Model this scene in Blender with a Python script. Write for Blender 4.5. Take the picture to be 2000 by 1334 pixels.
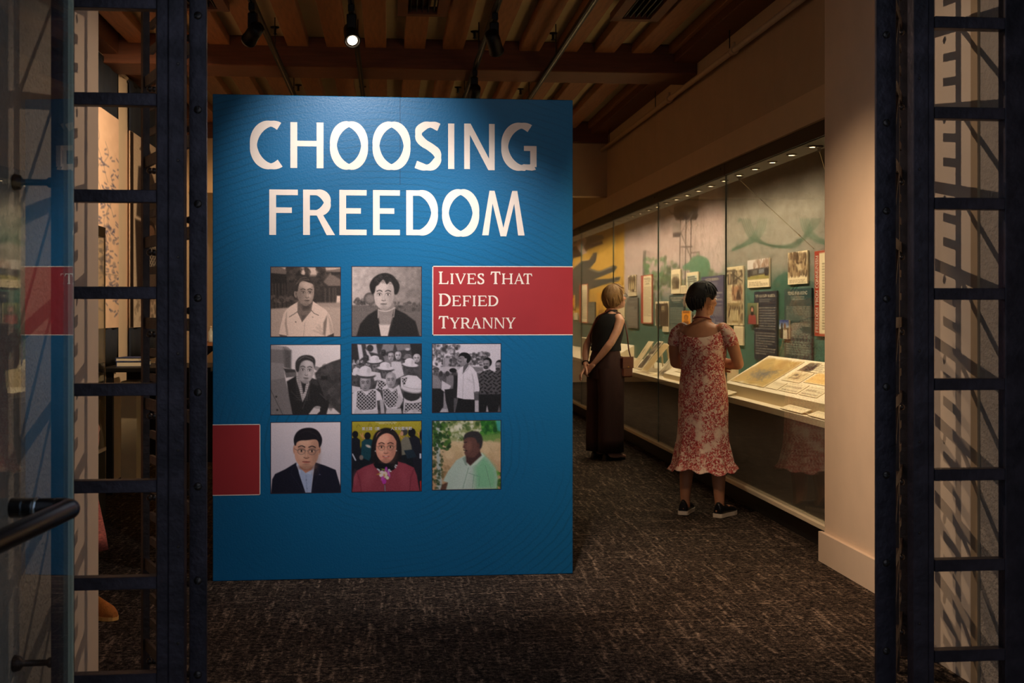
import bpy, math, random
import numpy as np
from mathutils import Vector, Matrix, Quaternion

for _o in list(bpy.data.objects):
    bpy.data.objects.remove(_o, do_unlink=True)
SC = bpy.context.scene
COL = SC.collection
random.seed(7)
RNG = np.random.default_rng(11)
PI = math.pi

# ------------------------------------------------------------------ camera
# room axes: X to the right along the entrance wall, Y into the room, Z up
FPX, CX, HY, CAMZ = 2390.0, 1000.0, 606.0, 1.40
YAW = math.atan(238.0 / FPX)
SN, CS = math.sin(YAW), math.cos(YAW)
cam_data = bpy.data.cameras.new('camera')
cam_data.sensor_width = 36.0
cam_data.lens = 36.0 * FPX / 2000.0
cam_data.shift_y = -(667.0 - HY) / 2000.0
cam_data.clip_start = 0.05
cam_data.clip_end = 100
cam_data.dof.use_dof = True
cam_data.dof.focus_distance = 6.6
cam_data.dof.aperture_fstop = 5.6
cam = bpy.data.objects.new('camera', cam_data)
COL.objects.link(cam)
cam.location = (0, 0, CAMZ)
cam.rotation_euler = (PI / 2, 0, -YAW)
SC.camera = cam

# ------------------------------------------------------------------ world: cool evening daylight of the courtyard
world = bpy.data.worlds.new('world')
SC.world = world
world.use_nodes = True
_bg = world.node_tree.nodes['Background']
_bg.inputs[0].default_value = (0.66, 0.80, 1.0, 1)
_bg.inputs[1].default_value = 0.44

SC.view_settings.view_transform = 'Standard'
SC.view_settings.look = 'None'
SC.view_settings.exposure = 0.0
SC.view_settings.gamma = 1.0
SC.view_settings.use_curve_mapping = False
SC.cycles.max_bounces = 8
SC.cycles.transparent_max_bounces = 16
SC.cycles.use_denoising = True
SC.cycles.sample_clamp_indirect = 4.0

# ------------------------------------------------------------------ photograph pixel -> place on a known plane of the room
def on_x(px, X):
    u = (px - CX) / FPX
    d = X / (SN + CS * u)
    return d, d * (CS - SN * u)          # depth, Y
def on_y(px, Y):
    u = (px - CX) / FPX
    d = Y / (CS - SN * u)
    return d, d * (SN + CS * u)          # depth, X
def zat(py, d):
    return CAMZ - (py - HY) / FPX * d

# ------------------------------------------------------------------ materials
def lin(c):
    c = np.asarray(c, float) / 255.0
    return tuple(np.where(c <= 0.04045, c / 12.92, ((c + 0.055) / 1.055) ** 2.4))
def rgba(c):
    return tuple(lin(c)) + (1.0,)
MATS = {}
def nodes_of(m):
    nt = m.node_tree
    return nt, nt.nodes, nt.links, nt.nodes['Principled BSDF']
def mat(name, col, rough=0.6, metal=0.0, var=0.0, scale=20.0, bump=0.0, bscale=60.0, spec=0.5, stretch=None, emit=None, coat=0.0):
    """a procedural material: base colour with noise variation and fine relief"""
    if name in MATS:
        return MATS[name]
    m = bpy.data.materials.new(name)
    m.use_nodes = True
    nt, N, L, P = nodes_of(m)
    c = rgba(col)
    P.inputs['Base Color'].default_value = c
    P.inputs['Roughness'].default_value = rough
    P.inputs['Metallic'].default_value = metal
    P.inputs['Specular IOR Level'].default_value = spec
    if coat:
        P.inputs['Coat Weight'].default_value = coat
    tc = N.new('ShaderNodeTexCoord')
    src = tc.outputs['Object']
    if stretch:
        mp = N.new('ShaderNodeMapping')
        mp.inputs['Scale'].default_value = stretch
        L.new(src, mp.inputs[0])
        src = mp.outputs[0]
    if var > 0:
        nz = N.new('ShaderNodeTexNoise')
        nz.inputs['Scale'].default_value = scale
        nz.inputs['Detail'].default_value = 6
        L.new(src, nz.inputs['Vector'])
        rp = N.new('ShaderNodeValToRGB')
        rp.color_ramp.elements[0].position = 0.3
        rp.color_ramp.elements[1].position = 0.7
        rp.color_ramp.elements[0].color = tuple(x * (1 - var) for x in c[:3]) + (1,)
        rp.color_ramp.elements[1].color = tuple(min(1, x * (1 + var)) for x in c[:3]) + (1,)
        L.new(nz.outputs['Fac'], rp.inputs[0])
        L.new(rp.outputs[0], P.inputs['Base Color'])
    if bump > 0:
        nb = N.new('ShaderNodeTexNoise')
        nb.inputs['Scale'].default_value = bscale
        nb.inputs['Detail'].default_value = 4
        L.new(src, nb.inputs['Vector'])
        bp = N.new('ShaderNodeBump')
        bp.inputs['Strength'].default_value = bump
        bp.inputs['Distance'].default_value = 0.01
        L.new(nb.outputs['Fac'], bp.inputs['Height'])
        L.new(bp.outputs[0], P.inputs['Normal'])
    if emit:
        P.inputs['Emission Color'].default_value = rgba(emit[0])
        P.inputs['Emission Strength'].default_value = emit[1]
    MATS[name] = m
    return m

def print_mat(name, rough=0.45, spec=0.4):
    """flat print: colours come from the painted colour attribute of the mesh"""
    if name in MATS:
        return MATS[name]
    m = bpy.data.materials.new(name)
    m.use_nodes = True
    nt, N, L, P = nodes_of(m)
    at = N.new('ShaderNodeAttribute')
    at.attribute_name = 'print'
    L.new(at.outputs['Color'], P.inputs['Base Color'])
    P.inputs['Roughness'].default_value = rough
    P.inputs['Specular IOR Level'].default_value = spec
    MATS[name] = m
    return m

def glass_mat(name, tint=(0.96, 0.985, 0.97), ior=1.45):
    if name in MATS:
        return MATS[name]
    m = bpy.data.materials.new(name)
    m.use_nodes = True
    nt = m.node_tree
    N, L = nt.nodes, nt.links
    N.clear()
    out = N.new('ShaderNodeOutputMaterial')
    tr = N.new('ShaderNodeBsdfTransparent')
    tr.inputs[0].default_value = tint + (1,)
    gl = N.new('ShaderNodeBsdfGlossy')
    gl.inputs['Roughness'].default_value = 0.0
    gl.inputs[0].default_value = (1, 1, 1, 1)
    lw = N.new('ShaderNodeLayerWeight')          # Schlick reflectance, the same from both faces of the thin pane
    lw.inputs[0].default_value = 0.5
    pw = N.new('ShaderNodeMath'); pw.operation = 'POWER'
    L.new(lw.outputs['Facing'], pw.inputs[0]); pw.inputs[1].default_value = 5.0
    fr = N.new('ShaderNodeMath'); fr.operation = 'MULTIPLY_ADD'
    r0 = ((ior - 1) / (ior + 1)) ** 2
    L.new(pw.outputs[0], fr.inputs[0]); fr.inputs[1].default_value = 1 - r0; fr.inputs[2].default_value = r0
    mx = N.new('ShaderNodeMixShader')
    L.new(fr.outputs[0], mx.inputs[0])
    L.new(tr.outputs[0], mx.inputs[1])
    L.new(gl.outputs[0], mx.inputs[2])
    L.new(mx.outputs[0], out.inputs[0])
    MATS[name] = m
    return m

# ------------------------------------------------------------------ mesh building
class B:
    """collects shapes in room coordinates and links them as ONE mesh object"""
    def __init__(s):
        s.v, s.f, s.sm = [], [], []
    def add(s, verts, faces, smooth=False):
        o = len(s.v)
        s.v += [tuple(map(float, p)) for p in verts]
        s.f += [tuple(o + i for i in f) for f in faces]
        s.sm += [smooth] * len(faces)
        return s
    def box(s, x0, x1, y0, y1, z0, z1, ch=0.0):
        if x0 > x1: x0, x1 = x1, x0
        if y0 > y1: y0, y1 = y1, y0
        if z0 > z1: z0, z1 = z1, z0
        if ch <= 0:
            v = [(x0, y0, z0), (x1, y0, z0), (x1, y1, z0), (x0, y1, z0), (x0, y0, z1), (x1, y0, z1), (x1, y1, z1), (x0, y1, z1)]
            f = [(0, 3, 2, 1), (4, 5, 6, 7), (0, 1, 5, 4), (1, 2, 6, 5), (2, 3, 7, 6), (3, 0, 4, 7)]
            return s.add(v, f)
        cx, cy, cz = (x0 + x1) / 2, (y0 + y1) / 2, (z0 + z1) / 2
        hx, hy, hz = (x1 - x0) / 2, (y1 - y0) / 2, (z1 - z0) / 2
        c = min(ch, hx * .9, hy * .9, hz * .9)
        v = []
        idx = {}
        for sx in (-1, 1):
            for sy in (-1, 1):
                for sz in (-1, 1):
                    for ax in range(3):
                        p = [hx - c, hy - c, hz - c]
                        p[ax] += c
                        idx[(sx, sy, sz, ax)] = len(v)
                        v.append((cx + sx * p[0], cy + sy * p[1], cz + sz * p[2]))
        f = []
        def I(sx, sy, sz, a): return idx[(sx, sy, sz, a)]
        for sg in (-1, 1):
            q = [I(sg, -1, -1, 0), I(sg, 1, -1, 0), I(sg, 1, 1, 0), I(sg, -1, 1, 0)]
            f.append(q if sg > 0 else q[::-1])
            q = [I(-1, sg, -1, 1), I(1, sg, -1, 1), I(1, sg, 1, 1), I(-1, sg, 1, 1)]
            f.append(q[::-1] if sg > 0 else q)
            q = [I(-1, -1, sg, 2), I(1, -1, sg, 2), I(1, 1, sg, 2), I(-1, 1, sg, 2)]
            f.append(q if sg > 0 else q[::-1])
        for a in (-1, 1):
            for b in (-1, 1):
                q = [I(a, b, -1, 0), I(a, b, 1, 0), I(a, b, 1, 1), I(a, b, -1, 1)]
                f.append(q[::-1] if a * b > 0 else q)
                q = [I(a, -1, b, 0), I(a, 1, b, 0), I(a, 1, b, 2), I(a, -1, b, 2)]
                f.append(q if a * b > 0 else q[::-1])
                q = [I(-1, a, b, 1), I(1, a, b, 1), I(1, a, b, 2), I(-1, a, b, 2)]
                f.append(q[::-1] if a * b > 0 else q)
        for sx in (-1, 1):
            for sy in (-1, 1):
                for sz in (-1, 1):
                    t = [I(sx, sy, sz, 0), I(sx, sy, sz, 1), I(sx, sy, sz, 2)]
                    f.append(t if sx * sy * sz > 0 else t[::-1])
        return s.add(v, f)
    def hexa(s, p):
        """p: 4 bottom points then 4 top points, counter-clockwise from above"""
        f = [(3, 2, 1, 0), (4, 5, 6, 7), (0, 1, 5, 4), (1, 2, 6, 5), (2, 3, 7, 6), (3, 0, 4, 7)]
        return s.add(p, f)
    def prism(s, pts, z0, z1, axes=None):
        """polygon in (a,b) extruded; axes maps (a,b,c)->xyz"""
        n = len(pts)
        ax = axes or (lambda a, b, c: (a, b, c))
        v = [ax(a, b, z0) for a, b in pts] + [ax(a, b, z1) for a, b in pts]
        f = [tuple(range(n))[::-1], tuple(range(n, 2 * n))] + [(i, (i + 1) % n, n + (i + 1) % n, n + i) for i in range(n)]
        return s.add(v, f)
    def tube(s, pts, rad, n=10, cap=True, smooth=True, up=None, round_ends=False):
        """loft of circles/ellipses along pts; rad: number, or list of numbers / (ra, rb)"""
        pts = [Vector(p) for p in pts]
        if not isinstance(rad, (list, tuple)):
            rad = [rad] * len(pts)
        rad = [r if isinstance(r, (list, tuple)) else (r, r) for r in rad]
        if round_ends:
            d0 = (pts[0] - pts[1]).normalized()
            d1 = (pts[-1] - pts[-2]).normalized()
            P0, R0 = [], []
            for k in (85, 60, 30):
                a = math.radians(k)
                m = max(rad[0])
                P0.append(pts[0] + d0 * m * math.sin(a)); R0.append((rad[0][0] * math.cos(a), rad[0][1] * math.cos(a)))
            P1, R1 = [], []
            for k in (30, 60, 85):
                a = math.radians(k)
                m = max(rad[-1])
                P1.append(pts[-1] + d1 * m * math.sin(a)); R1.append((rad[-1][0] * math.cos(a), rad[-1][1] * math.cos(a)))
            pts = P0 + pts + P1
            rad = R0 + list(rad) + R1
        m = len(pts)
        ref = Vector(up) if up is not None else None
        v = []
        prev = None
        for i, p in enumerate(pts):
            t = (pts[min(i + 1, m - 1)] - pts[max(i - 1, 0)])
            t = t.normalized() if t.length > 1e-9 else Vector((0, 0, 1))
            if ref is not None:
                a = ref - t * ref.dot(t)
            elif prev is not None:
                a = prev - t * prev.dot(t)
            else:
                a = t.orthogonal()
            if a.length < 1e-6:
                a = t.orthogonal()
            a.normalize()
            prev = a
            b = t.cross(a)
            for k in range(n):
                th = 2 * PI * k / n
                v.append(p + a * (rad[i][0] * math.cos(th)) + b * (rad[i][1] * math.sin(th)))
        f = []
        for i in range(m - 1):
            for k in range(n):
                f.append((i * n + k, i * n + (k + 1) % n, (i + 1) * n + (k + 1) % n, (i + 1) * n + k))
        o = len(s.v)
        s.add(v, f, smooth)
        if cap:
            s.f.append(tuple(o + k for k in range(n))[::-1]); s.sm.append(False)
            s.f.append(tuple(o + (m - 1) * n + k for k in range(n))); s.sm.append(False)
        return s
    def ball(s, c, r, n=12, m=8, rot=None, z0=-1.0, z1=1.0):
        """ellipsoid, r number or (rx, ry, rz)"""
        r = r if isinstance(r, (list, tuple)) else (r, r, r)
        c = Vector(c)
        v = []
        for j in range(m + 1):
            ph = -PI / 2 + PI * j / m
            for k in range(n):
                th = 2 * PI * k / n
                p = Vector((r[0] * math.cos(ph) * math.cos(th), r[1] * math.cos(ph) * math.sin(th), r[2] * math.sin(ph)))
                if rot is not None:
                    p = rot @ p
                v.append(c + p)
        f = [(j * n + k, j * n + (k + 1) % n, (j + 1) * n + (k + 1) % n, (j + 1) * n + k) for j in range(m) for k in range(n)]
        return s.add(v, f, True)
    def lathe(s, prof, c, n=16, axis=None, smooth=True):
        """profile [(r,h)] turned about axis through c"""
        q = Vector(axis or (0, 0, 1)).to_track_quat('Z', 'Y')
        c = Vector(c)
        v = [c + q @ Vector((r * math.cos(2 * PI * k / n), r * math.sin(2 * PI * k / n), h)) for r, h in prof for k in range(n)]
        m = len(prof)
        f = [(j * n + k, j * n + (k + 1) % n, (j + 1) * n + (k + 1) % n, (j + 1) * n + k) for j in range(m - 1) for k in range(n)]
        o = len(s.v)
        s.add(v, f, smooth)
        s.f.append(tuple(o + k for k in range(n))[::-1]); s.sm.append(False)
        s.f.append(tuple(o + (m - 1) * n + k for k in range(n))); s.sm.append(False)
        return s
    def xf(s, M, start=0):
        for i in range(start, len(s.v)):
            s.v[i] = tuple(M @ Vector(s.v[i]))
        return s
    def build(s, name, material, parent=None):
        a = np.array(s.v, float)
        lo, hi = a.min(0), a.max(0)
        org = Vector(((lo[0] + hi[0]) / 2, (lo[1] + hi[1]) / 2, lo[2]))
        me = bpy.data.meshes.new(name)
        me.from_pydata((a - np.array(org)).tolist(), [], s.f)
        me.polygons.foreach_set('use_smooth', s.sm)
        me.materials.append(material)
        me.update()
        return link(name, me, org, parent)

def link(name, me, org, parent=None):
    o = bpy.data.objects.new(name, me)
    COL.objects.link(o)
    o.location = Vector(org)
    if parent is not None:
        o.parent = parent
        w = Vector(parent['_w']) if '_w' in parent else Vector(parent.location)
        o.location = Vector(org) - w
    o['_w'] = tuple(org)
    return o

def tag(o, label=None, cat=None, group=None, kind=None):
    if label: o['label'] = label
    if cat: o['category'] = cat
    if group: o['group'] = group
    if kind: o['kind'] = kind
    return o
def thing(name, loc, label, cat, group=None, kind=None):
    o = bpy.data.objects.new(name, None)
    COL.objects.link(o)
    o.empty_display_size = 0.1
    o.location = loc
    o['_w'] = tuple(loc)
    return tag(o, label, cat, group, kind)
def struct(name, b, m, parent=None):
    o = b.build(name, m, parent)
    if parent is None:
        o['kind'] = 'structure'
    return o
def light(name, kind, loc, parent, energy, col=(1, .75, .5), **kw):
    ld = bpy.data.lights.new(name, kind)
    ld.energy = energy
    ld.color = col
    aim = kw.pop('aim', None)
    for k, v in kw.items():
        setattr(ld, k, v)
    o = bpy.data.objects.new(name, ld)
    COL.objects.link(o)
    w = Vector(parent['_w']) if parent is not None else Vector((0, 0, 0))
    o.parent = parent
    o.location = Vector(loc) - w
    if aim is not None:
        o.rotation_euler = (Vector(aim) - Vector(loc)).to_track_quat('-Z', 'Y').to_euler()
    return o

# ================================================================== SETTING
GS = 1.16
YC = 4.11 * GS            # inner face of the entrance wall
XL, XR = -0.948 * GS, 1.868 * GS     # door reveals
CEIL = 3.57
XLW, XRW = -2.25, 2.405
YBACK = 23.6
WARM = (1.0, 0.66, 0.36)

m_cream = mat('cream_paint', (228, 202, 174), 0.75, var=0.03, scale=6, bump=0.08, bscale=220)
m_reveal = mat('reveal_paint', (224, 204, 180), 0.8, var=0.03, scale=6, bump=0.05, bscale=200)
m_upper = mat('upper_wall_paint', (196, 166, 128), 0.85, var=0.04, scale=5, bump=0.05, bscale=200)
m_stucco = mat('stucco', (168, 156, 142), 0.85, var=0.08, scale=30, bump=1.0, bscale=75)
m_wood = mat('joist_wood', (146, 92, 52), 0.6, var=0.22, scale=5, stretch=(9, 0.8, 9), bump=0.05, bscale=30)
m_beam = mat('beam_wood', (104, 58, 34), 0.6, var=0.2, scale=5, stretch=(0.8, 9, 9), bump=0.05, bscale=30)
m_plaster = mat('ceiling_plaster', (186, 168, 128), 0.9, var=0.04, scale=8)
m_white = mat('white_trim_paint', (230, 206, 180), 0.5, var=0.02, scale=10)
m_black = mat('black_paint', (16, 15, 15), 0.55, var=0.1, scale=20)
m_concrete = mat('paving', (120, 116, 110), 0.9, var=0.15, scale=12, bump=0.2, bscale=80)

# carpet: dark brown loop pile with pale broken streaks
def carpet():
    m = bpy.data.materials.new('carpet')
    m.use_nodes = True
    nt, N, L, P = nodes_of(m)
    tc = N.new('ShaderNodeTexCoord')
    def noise(scale, stretch, det=3, rot=0.0, rough=0.5):
        mp = N.new('ShaderNodeMapping')
        mp.inputs['Scale'].default_value = stretch
        mp.inputs['Rotation'].default_value = (0, 0, rot)
        L.new(tc.outputs['Object'], mp.inputs[0])
        nz = N.new('ShaderNodeTexNoise')
        nz.inputs['Scale'].default_value = scale
        nz.inputs['Detail'].default_value = det
        nz.inputs['Roughness'].default_value = rough
        L.new(mp.outputs[0], nz.inputs['Vector'])
        return nz.outputs['Fac']
    def ramp(src, a, b):
        r = N.new('ShaderNodeMapRange')
        r.inputs[1].default_value = a
        r.inputs[2].default_value = b
        L.new(src, r.inputs[0])
        return r.outputs[0]
    def mth(op, a, b):
        q = N.new('ShaderNodeMath')
        q.operation = op
        for i, x in enumerate((a, b)):
            if isinstance(x, (int, float)):
                q.inputs[i].default_value = x
            else:
                L.new(x, q.inputs[i])
        return q.outputs[0]
    s1 = ramp(noise(4.5, (9, 0.9, 1), 5, 0.5), 0.57, 0.72)
    s2 = ramp(noise(4.0, (10, 0.8, 1), 5, -0.75), 0.56, 0.72)
    s3 = ramp(noise(4.0, (0.8, 12, 1), 5, 0.1), 0.57, 0.72)
    pile = ramp(noise(260, (1, 1, 1), 2), 0.35, 0.66)
    broken = ramp(noise(60, (1, 1, 1), 4), 0.38, 0.62)
    st = mth('MAXIMUM', mth('MAXIMUM', s1, s2), s3)
    fac = mth('ADD', mth('MULTIPLY', mth('MULTIPLY', st, broken), 0.75), mth('MULTIPLY', mth('MULTIPLY', pile, broken), 0.33))
    fac = mth('MULTIPLY', fac, mth('ADD', mth('MULTIPLY', pile, 0.75), 0.25))
    mx = N.new('ShaderNodeMix')
    mx.data_type = 'RGBA'
    L.new(fac, mx.inputs['Factor'])
    mx.inputs[6].default_value = rgba((27, 21, 18))
    mx.inputs[7].default_value = rgba((204, 176, 152))
    L.new(mx.outputs[2], P.inputs['Base Color'])
    P.inputs['Roughness'].default_value = 0.95
    P.inputs['Specular IOR Level'].default_value = 0.1
    bp = N.new('ShaderNodeBump')
    bp.inputs['Strength'].default_value = 0.6
    bp.inputs['Distance'].default_value = 0.006
    L.new(pile, bp.inputs['Height'])
    L.new(bp.outputs[0], P.inputs['Normal'])
    return m
m_carpet = carpet()
b = B(); b.box(-3.2, 3.5, 4.2, YBACK, -0.06, 0.0)
struct('floor', b, m_carpet)
b = B(); b.box(-6, 6, -6, 4.2, -0.06, 0.0)
struct('floor_outside', b, m_concrete)

# ceiling with flat joists between cross beams
b = B(); b.box(-3.4, 3.6, YC, YBACK, CEIL, CEIL + 0.1)
ceil = struct('ceiling', b, m_plaster)
BEAMS = [(4.78, 5.0), (9.81, 10.29), (13.9, 14.4)]
for y0, y1 in BEAMS:
    b = B(); b.box(XLW, 2.52, y0, y1, 3.33, CEIL - 0.001, 0.006)
    b.build('beam', m_beam, ceil)
for (y0, y1) in ((5.0, 9.81), (10.29, 13.9)):
    k = -8
    while True:
        x = 0.195 + 0.307 * k
        if x > 2.45: break
        if x > -2.2:
            b = B(); b.box(x - 0.083, x + 0.083, y0, y1, 3.49, CEIL - 0.001, 0.004)
            b.build('joist', m_wood, ceil)
        k += 1
b = B(); b.box(XLW, XLW + 0.14, 5.0, 13.9, 3.40, CEIL - 0.001, 0.006)
b.build('wall_plate', m_beam, ceil)
b = B(); b.box(2.30, 2.52, 5.0, 13.9, 3.42, CEIL - 0.001, 0.006)
b.build('wall_plate', m_beam, ceil)

# walls
b = B()
b.box(XLW - 0.15, XLW, YC, YBACK, 0, CEIL)
wall_left = struct('wall_left', b, m_cream)
b = B()
b.box(-3.2, 3.5, YBACK, YBACK + 0.15, 0, CEIL)
struct('wall_back', b, m_cream)
b = B()
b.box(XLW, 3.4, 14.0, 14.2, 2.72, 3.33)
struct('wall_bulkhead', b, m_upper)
# entrance wall, thick, smooth inside and rough stucco in the outer part of the reveal
b = B()
b.box(-3.2, XL, 3.74 * GS, YC, 0, CEIL)
struct('wall_entrance_left', b, m_reveal)
b = B()
b.box(XR, 3.5, 3.78 * GS, YC, 0, CEIL)
struct('wall_entrance_right', b, m_reveal)
b = B(); b.box(XR - 0.006, XR + 0.02, 3.735 * GS, 3.78 * GS, 0, CEIL)
struct('trim_1', b, mat('reveal_bead', (176, 150, 116), 0.6, var=0.05, scale=10))
b = B()
b.box(-6.0, XL - 0.04, 2.3, 3.74 * GS, 0, CEIL + 0.6)
struct('wall_stucco_left', b, m_stucco)
b = B()
b.box(XR + 0.004, 6.0, 2.3, 3.735 * GS, 0, CEIL + 0.6)
struct('wall_stucco_right', b, m_stucco)
b = B()
b.box(-6, 6.0, 2.3, YC, CEIL, CEIL + 1.2)
struct('wall_lintel', b, m_stucco)
# right interior wall up to the built-in case, with its baseboard
b = B(); b.box(XRW, 3.5, YC, 6.60, 0, CEIL)
struct('wall_right', b, m_cream)
b = B()
b.prism([(4.78, 0), (6.64, 0), (6.64, 0.165), (4.78, 0.165)], XRW - 0.022, XRW, axes=lambda a, z, c: (c, a, z))
b.box(XRW, XRW + 0.06, 6.601, 6.622, 0, 0.165)
struct('baseboard_right', b, m_white)
# upper wall above the built-in case, in plasterboard sheets, and the pale fascia under it
ys = [6.60, 7.80, 9.00, 10.2, 11.4, 12.6, 14.0]
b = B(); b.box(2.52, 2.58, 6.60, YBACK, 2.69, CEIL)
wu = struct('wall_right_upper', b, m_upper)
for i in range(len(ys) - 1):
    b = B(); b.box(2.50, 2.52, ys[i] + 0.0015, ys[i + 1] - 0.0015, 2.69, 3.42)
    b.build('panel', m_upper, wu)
b = B()
b.box(2.462, 2.53, 6.60, YBACK, 2.50, 2.69)
struct('trim_2', b, mat('fascia_paint', (216, 184, 142), 0.7, var=0.03, scale=6))

# ================================================================== STEEL GATE FRAME AND LEAVES AT THE DOORWAY
def steel():
    m = mat('blued_steel', (56, 50, 58), 0.42, 0.55, var=0.45, scale=14, bump=0.25, bscale=45, spec=0.5)
    return m
m_steel = steel()
m_steel2 = mat('bronzed_steel', (58, 44, 38), 0.45, 0.6, var=0.35, scale=18, bump=0.2, bscale=60)
m_rivet = mat('rivet_steel', (74, 66, 62), 0.3, 0.8, var=0.2, scale=40)
RUNG_Z = [CAMZ + (0.5555 - 0.2548 * k) * GS for k in range(-4, 8)]

def gate_frame(side, label):
    """the fixed ladder frame standing in front of the reveal; side +1 right, -1 left"""
    if side > 0:
        b0, b1, b2, d0, d1 = 1.460, 1.503, 1.523, 1.729, 1.800
    else:
        b0, b1, b2, d0, d1 = -0.541, -0.582, -0.613, -0.832, -0.882
    b0, b1, b2, d0, d1 = [q * GS for q in (b0, b1, b2, d0, d1)]
    y0 = 3.30 * GS
    g = thing('ladder_frame', ((b0 + d1) / 2, y0, 0), label, 'gate frame')
    b = B(); b.box(b0, b1, y0, y0 + 0.051, 0, 3.5, 0.002)
    post = b.build('post', m_steel, g)
    b = B(); b.box(b1 + 0.0005 * side, b2, y0 + (0.0 if side < 0 else 0.006), y0 + 0.051, 0, 3.5, 0.003)
    b.build('edge_bar', m_steel, g)
    b = B(); b.box(d0, d1, y0, y0 + 0.049, 0, 3.5, 0.002)
    outer = b.build('post', m_steel, g)
    for z in RUNG_Z:
        b = B(); b.box(b2, d0, y0 + 0.002, y0 + 0.046, z - 0.019, z + 0.019, 0.0015)
        b.build('rung', m_steel, g)
    for k, z in enumerate(RUNG_Z):          # small plug screws in the face of the post
        b = B(); b.lathe([(0.0045, 0), (0.0045, 0.002), (0.003, 0.003)], ((b0 * 0.62 + b1 * 0.38), y0, z + 0.11), 10, (0, -1, 0))
        b.build('screw', m_rivet, post)
    # knob-ended stand-offs that hold the frame to the stucco
    wall = (XR + 0.004) if side > 0 else (XL - 0.04)
    for z in (0.327, 1.789, 3.1):
        b = B()
        b.lathe([(0.016, 0), (0.016, 0.01), (0.010, 0.018), (0.010, max(0.02, abs(wall - d1) - 0.03)), (0.022, abs(wall - d1) - 0.022), (0.026, abs(wall - d1) - 0.004), (0.02, abs(wall - d1))],
                (d1, y0 + 0.02, z), 14, (side, 0, 0))
        b.build('standoff_knob', m_steel2, g)
    return g
gate_frame(-1, 'dark steel ladder frame with flat rungs beside the glass door')
gate_frame(1, 'dark steel ladder frame with flat rungs at the right edge of the doorway')

def gate_leaf(side, label):
    """the lattice gate leaf folded back towards the reveal, seen almost edge-on"""
    if side > 0:
        P0, dirv = Vector((1.4295, 3.425, 0)) * GS, Vector((0.45, 0.893, 0)).normalized()
        aw = 0.030 * GS
    else:
        P0, dirv = Vector((-0.5175, 3.385, 0)) * GS, Vector((-0.39, 0.921, 0)).normalized()
        aw = 0.023 * GS
    LEN = 0.87 if side > 0 else 0.77
    g = thing('gate_leaf', P0, label, 'gate')
    b = B(); b.box(P0.x - aw, P0.x + aw, P0.y - 0.008, P0.y + 0.008, 0.01, 3.48, 0.002)
    stile = b.build('screwed_stile', m_steel, g)
    ang = 0.4
    for k, z in enumerate(RUNG_Z):
        zz = z - 0.015
        b = B(); b.lathe([(0.0125, 0), (0.0125, 0.002), (0.009, 0.0045), (0.0, 0.005)], (P0.x, P0.y - 0.008, zz), 14, (0, -1, 0))
        sc = b.build('screw_head', m_rivet, stile)
        a = random.uniform(0.2, 2.9)
        c, s_ = math.cos(a), math.sin(a)
        b = B()
        pts = [(-0.011 * c - 0.0015 * -s_, -0.011 * s_ - 0.0015 * c), (0.011 * c - 0.0015 * -s_, 0.011 * s_ - 0.0015 * c),
               (0.011 * c + 0.0015 * -s_, 0.011 * s_ + 0.0015 * c), (-0.011 * c + 0.0015 * -s_, -0.011 * s_ + 0.0015 * c)]
        b.prism([(P0.x + p, zz + q) for p, q in pts], P0.y - 0.0138, P0.y - 0.011, axes=lambda x, z_, y: (x, y, z_))
        b.build('screw_slot', m_black, sc)
    def at(s, off=0.0):
        n = Vector((dirv.y, -dirv.x, 0))
        return P0 + dirv * s + n * off
    def bar(s0, s1, h, z0, z1, t=0.006, off=0.0):
        """flat bar along the leaf from s0 (z0) to s1 (z1)"""
        n = Vector((dirv.y, -dirv.x, 0)) * t
        a, c = at(s0, off), at(s1, off)
        q = [a - n + Vector((0, 0, z0 - h)), c - n + Vector((0, 0, z1 - h)), c + n + Vector((0, 0, z1 - h)), a + n + Vector((0, 0, z0 - h)),
             a - n + Vector((0, 0, z0 + h)), c - n + Vector((0, 0, z1 + h)), c + n + Vector((0, 0, z1 + h)), a + n + Vector((0, 0, z0 + h))]
        return B().hexa(q)
    for s in (0.055, 0.24, LEN - 0.22, LEN):
        n = Vector((dirv.y, -dirv.x, 0))
        b = B()
        w, t = (0.014, 0.012) if s == 0.055 else (0.02, 0.006)
        if s == LEN:
            w, t = (0.016, 0.042) if side > 0 else (0.018, 0.012)
        a = at(s)
        q = [a - dirv * w - n * t, a + dirv * w - n * t, a + dirv * w + n * t, a - dirv * w + n * t]
        b.hexa([p + Vector((0, 0, 0.01)) for p in q] + [p + Vector((0, 0, 3.46)) for p in q])
        b.build('upright', m_steel2 if s > 0.1 else m_steel, g)
    for k, z in enumerate(RUNG_Z):
        tie = bar(0.02, LEN, 0.020, z - 0.10, z - 0.10).build('tie_bar', m_steel2, g)
        for s in (0.15, LEN - 0.11):
            b = B()
            for sg in (-1, 1):
                b.ball(at(s, sg * 0.008) + Vector((0, 0, z - 0.10 + (0.045 if s < 0.2 else -0.04))), (0.012, 0.012, 0.012), 10, 6)
            b.build('rivet', m_rivet, g)
        if k == 0:
            continue
        bar(0.24, LEN - 0.22, 0.013, z - 0.10, z + 0.195).build('lattice_strap', m_steel2, g)
        bar(LEN - 0.22, LEN - 0.10, 0.014, z + 0.09, z + 0.09).build('bracket', m_steel2, g)
        bar(LEN - 0.22, LEN - 0.10, 0.014, z - 0.0, z - 0.0).build('bracket', m_steel2, g)
    return g
gate_leaf(-1, 'folded-back lattice gate leaf with slotted screw heads left of the blue panel')
gate_leaf(1, 'folded-back lattice gate leaf with riveted ties beside the cream wall')

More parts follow.
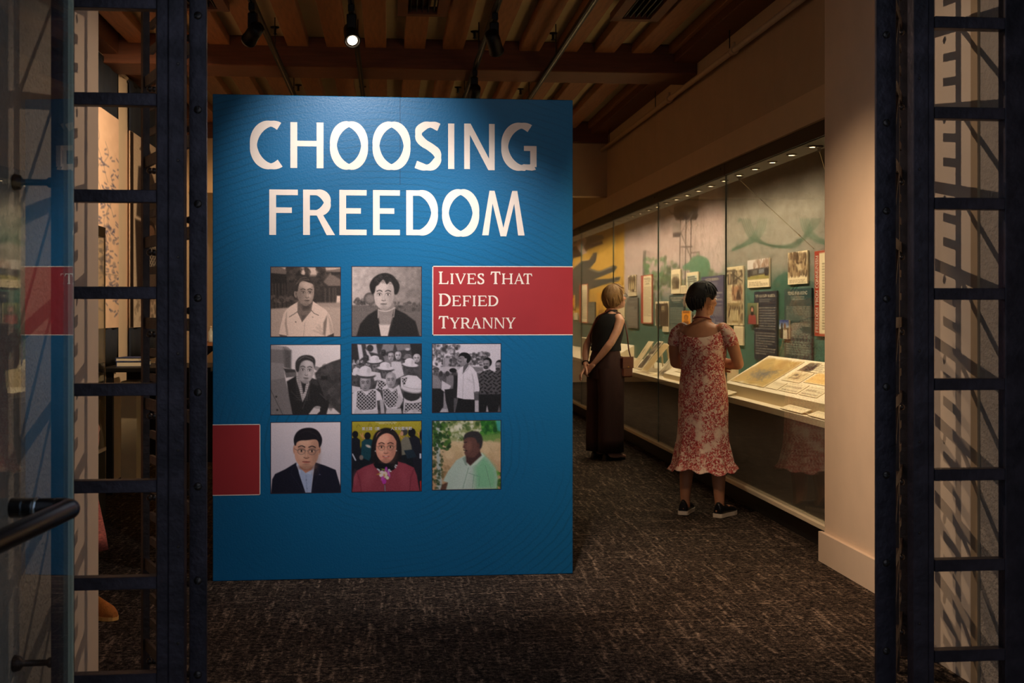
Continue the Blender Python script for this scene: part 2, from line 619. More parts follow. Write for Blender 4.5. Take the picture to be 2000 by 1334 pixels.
# ================================================================== GLASS DOOR, SWUNG OPEN ON THE LEFT
m_glass_door = glass_mat('door_glass', (0.93, 0.96, 0.97), 1.48)
m_glass_edge = mat('glass_edge', (196, 200, 176), 0.25, var=0.05, scale=3, spec=0.8)
m_pull = mat('door_pull_metal', (30, 27, 28), 0.28, 0.7, var=0.15, scale=30)
m_chrome = mat('chrome_ring', (190, 200, 210), 0.15, 1.0, var=0.02)
GD = Vector((0.0905, 0.9959, 0)); GN = Vector((0.9959, -0.0905, 0))
G1 = Vector((-0.795, 3.155, 0)); G0 = G1 - GD * 1.0
door = thing('glass_door', (G0 + G1) / 2, 'frameless glass door standing open with a dark tubular pull handle', 'door')
b = B()
q = [G0 - GN * 0.006, G0 + GN * 0.006, G1 + GN * 0.006, G1 - GN * 0.006]
b.hexa([p + Vector((0, 0, 0.012)) for p in q] + [p + Vector((0, 0, 2.9)) for p in q])
b.build('pane', m_glass_door, door)
b = B()
q = [G1 - GN * 0.0062, G1 + GN * 0.0062, G1 + GN * 0.0062 + GD * 0.003, G1 - GN * 0.0062 + GD * 0.003]
b.hexa([p + Vector((0, 0, 0.012)) for p in q] + [p + Vector((0, 0, 2.9)) for p in q])
b.build('polished_edge', m_glass_edge, door)
hb = G1 - GD * 0.245 + Vector((0, 0, 0.945))
h_in = hb + GN * 0.088
b = B()
b.tube([hb - GN * 0.05, hb + GN * 0.055], 0.023, 18)
b.tube([h_in - GN * 0.033, h_in - GN * 0.012 - GD * 0.002, h_in - GD * 0.014, h_in - GD * 0.04, h_in - GD * 0.70], 0.0235, 18, round_ends=True)
pull = b.build('pull_handle', m_pull, door)
b = B(); b.tube([hb + GN * 0.0062, hb + GN * 0.012], 0.0252, 20); b.build('collar', m_chrome, pull)

# ================================================================== BLUE TITLE PANEL
PY = 6.44
def P(px, py):
    d, x = on_y(px, PY)
    return x, zat(py, d)
PX0, PX1, PZ = -0.912, 0.966, 2.517
def panel_blue():
    m = bpy.data.materials.new('blue_printed_vinyl')
    m.use_nodes = True
    nt, N, L, Pb = nodes_of(m)
    tc = N.new('ShaderNodeTexCoord')
    # contour whorls like growth rings, printed a shade darker
    mp = N.new('ShaderNodeMapping')
    mp.inputs['Location'].default_value = (0.05, 0, -0.86)
    mp.inputs['Scale'].default_value = (1.0, 1.0, 1.25)
    L.new(tc.outputs['Object'], mp.inputs[0])
    wv = N.new('ShaderNodeTexWave')
    wv.wave_type = 'RINGS'; wv.rings_direction = 'SPHERICAL'
    wv.inputs['Scale'].default_value = 7.5
    wv.inputs['Distortion'].default_value = 3.0
    wv.inputs['Detail'].default_value = 2
    wv.inputs['Detail Scale'].default_value = 0.8
    L.new(mp.outputs[0], wv.inputs['Vector'])
    nz = N.new('ShaderNodeTexNoise')
    nz.inputs['Scale'].default_value = 1.7
    nz.inputs['Detail'].default_value = 2
    L.new(tc.outputs['Object'], nz.inputs['Vector'])
    mr = N.new('ShaderNodeMapRange')
    mr.inputs[1].default_value = 0.42; mr.inputs[2].default_value = 0.62
    L.new(nz.outputs['Fac'], mr.inputs[0])
    rp = N.new('ShaderNodeValToRGB')
    rp.color_ramp.elements[0].position = 0.0
    rp.color_ramp.elements[0].color = (1, 1, 1, 1)
    rp.color_ramp.elements[1].position = 0.22
    rp.color_ramp.elements[1].color = (0, 0, 0, 1)
    L.new(wv.outputs['Fac'], rp.inputs[0])
    mm = N.new('ShaderNodeMath'); mm.operation = 'MULTIPLY'
    L.new(rp.outputs[0], mm.inputs[0]); L.new(mr.outputs[0], mm.inputs[1])
    m2 = N.new('ShaderNodeMath'); m2.operation = 'MULTIPLY'
    L.new(mm.outputs[0], m2.inputs[0]); m2.inputs[1].default_value = 0.5
    mx = N.new('ShaderNodeMix'); mx.data_type = 'RGBA'
    L.new(m2.outputs[0], mx.inputs['Factor'])
    mx.inputs[6].default_value = rgba((0, 101, 153))
    mx.inputs[7].default_value = rgba((0, 80, 114))
    L.new(mx.outputs[2], Pb.inputs['Base Color'])
    Pb.inputs['Roughness'].default_value = 0.42
    Pb.inputs['Specular IOR Level'].default_value = 0.45
    nb = N.new('ShaderNodeTexNoise'); nb.inputs['Scale'].default_value = 110; nb.inputs['Detail'].default_value = 3
    L.new(tc.outputs['Object'], nb.inputs['Vector'])
    bp = N.new('ShaderNodeBump'); bp.inputs['Strength'].default_value = 0.09; bp.inputs['Distance'].default_value = 0.01
    L.new(nb.outputs['Fac'], bp.inputs['Height']); L.new(bp.outputs[0], Pb.inputs['Normal'])
    return m
m_blue = panel_blue()
m_lettering = mat('white_lettering', (246, 232, 222), 0.5, var=0.02, scale=30)
m_red = mat('red_print', (166, 44, 50), 0.45, var=0.06, scale=4)
m_seam = mat('panel_seam', (0, 60, 100), 0.6, var=0.1)
title = thing('title_panel', ((PX0 + PX1) / 2, PY + 0.06, 0), 'tall blue freestanding title panel with white lettering and nine photographs', 'exhibit panel')
b = B(); b.box(PX0, PX1, PY, PY + 0.14, 0, PZ, 0.003)
board = b.build('board', m_blue, title)
xs, zs = P(781.5, 186)
b = B(); b.box(xs - 0.0012, xs + 0.0012, PY - 0.0006, PY, 2.06, PZ - 0.003)
b.build('seam', m_seam, title)

def stroke(pts, w, closed=False, wfun=None):
    """flat ribbon of width w along 2-D pts -> (verts2d, faces)"""
    P2 = [Vector((p[0], p[1])) for p in pts]
    n = len(P2)
    v = []
    for i in range(n):
        if closed:
            t = P2[(i + 1) % n] - P2[(i - 1) % n]
        else:
            t = P2[min(i + 1, n - 1)] - P2[max(i - 1, 0)]
        t.normalize()
        nn = Vector((-t.y, t.x))
        ww = wfun(t, i / max(1, n - 1)) if wfun else w
        v += [P2[i] + nn * ww / 2, P2[i] - nn * ww / 2]
    f = [(2 * i, 2 * i + 1, (2 * i + 3) % (2 * n), (2 * i + 2) % (2 * n)) for i in range(n if closed else n - 1)]
    return v, f
def arc(cx, cy, rx, ry, a0, a1, n=40):
    return [(cx + rx * math.cos(math.radians(a0 + (a1 - a0) * i / n)), cy + ry * math.sin(math.radians(a0 + (a1 - a0) * i / n))) for i in range(n + 1)]
def cubic(pts, n=10):
    """Catmull-Rom through pts"""
    p = [pts[0]] + list(pts) + [pts[-1]]
    out = []
    for i in range(1, len(p) - 2):
        for k in range(n):
            t = k / n
            r = []
            for a in (0, 1):
                p0, p1, p2, p3 = p[i - 1][a], p[i][a], p[i + 1][a], p[i + 2][a]
                r.append(0.5 * (2 * p1 + (p2 - p0) * t + (2 * p0 - 5 * p1 + 4 * p2 - p3) * t * t + (3 * p1 - p0 - 3 * p2 + p3) * t ** 3))
            out.append(tuple(r))
    out.append(tuple(pts[-1]))
    return out
def rect(x0, x1, y0, y1):
    return [(x0, y0), (x1, y0), (x1, y1), (x0, y1)]
# sans capitals drawn in a unit-high em: list of ('p', polygon) or ('s', points, width[, closed])
SV, SH = 0.148, 0.122           # upright and crossbar weights
def sans(ch, w):
    """capital of width w (cap height 1) as shapes"""
    def wf(t, s): return SV * abs(t.y) + SH * abs(t.x)
    o = 0.025
    if ch == 'I': return [('p', rect(0, w, 0, 1))]
    if ch == 'H': return [('p', rect(0, SV, 0, 1)), ('p', rect(w - SV, w, 0, 1)), ('p', rect(SV, w - SV, 0.475, 0.475 + SH))]
    if ch == 'O': return [('s', arc(w / 2, 0.5, w / 2 - SV / 2, 0.5 + o - SH / 2, 0, 360, 56)[:-1], wf, True)]
    if ch == 'C': return [('s', arc(0.58 * w + 0.03, 0.5, 0.58 * w + 0.03 - SV / 2, 0.5 + o - SH / 2, 62, 302, 48), wf, False)]
    if ch == 'G': return [('s', arc(0.57 * w, 0.5, 0.57 * w - SV / 2, 0.5 + o - SH / 2, 60, 285, 48) + [(w - 0.11, 0.045), (w - 0.055, 0.075)], wf, False),
                          ('p', rect(w - SV * 0.95, w, 0.055, 0.52)), ('p', rect(w * 0.64, w, 0.52 - 0.11, 0.52))]
    if ch == 'S': return [('s', cubic([(0.93 * w, 0.915), (0.70 * w, 0.965), (0.42 * w, 0.955), (0.17 * w, 0.85), (0.155 * w, 0.69), (0.33 * w, 0.57), (0.60 * w, 0.475),
                                       (0.84 * w, 0.36), (0.88 * w, 0.205), (0.68 * w, 0.06), (0.38 * w, 0.032), (0.03 * w, 0.095)], 8), lambda t, s: 0.138 * abs(t.y) + 0.126 * abs(t.x), False)]
    if ch == 'N': return [('p', rect(0, 0.125, 0, 1)), ('p', rect(w - 0.125, w, -0.02, 1)), ('p', [(0, 1), (0.0, 0.99), (w - 0.14, -0.02), (w, -0.02), (w, 0.0), (0.14, 1)])]
    if ch == 'F': return [('p', rect(0, SV, 0, 1)), ('p', rect(SV, w, 1 - SH, 1)), ('p', rect(SV, w * 0.79, 0.485, 0.485 + SH))]
    if ch == 'E': return [('p', rect(0, SV, 0, 1)), ('p', rect(SV, w, 1 - SH, 1)), ('p', rect(SV, w * 0.79, 0.475, 0.475 + SH)), ('p', rect(SV, w, 0, SH))]
    if ch == 'D':
        pts = [(SV / 2, 1 - SH / 2), (0.42 * w, 1 - SH / 2)] + arc(0.42 * w, 0.5, 0.58 * w - SV / 2, 0.5 - SH / 2, 90, -90, 40) + [(SV / 2, SH / 2)]
        return [('p', rect(0, SV, 0, 1)), ('s', pts, wf, False)]
    if ch == 'R':
        pts = [(SV / 2, 1 - SH / 2), (0.42 * w, 1 - SH / 2)] + arc(0.42 * w, 0.715, 0.44 * w - SV / 2, 0.285 - SH / 2, 90, -90, 30) + [(SV / 2, 0.43 + SH / 2)]
        return [('p', rect(0, SV, 0, 1)), ('s', pts, wf, False), ('p', [(w - 0.185, 0), (w, 0), (0.60 * w, 0.47), (0.40 * w, 0.47)])]
    if ch == 'M': return [('p', [(0, 0), (0.145, 0), (0.27, 1), (0.165, 1)]), ('p', [(w - 0.145, 0), (w, 0), (w - 0.165, 1), (w - 0.27, 1)]),
                          ('p', [(0.165, 1), (0.28, 1), (w / 2 + 0.045, -0.02), (w / 2 - 0.065, -0.02)]), ('p', [(w - 0.28, 1), (w - 0.165, 1), (w / 2 + 0.065, -0.02), (w / 2 - 0.045, -0.02)])]
    return []
def flat_glyph(bb, shapes, org, sx, sz, to3, t=0.0008, k0=0):
    """adds flat print shapes; to3(a, b, lift) maps glyph plane to the room"""
    for k, s in enumerate(shapes):
        lift = t + 0.00004 * (k + k0)
        if s[0] == 'p':
            v = s[1]; f = [tuple(range(len(v)))]
        else:
            wf = s[2] if callable(s[2]) else None
            v, f = stroke(s[1], s[2] if not wf else 0.1, s[3], wf)
        bb.add([to3(org[0] + p[0] * sx, org[1] + p[1] * sz, lift) for p in v], f)
def title_word(word, spans, ytop, ybase):
    for ch, (c0, c1) in zip(word, spans):
        px0, px1 = 400 + c0 / 2.7397, 400 + c1 / 2.7397
        d0, x0 = on_y(px0, PY); d1, x1 = on_y(px1, PY)
        zt = zat(170 + ytop((c0 + c1) / 2) / 2.7397, (d0 + d1) / 2)
        zb = zat(170 + ybase((c0 + c1) / 2) / 2.7397, (d0 + d1) / 2)
        h = zt - zb
        b = B()
        flat_glyph(b, sans(ch, (x1 - x0) / h), (x0, zb), h, h, lambda a, z, l: (a, PY - l, z))
        o = b.build('letter', m_lettering, title)
title_word('CHOOSING', [(242, 422), (458, 635), (670, 873), (898, 1100), (1125, 1262), (1302, 1335), (1388, 1551), (1587, 1775)],
           lambda c: 186.5 + (c - 240) * 0.0082, lambda c: 432 + (c - 240) * 0.0062)
title_word('FREEDOM', [(345, 498), (526, 697), (720, 866), (900, 1044), (1078, 1247), (1270, 1468), (1484, 1711)],
           lambda c: 548 + (c - 345) * 0.006, lambda c: 791.5 + (c - 345) * 0.002)

# serif capitals (cap height 1) as polygons; stems heavy, hairlines thin, bracketed slab ends
def serif(ch, w):
    S, T, F = 0.165, 0.085, 0.055       # stem, thin, serif thickness
    def stem(x, y0=0.0, y1=1.0, s=S, top=True, bot=True, ex=0.085):
        out = [('p', rect(x, x + s, y0, y1))]
        if bot: out.append(('p', [(x - ex, y0), (x + s + ex, y0), (x + s + ex, y0 + F * .6), (x + s, y0 + F * 2), (x, y0 + F * 2), (x - ex, y0 + F * .6)]))
        if top: out.append(('p', [(x - ex, y1), (x - ex, y1 - F * .6), (x, y1 - F * 2), (x + s, y1 - F * 2), (x + s + ex, y1 - F * .6), (x + s + ex, y1)]))
        return out
    def arm(x0, x1, y0, y1, up, h=0.2):     # horizontal arm with a beaked end
        if up: return [('p', rect(x0, x1, y0, y1)), ('p', [(x1 - 0.15, y0), (x1, y0), (x1 + 0.03, y0 + h), (x1 - 0.03, y0 + h)])]
        return [('p', rect(x0, x1, y0, y1)), ('p', [(x1 - 0.15, y1), (x1 - 0.03, y1 - h), (x1 + 0.03, y1 - h), (x1, y1)])]
    e = 0.085
    if ch == 'I': return stem((w - S) / 2)
    if ch == 'L': return stem(e) + arm(e, w - 0.03, 0, 0.085, True, 0.26)
    if ch == 'E': return stem(e) + arm(e, w - 0.03, 0, 0.085, True, 0.24) + arm(e, w - 0.07, 0.915, 1, False, 0.22) + [('p', rect(e + S, w * 0.7, 0.47, 0.55)), ('p', rect(w * 0.66, w * 0.72, 0.39, 0.63))]
    if ch == 'F': return stem(e) + arm(e, w - 0.03, 0.915, 1, False, 0.24) + [('p', rect(e + S, w * 0.7, 0.45, 0.53)), ('p', rect(w * 0.66, w * 0.72, 0.36, 0.62))]
    if ch == 'T': return stem((w - S) / 2, top=False) + [('p', rect(0.06, w - 0.06, 0.91, 1)), ('p', [(0.0, 0.74), (0.06, 0.74), (0.17, 0.91), (0.06, 1.0), (0.045, 1.0)]), ('p', [(w - 0.06, 0.74), (w, 0.74), (w - 0.045, 1.0), (w - 0.06, 1.0), (w - 0.17, 0.91)])]
    if ch == 'H': return stem(e) + stem(w - e - S) + [('p', rect(e, w - e, 0.46, 0.545))]
    if ch == 'N': return [('p', rect(e, e + T, 0, 1)), ('p', rect(w - e - T, w - e, 0, 1)), ('p', [(e - 0.02, 1), (e + 0.19, 1), (w - e, 0.0), (w - e - 0.05, -0.02), (w - e - 0.17, 0.08)]),
                          ('p', [(0, 0), (e + T + e, 0), (e + T + e, 0.04), (0, 0.04)]), ('p', rect(0, e + 0.1, 0.955, 1)), ('p', rect(w - 2 * e - T, w, 0.955, 1))]
    if ch == 'V': return [('p', [(0.05, 1), (0.25, 1), (w / 2 + 0.07, 0.0), (w / 2 - 0.05, 0.0)]), ('p', [(w - 0.15, 1), (w - 0.05, 1), (w / 2 + 0.06, 0.0), (w / 2 - 0.02, 0.1)]),
                          ('p', rect(0, 0.34, 0.95, 1)), ('p', rect(w - 0.3, w, 0.95, 1))]
    if ch == 'A': return [('p', [(w - 0.28, 0), (w - 0.06, 0), (w / 2 + 0.03, 1.02), (w / 2 - 0.07, 1.02)]), ('p', [(0.07, 0), (0.17, 0), (w / 2 + 0.0, 0.86), (w / 2 - 0.04, 1.0)]),
                          ('p', rect(w * 0.25, w * 0.68, 0.30, 0.375)), ('p', rect(0, 0.28, 0, 0.045)), ('p', rect(w - 0.36, w, 0, 0.045))]
    if ch == 'Y': return stem((w - S) / 2, 0, 0.47, top=False) + [('p', [(0.05, 1), (0.25, 1), (w / 2 + S / 2, 0.44), (w / 2 - S / 2, 0.44)]), ('p', [(w - 0.15, 1), (w - 0.05, 1), (w / 2 + S / 2, 0.44), (w / 2 - 0.01, 0.46)]),
                          ('p', rect(0, 0.34, 0.95, 1)), ('p', rect(w - 0.3, w, 0.95, 1))]
    def bw(t, s): return S * abs(t.y) + 0.075 * abs(t.x)
    if ch == 'D': return stem(e) + [('s', [(e, 0.9625), (0.4 * w, 0.9625)] + arc(0.4 * w, 0.5, 0.6 * w - S / 2, 0.4625, 90, -90, 26) + [(e, 0.0375)], bw, False)]
    if ch in 'RP':
        out = stem(e) + [('s', [(e, 0.9625), (0.42 * w, 0.9625)] + arc(0.42 * w, 0.72, 0.42 * w - S / 2, 0.2425, 90, -90, 20) + [(e, 0.4775)], bw, False)]
        if ch == 'R': out += [('p', [(0.40 * w, 0.5), (0.60 * w, 0.5), (0.86 * w, 0.10), (w, 0.05), (w, 0), (0.80 * w, 0), (0.70 * w, 0.05)])]
        return out
    if ch == 'O': return [('s', arc(w / 2, 0.5, w / 2 - S / 2, 0.48, 0, 360, 36)[:-1], bw, True)]
    if ch in 'CG':
        out = [('s', arc(0.55 * w, 0.5, 0.55 * w - S / 2, 0.48, 48, 312, 30), bw, False), ('p', [(0.86 * w, 0.97), (0.93 * w, 0.97), (0.93 * w, 0.66), (0.87 * w, 0.74)])]
        if ch == 'G': out += [('p', rect(w - S - 0.06, w - 0.06, 0.08, 0.42)), ('p', rect(w - S - 0.14, w, 0.38, 0.44))]
        return out
    if ch == 'S': return [('s', cubic([(0.82 * w, 0.80), (0.68 * w, 0.945), (0.42 * w, 0.955), (0.2 * w, 0.85), (0.24 * w, 0.66), (0.52 * w, 0.52), (0.80 * w, 0.36), (0.80 * w, 0.15), (0.55 * w, 0.04), (0.30 * w, 0.06), (0.10 * w, 0.22)], 6), lambda t, s: 0.15 * abs(t.y) + 0.085 * abs(t.x), False),
                          ('p', [(0.78 * w, 0.70), (0.84 * w, 0.70), (0.86 * w, 0.97), (0.80 * w, 0.97)]), ('p', [(0.07 * w, 0.03), (0.13 * w, 0.03), (0.14 * w, 0.32), (0.08 * w, 0.32)])]
    if ch == 'U': return [('s', [(e + S / 2, 1), (e + S / 2, 0.34)] + arc(w / 2, 0.34, w / 2 - e - S / 2, 0.30, 180, 360, 20) + [(w - e - S / 2, 1)], lambda t, s: 0.15 * abs(t.y) + 0.08 * abs(t.x), False), ('p', rect(0, 2 * e + S, 0.95, 1)), ('p', rect(w - 2 * e - S, w, 0.95, 1))]
    if ch == 'M': return [('p', rect(e, e + T, 0, 1)), ('p', rect(w - e - S, w - e, 0, 1)), ('p', [(e, 1), (e + 0.17, 1), (w / 2 + 0.05, 0.05), (w / 2 - 0.05, 0.05)]), ('p', [(w - e - 0.1, 1), (w - e, 1), (w / 2 + 0.05, 0.05), (w / 2 - 0.02, 0.12)]), ('p', rect(0, 0.25, 0, 0.045)), ('p', rect(w - 0.34, w, 0, 0.045))]
    if ch == 'K': return stem(e) + [('p', [(w - 0.15, 1), (w - 0.05, 1), (e + S, 0.42), (e + S, 0.52)]), ('p', [(0.42 * w, 0.62), (0.58 * w, 0.70), (w, 0.0), (w - 0.24, 0.0)])]
    if ch == 'W': return [('p', [(0.03, 1), (0.2, 1), (0.36 * w, 0), (0.28 * w, 0)]), ('p', [(0.5 * w, 1), (0.55 * w, 1), (0.36 * w, 0), (0.28 * w, 0)]), ('p', [(0.45 * w, 1), (0.58 * w, 1), (0.76 * w, 0), (0.68 * w, 0)]), ('p', [(w - 0.1, 1), (w, 1), (0.76 * w, 0), (0.69 * w, 0)])]
    if ch == '-': return [('p', rect(0.05, w - 0.05, 0.4, 0.5))]
    return []
SERW = {'I': 0.40, 'L': 0.80, 'E': 0.84, 'F': 0.78, 'T': 0.86, 'H': 1.0, 'N': 0.98, 'V': 0.98, 'A': 1.0, 'Y': 0.94, 'D': 0.95, 'R': 0.90, 'P': 0.78, 'O': 1.0, 'C': 0.9, 'G': 0.96, 'S': 0.68, 'U': 0.95, 'M': 1.15, 'K': 0.9, 'W': 1.2, '-': 0.4}

bx0, bzt = P(844.5, 519.3); _, bzb = P(844.5, 655.2)
red = B(); red.box(bx0, PX1, PY - 0.0006, PY, bzb, bzt)
redp = red.build('red_block', m_red, title)
redp['label'] = 'red text block with white serif lettering'
b = B()
b.box(bx0, PX1, PY - 0.0009, PY - 0.0006, bzt - 0.0045, bzt); b.box(bx0, PX1, PY - 0.0009, PY - 0.0006, bzb, bzb + 0.0045); b.box(bx0, bx0 + 0.0045, PY - 0.0009, PY - 0.0006, bzb, bzt)
b.build('white_border', m_lettering, redp)
def serif_line(items, top_cap, top_sm, base):
    for ch, c0, c1, cap in items:
        d0, x0 = on_y(835 + c0 / 6.897, PY); d1, x1 = on_y(835 + c1 / 6.897, PY)
        zt = zat(510 + (top_cap if cap else top_sm) / 6.897, (d0 + d1) / 2); zb = zat(510 + base / 6.897, (d0 + d1) / 2)
        h = zt - zb
        b = B()
        flat_glyph(b, serif(ch, (x1 - x0) / h), (x0, zb), h, h, lambda a, z, l: (a, PY - 0.0006 - l, z))
        b.build('letter', m_lettering, redp)
serif_line([('L', 150, 283, 1), ('I', 302, 357, 0), ('V', 370, 520, 0), ('E', 533, 655, 0), ('S', 668, 770, 0), ('T', 848, 985, 1), ('H', 1000, 1150, 0), ('A', 1162, 1307, 0), ('T', 1290, 1410, 0)], 141, 167, 310)
serif_line([('D', 150, 312, 1), ('E', 330, 450, 0), ('F', 472, 585, 0), ('I', 600, 657, 0), ('E', 677, 800, 0), ('D', 815, 952, 0)], 438, 465, 607)
serif_line([('T', 148, 285, 1), ('Y', 297, 435, 0), ('R', 447, 582, 0), ('A', 582, 727, 0), ('N', 740, 882, 0), ('N', 897, 1040, 0), ('Y', 1050, 1188, 0)], 739, 762, 907)
lx1, lzt = P(508.5, 828.2); _, lzb = P(508.5, 967)
b = B(); b.box(PX0, lx1, PY - 0.0006, PY, lzb, lzt)
red2 = b.build('red_block', m_red, title)
red2['label'] = 'plain red block at the left edge'
b = B()
b.box(PX0, lx1, PY - 0.0009, PY - 0.0006, lzt - 0.004, lzt); b.box(PX0, lx1, PY - 0.0009, PY - 0.0006, lzb, lzb + 0.004); b.box(lx1 - 0.004, lx1, PY - 0.0009, PY - 0.0006, lzb, lzt)
b.build('white_border', m_lettering, red2)

# ================================================================== PRINTS: painted as per-vertex colour on a flat grid mesh
class Canvas:
    """small painter; coordinates in a box (x0,y0)-(x1,y1), y down, colours 0-255"""
    def __init__(s, w, h, box=(0, 0, 1, 1), bg=(128, 128, 128)):
        s.w, s.h, s.box = w, h, box
        x0, y0, x1, y1 = box
        s.X, s.Y = np.meshgrid(np.linspace(x0, x1, w), np.linspace(y0, y1, h))
        s.a = np.empty((h, w, 3)); s.a[:] = np.array(bg, float)
        s.px = (x1 - x0) / (w - 1)
    def _win(s, lo, hi):
        x0, y0, x1, y1 = s.box
        i0 = int(max(0, math.floor((lo[0] - x0) / (x1 - x0) * (s.w - 1)))); i1 = int(min(s.w, math.ceil((hi[0] - x0) / (x1 - x0) * (s.w - 1)) + 2))
        j0 = int(max(0, math.floor((lo[1] - y0) / (y1 - y0) * (s.h - 1)))); j1 = int(min(s.h, math.ceil((hi[1] - y0) / (y1 - y0) * (s.h - 1)) + 2))
        return slice(j0, j1), slice(i0, i1)
    def _mix(s, win, al, col):
        al = np.clip(al, 0, 1)[..., None]
        s.a[win] = s.a[win] * (1 - al) + np.array(col, float) * al
    def poly(s, pts, col, al=1.0, soft=None, smooth=False, tex=None):
        if smooth:
            p = list(pts); n = len(p)
            ext = [p[-1]] + p + [p[0], p[1]]
            out = []
            for i in range(1, n + 1):
                for k in range(5):
                    t = k / 5
                    q = []
                    for a in (0, 1):
                        p0, p1, p2, p3 = ext[i - 1][a], ext[i][a], ext[i + 1][a], ext[i + 2][a]
                        q.append(0.5 * (2 * p1 + (p2 - p0) * t + (2 * p0 - 5 * p1 + 4 * p2 - p3) * t * t + (3 * p1 - p0 - 3 * p2 + p3) * t ** 3))
                    out.append(q)
            pts = out
        soft = soft if soft is not None else s.px
        q = np.array(pts, float)
        win = s._win(q.min(0) - 2 * soft, q.max(0) + 2 * soft)
        X, Y = s.X[win], s.Y[win]
        if X.size == 0: return s
        ins = np.zeros(X.shape, bool)
        dist = np.full(X.shape, 1e9)
        n = len(q)
        for i in range(n):
            ax, ay = q[i]; bx, by = q[(i + 1) % n]
            c = ((ay > Y) != (by > Y))
            with np.errstate(divide='ignore', invalid='ignore'):
                xi = (bx - ax) * (Y - ay) / (by - ay) + ax
            ins ^= c & (X < xi)
            dx, dy = bx - ax, by - ay
            l2 = dx * dx + dy * dy + 1e-12
            t = np.clip(((X - ax) * dx + (Y - ay) * dy) / l2, 0, 1)
            dist = np.minimum(dist, np.hypot(X - ax - t * dx, Y - ay - t * dy))
        sd = np.where(ins, -dist, dist)
        A = np.clip(0.5 - sd / (2 * soft), 0, 1) * al
        if tex is not None:
            A = A * tex(X, Y)
        s._mix(win, A, col)
        return s
    def ell(s, cx, cy, rx, ry, col, al=1.0, soft=None, rot=0.0):
        soft = soft if soft is not None else s.px
        r = max(rx, ry) + 2 * soft
        win = s._win((cx - r, cy - r), (cx + r, cy + r))
        X, Y = s.X[win] - cx, s.Y[win] - cy
        if X.size == 0: return s
        c, n = math.cos(rot), math.sin(rot)
        u, v = (X * c + Y * n) / rx, (-X * n + Y * c) / ry
        k = np.hypot(u, v)
        sd = (k - 1) * min(rx, ry)
        s._mix(win, np.clip(0.5 - sd / (2 * soft), 0, 1) * al, col)
        return s
    def line(s, pts, w, col, al=1.0, soft=None, smooth=False):
        if smooth: pts = cubic(pts, 6)
        soft = soft if soft is not None else s.px * 0.7
        q = np.array(pts, float)
        win = s._win(q.min(0) - w - 2 * soft, q.max(0) + w + 2 * soft)
        X, Y = s.X[win], s.Y[win]
        if X.size == 0: return s
        dist = np.full(X.shape, 1e9)
        for i in range(len(q) - 1):
            ax, ay = q[i]; dx, dy = q[i + 1] - q[i]
            t = np.clip(((X - ax) * dx + (Y - ay) * dy) / (dx * dx + dy * dy + 1e-12), 0, 1)
            dist = np.minimum(dist, np.hypot(X - ax - t * dx, Y - ay - t * dy))
        s._mix(win, np.clip(0.5 - (dist - w / 2) / (2 * soft), 0, 1) * al, col)
        return s
    def grad(s, c0, c1, y0=None, y1=None, horiz=False):
        bx0, by0, bx1, by1 = s.box
        if horiz:
            t = np.clip((s.X - (bx0 if y0 is None else y0)) / ((bx1 if y1 is None else y1) - (bx0 if y0 is None else y0)), 0, 1)
        else:
            t = np.clip((s.Y - (by0 if y0 is None else y0)) / ((by1 if y1 is None else y1) - (by0 if y0 is None else y0)), 0, 1)
        s.a = np.array(c0, float) * (1 - t[..., None]) + np.array(c1, float) * t[..., None]
        return s
    def noise(s, amp, cell=1, win=None):
        h, w = s.h // cell + 2, s.w // cell + 2
        g = RNG.normal(0, amp, (h, w))
        g = np.kron(g, np.ones((cell, cell)))[:s.h, :s.w]
        if cell > 2:
            k = np.ones(cell) / cell
            g = np.apply_along_axis(lambda r: np.convolve(r, k, 'same'), 1, g)
            g = np.apply_along_axis(lambda r: np.convolve(r, k, 'same'), 0, g)
        s.a += g[..., None]
        return s
    def blobs(s, box, n, r, cols, al=0.7):
        for _ in range(n):
            x = RNG.uniform(box[0], box[2]); y = RNG.uniform(box[1], box[3])
            q = r * RNG.uniform(0.4, 1.3)
            s.ell(x, y, q, q * RNG.uniform(0.5, 1.1), cols[RNG.integers(len(cols))], al, rot=RNG.uniform(0, 3))
        return s
    def tint(s, col, k=1.0):
        """turn to monochrome of a given paper tint"""
        g = s.a.mean(2, keepdims=True) / 255.0
        s.a = s.a * (1 - k) + k * g * np.array(col, float)
        return s
    def frame(s, col, w):
        x0, y0, x1, y1 = s.box
        m = (s.X < x0 + w) | (s.X > x1 - w) | (s.Y < y0 + w) | (s.Y > y1 - w)
        s.a[m] = col
        return s
    def build(s, name, to3, parent, material=None, gain=1.0):
        """to3(u, v) -> room coordinates, u,v in 0..1, v down"""
        u, v = np.meshgrid(np.linspace(0, 1, s.w), np.linspace(0, 1, s.h))
        o = np.array(to3(0, 0)); eu = np.array(to3(1, 0)) - o; ev = np.array(to3(0, 1)) - o
        co = o + u[..., None] * eu + v[..., None] * ev
        co = co.reshape(-1, 3)
        org = np.array(to3(0.5, 1.0))
        i = np.arange((s.h - 1) * (s.w - 1)); r, c = i // (s.w - 1), i % (s.w - 1)
        k = r * s.w + c
        quads = np.stack([k, k + s.w, k + s.w + 1, k + 1], 1)
        me = bpy.data.meshes.new(name)
        me.vertices.add(len(co)); me.vertices.foreach_set('co', (co - org).ravel())
        me.loops.add(quads.size); me.loops.foreach_set('vertex_index', quads.ravel())
        me.polygons.add(len(quads)); me.polygons.foreach_set('loop_start', np.arange(0, quads.size, 4))
        me.polygons.foreach_set('loop_total', np.full(len(quads), 4))
        at = me.color_attributes.new('print', 'FLOAT_COLOR', 'POINT')
        a = np.clip(s.a, 0, 255) / 255.0
        l = np.where(a <= 0.04045, a / 12.92, ((a + 0.055) / 1.055) ** 2.4) * gain
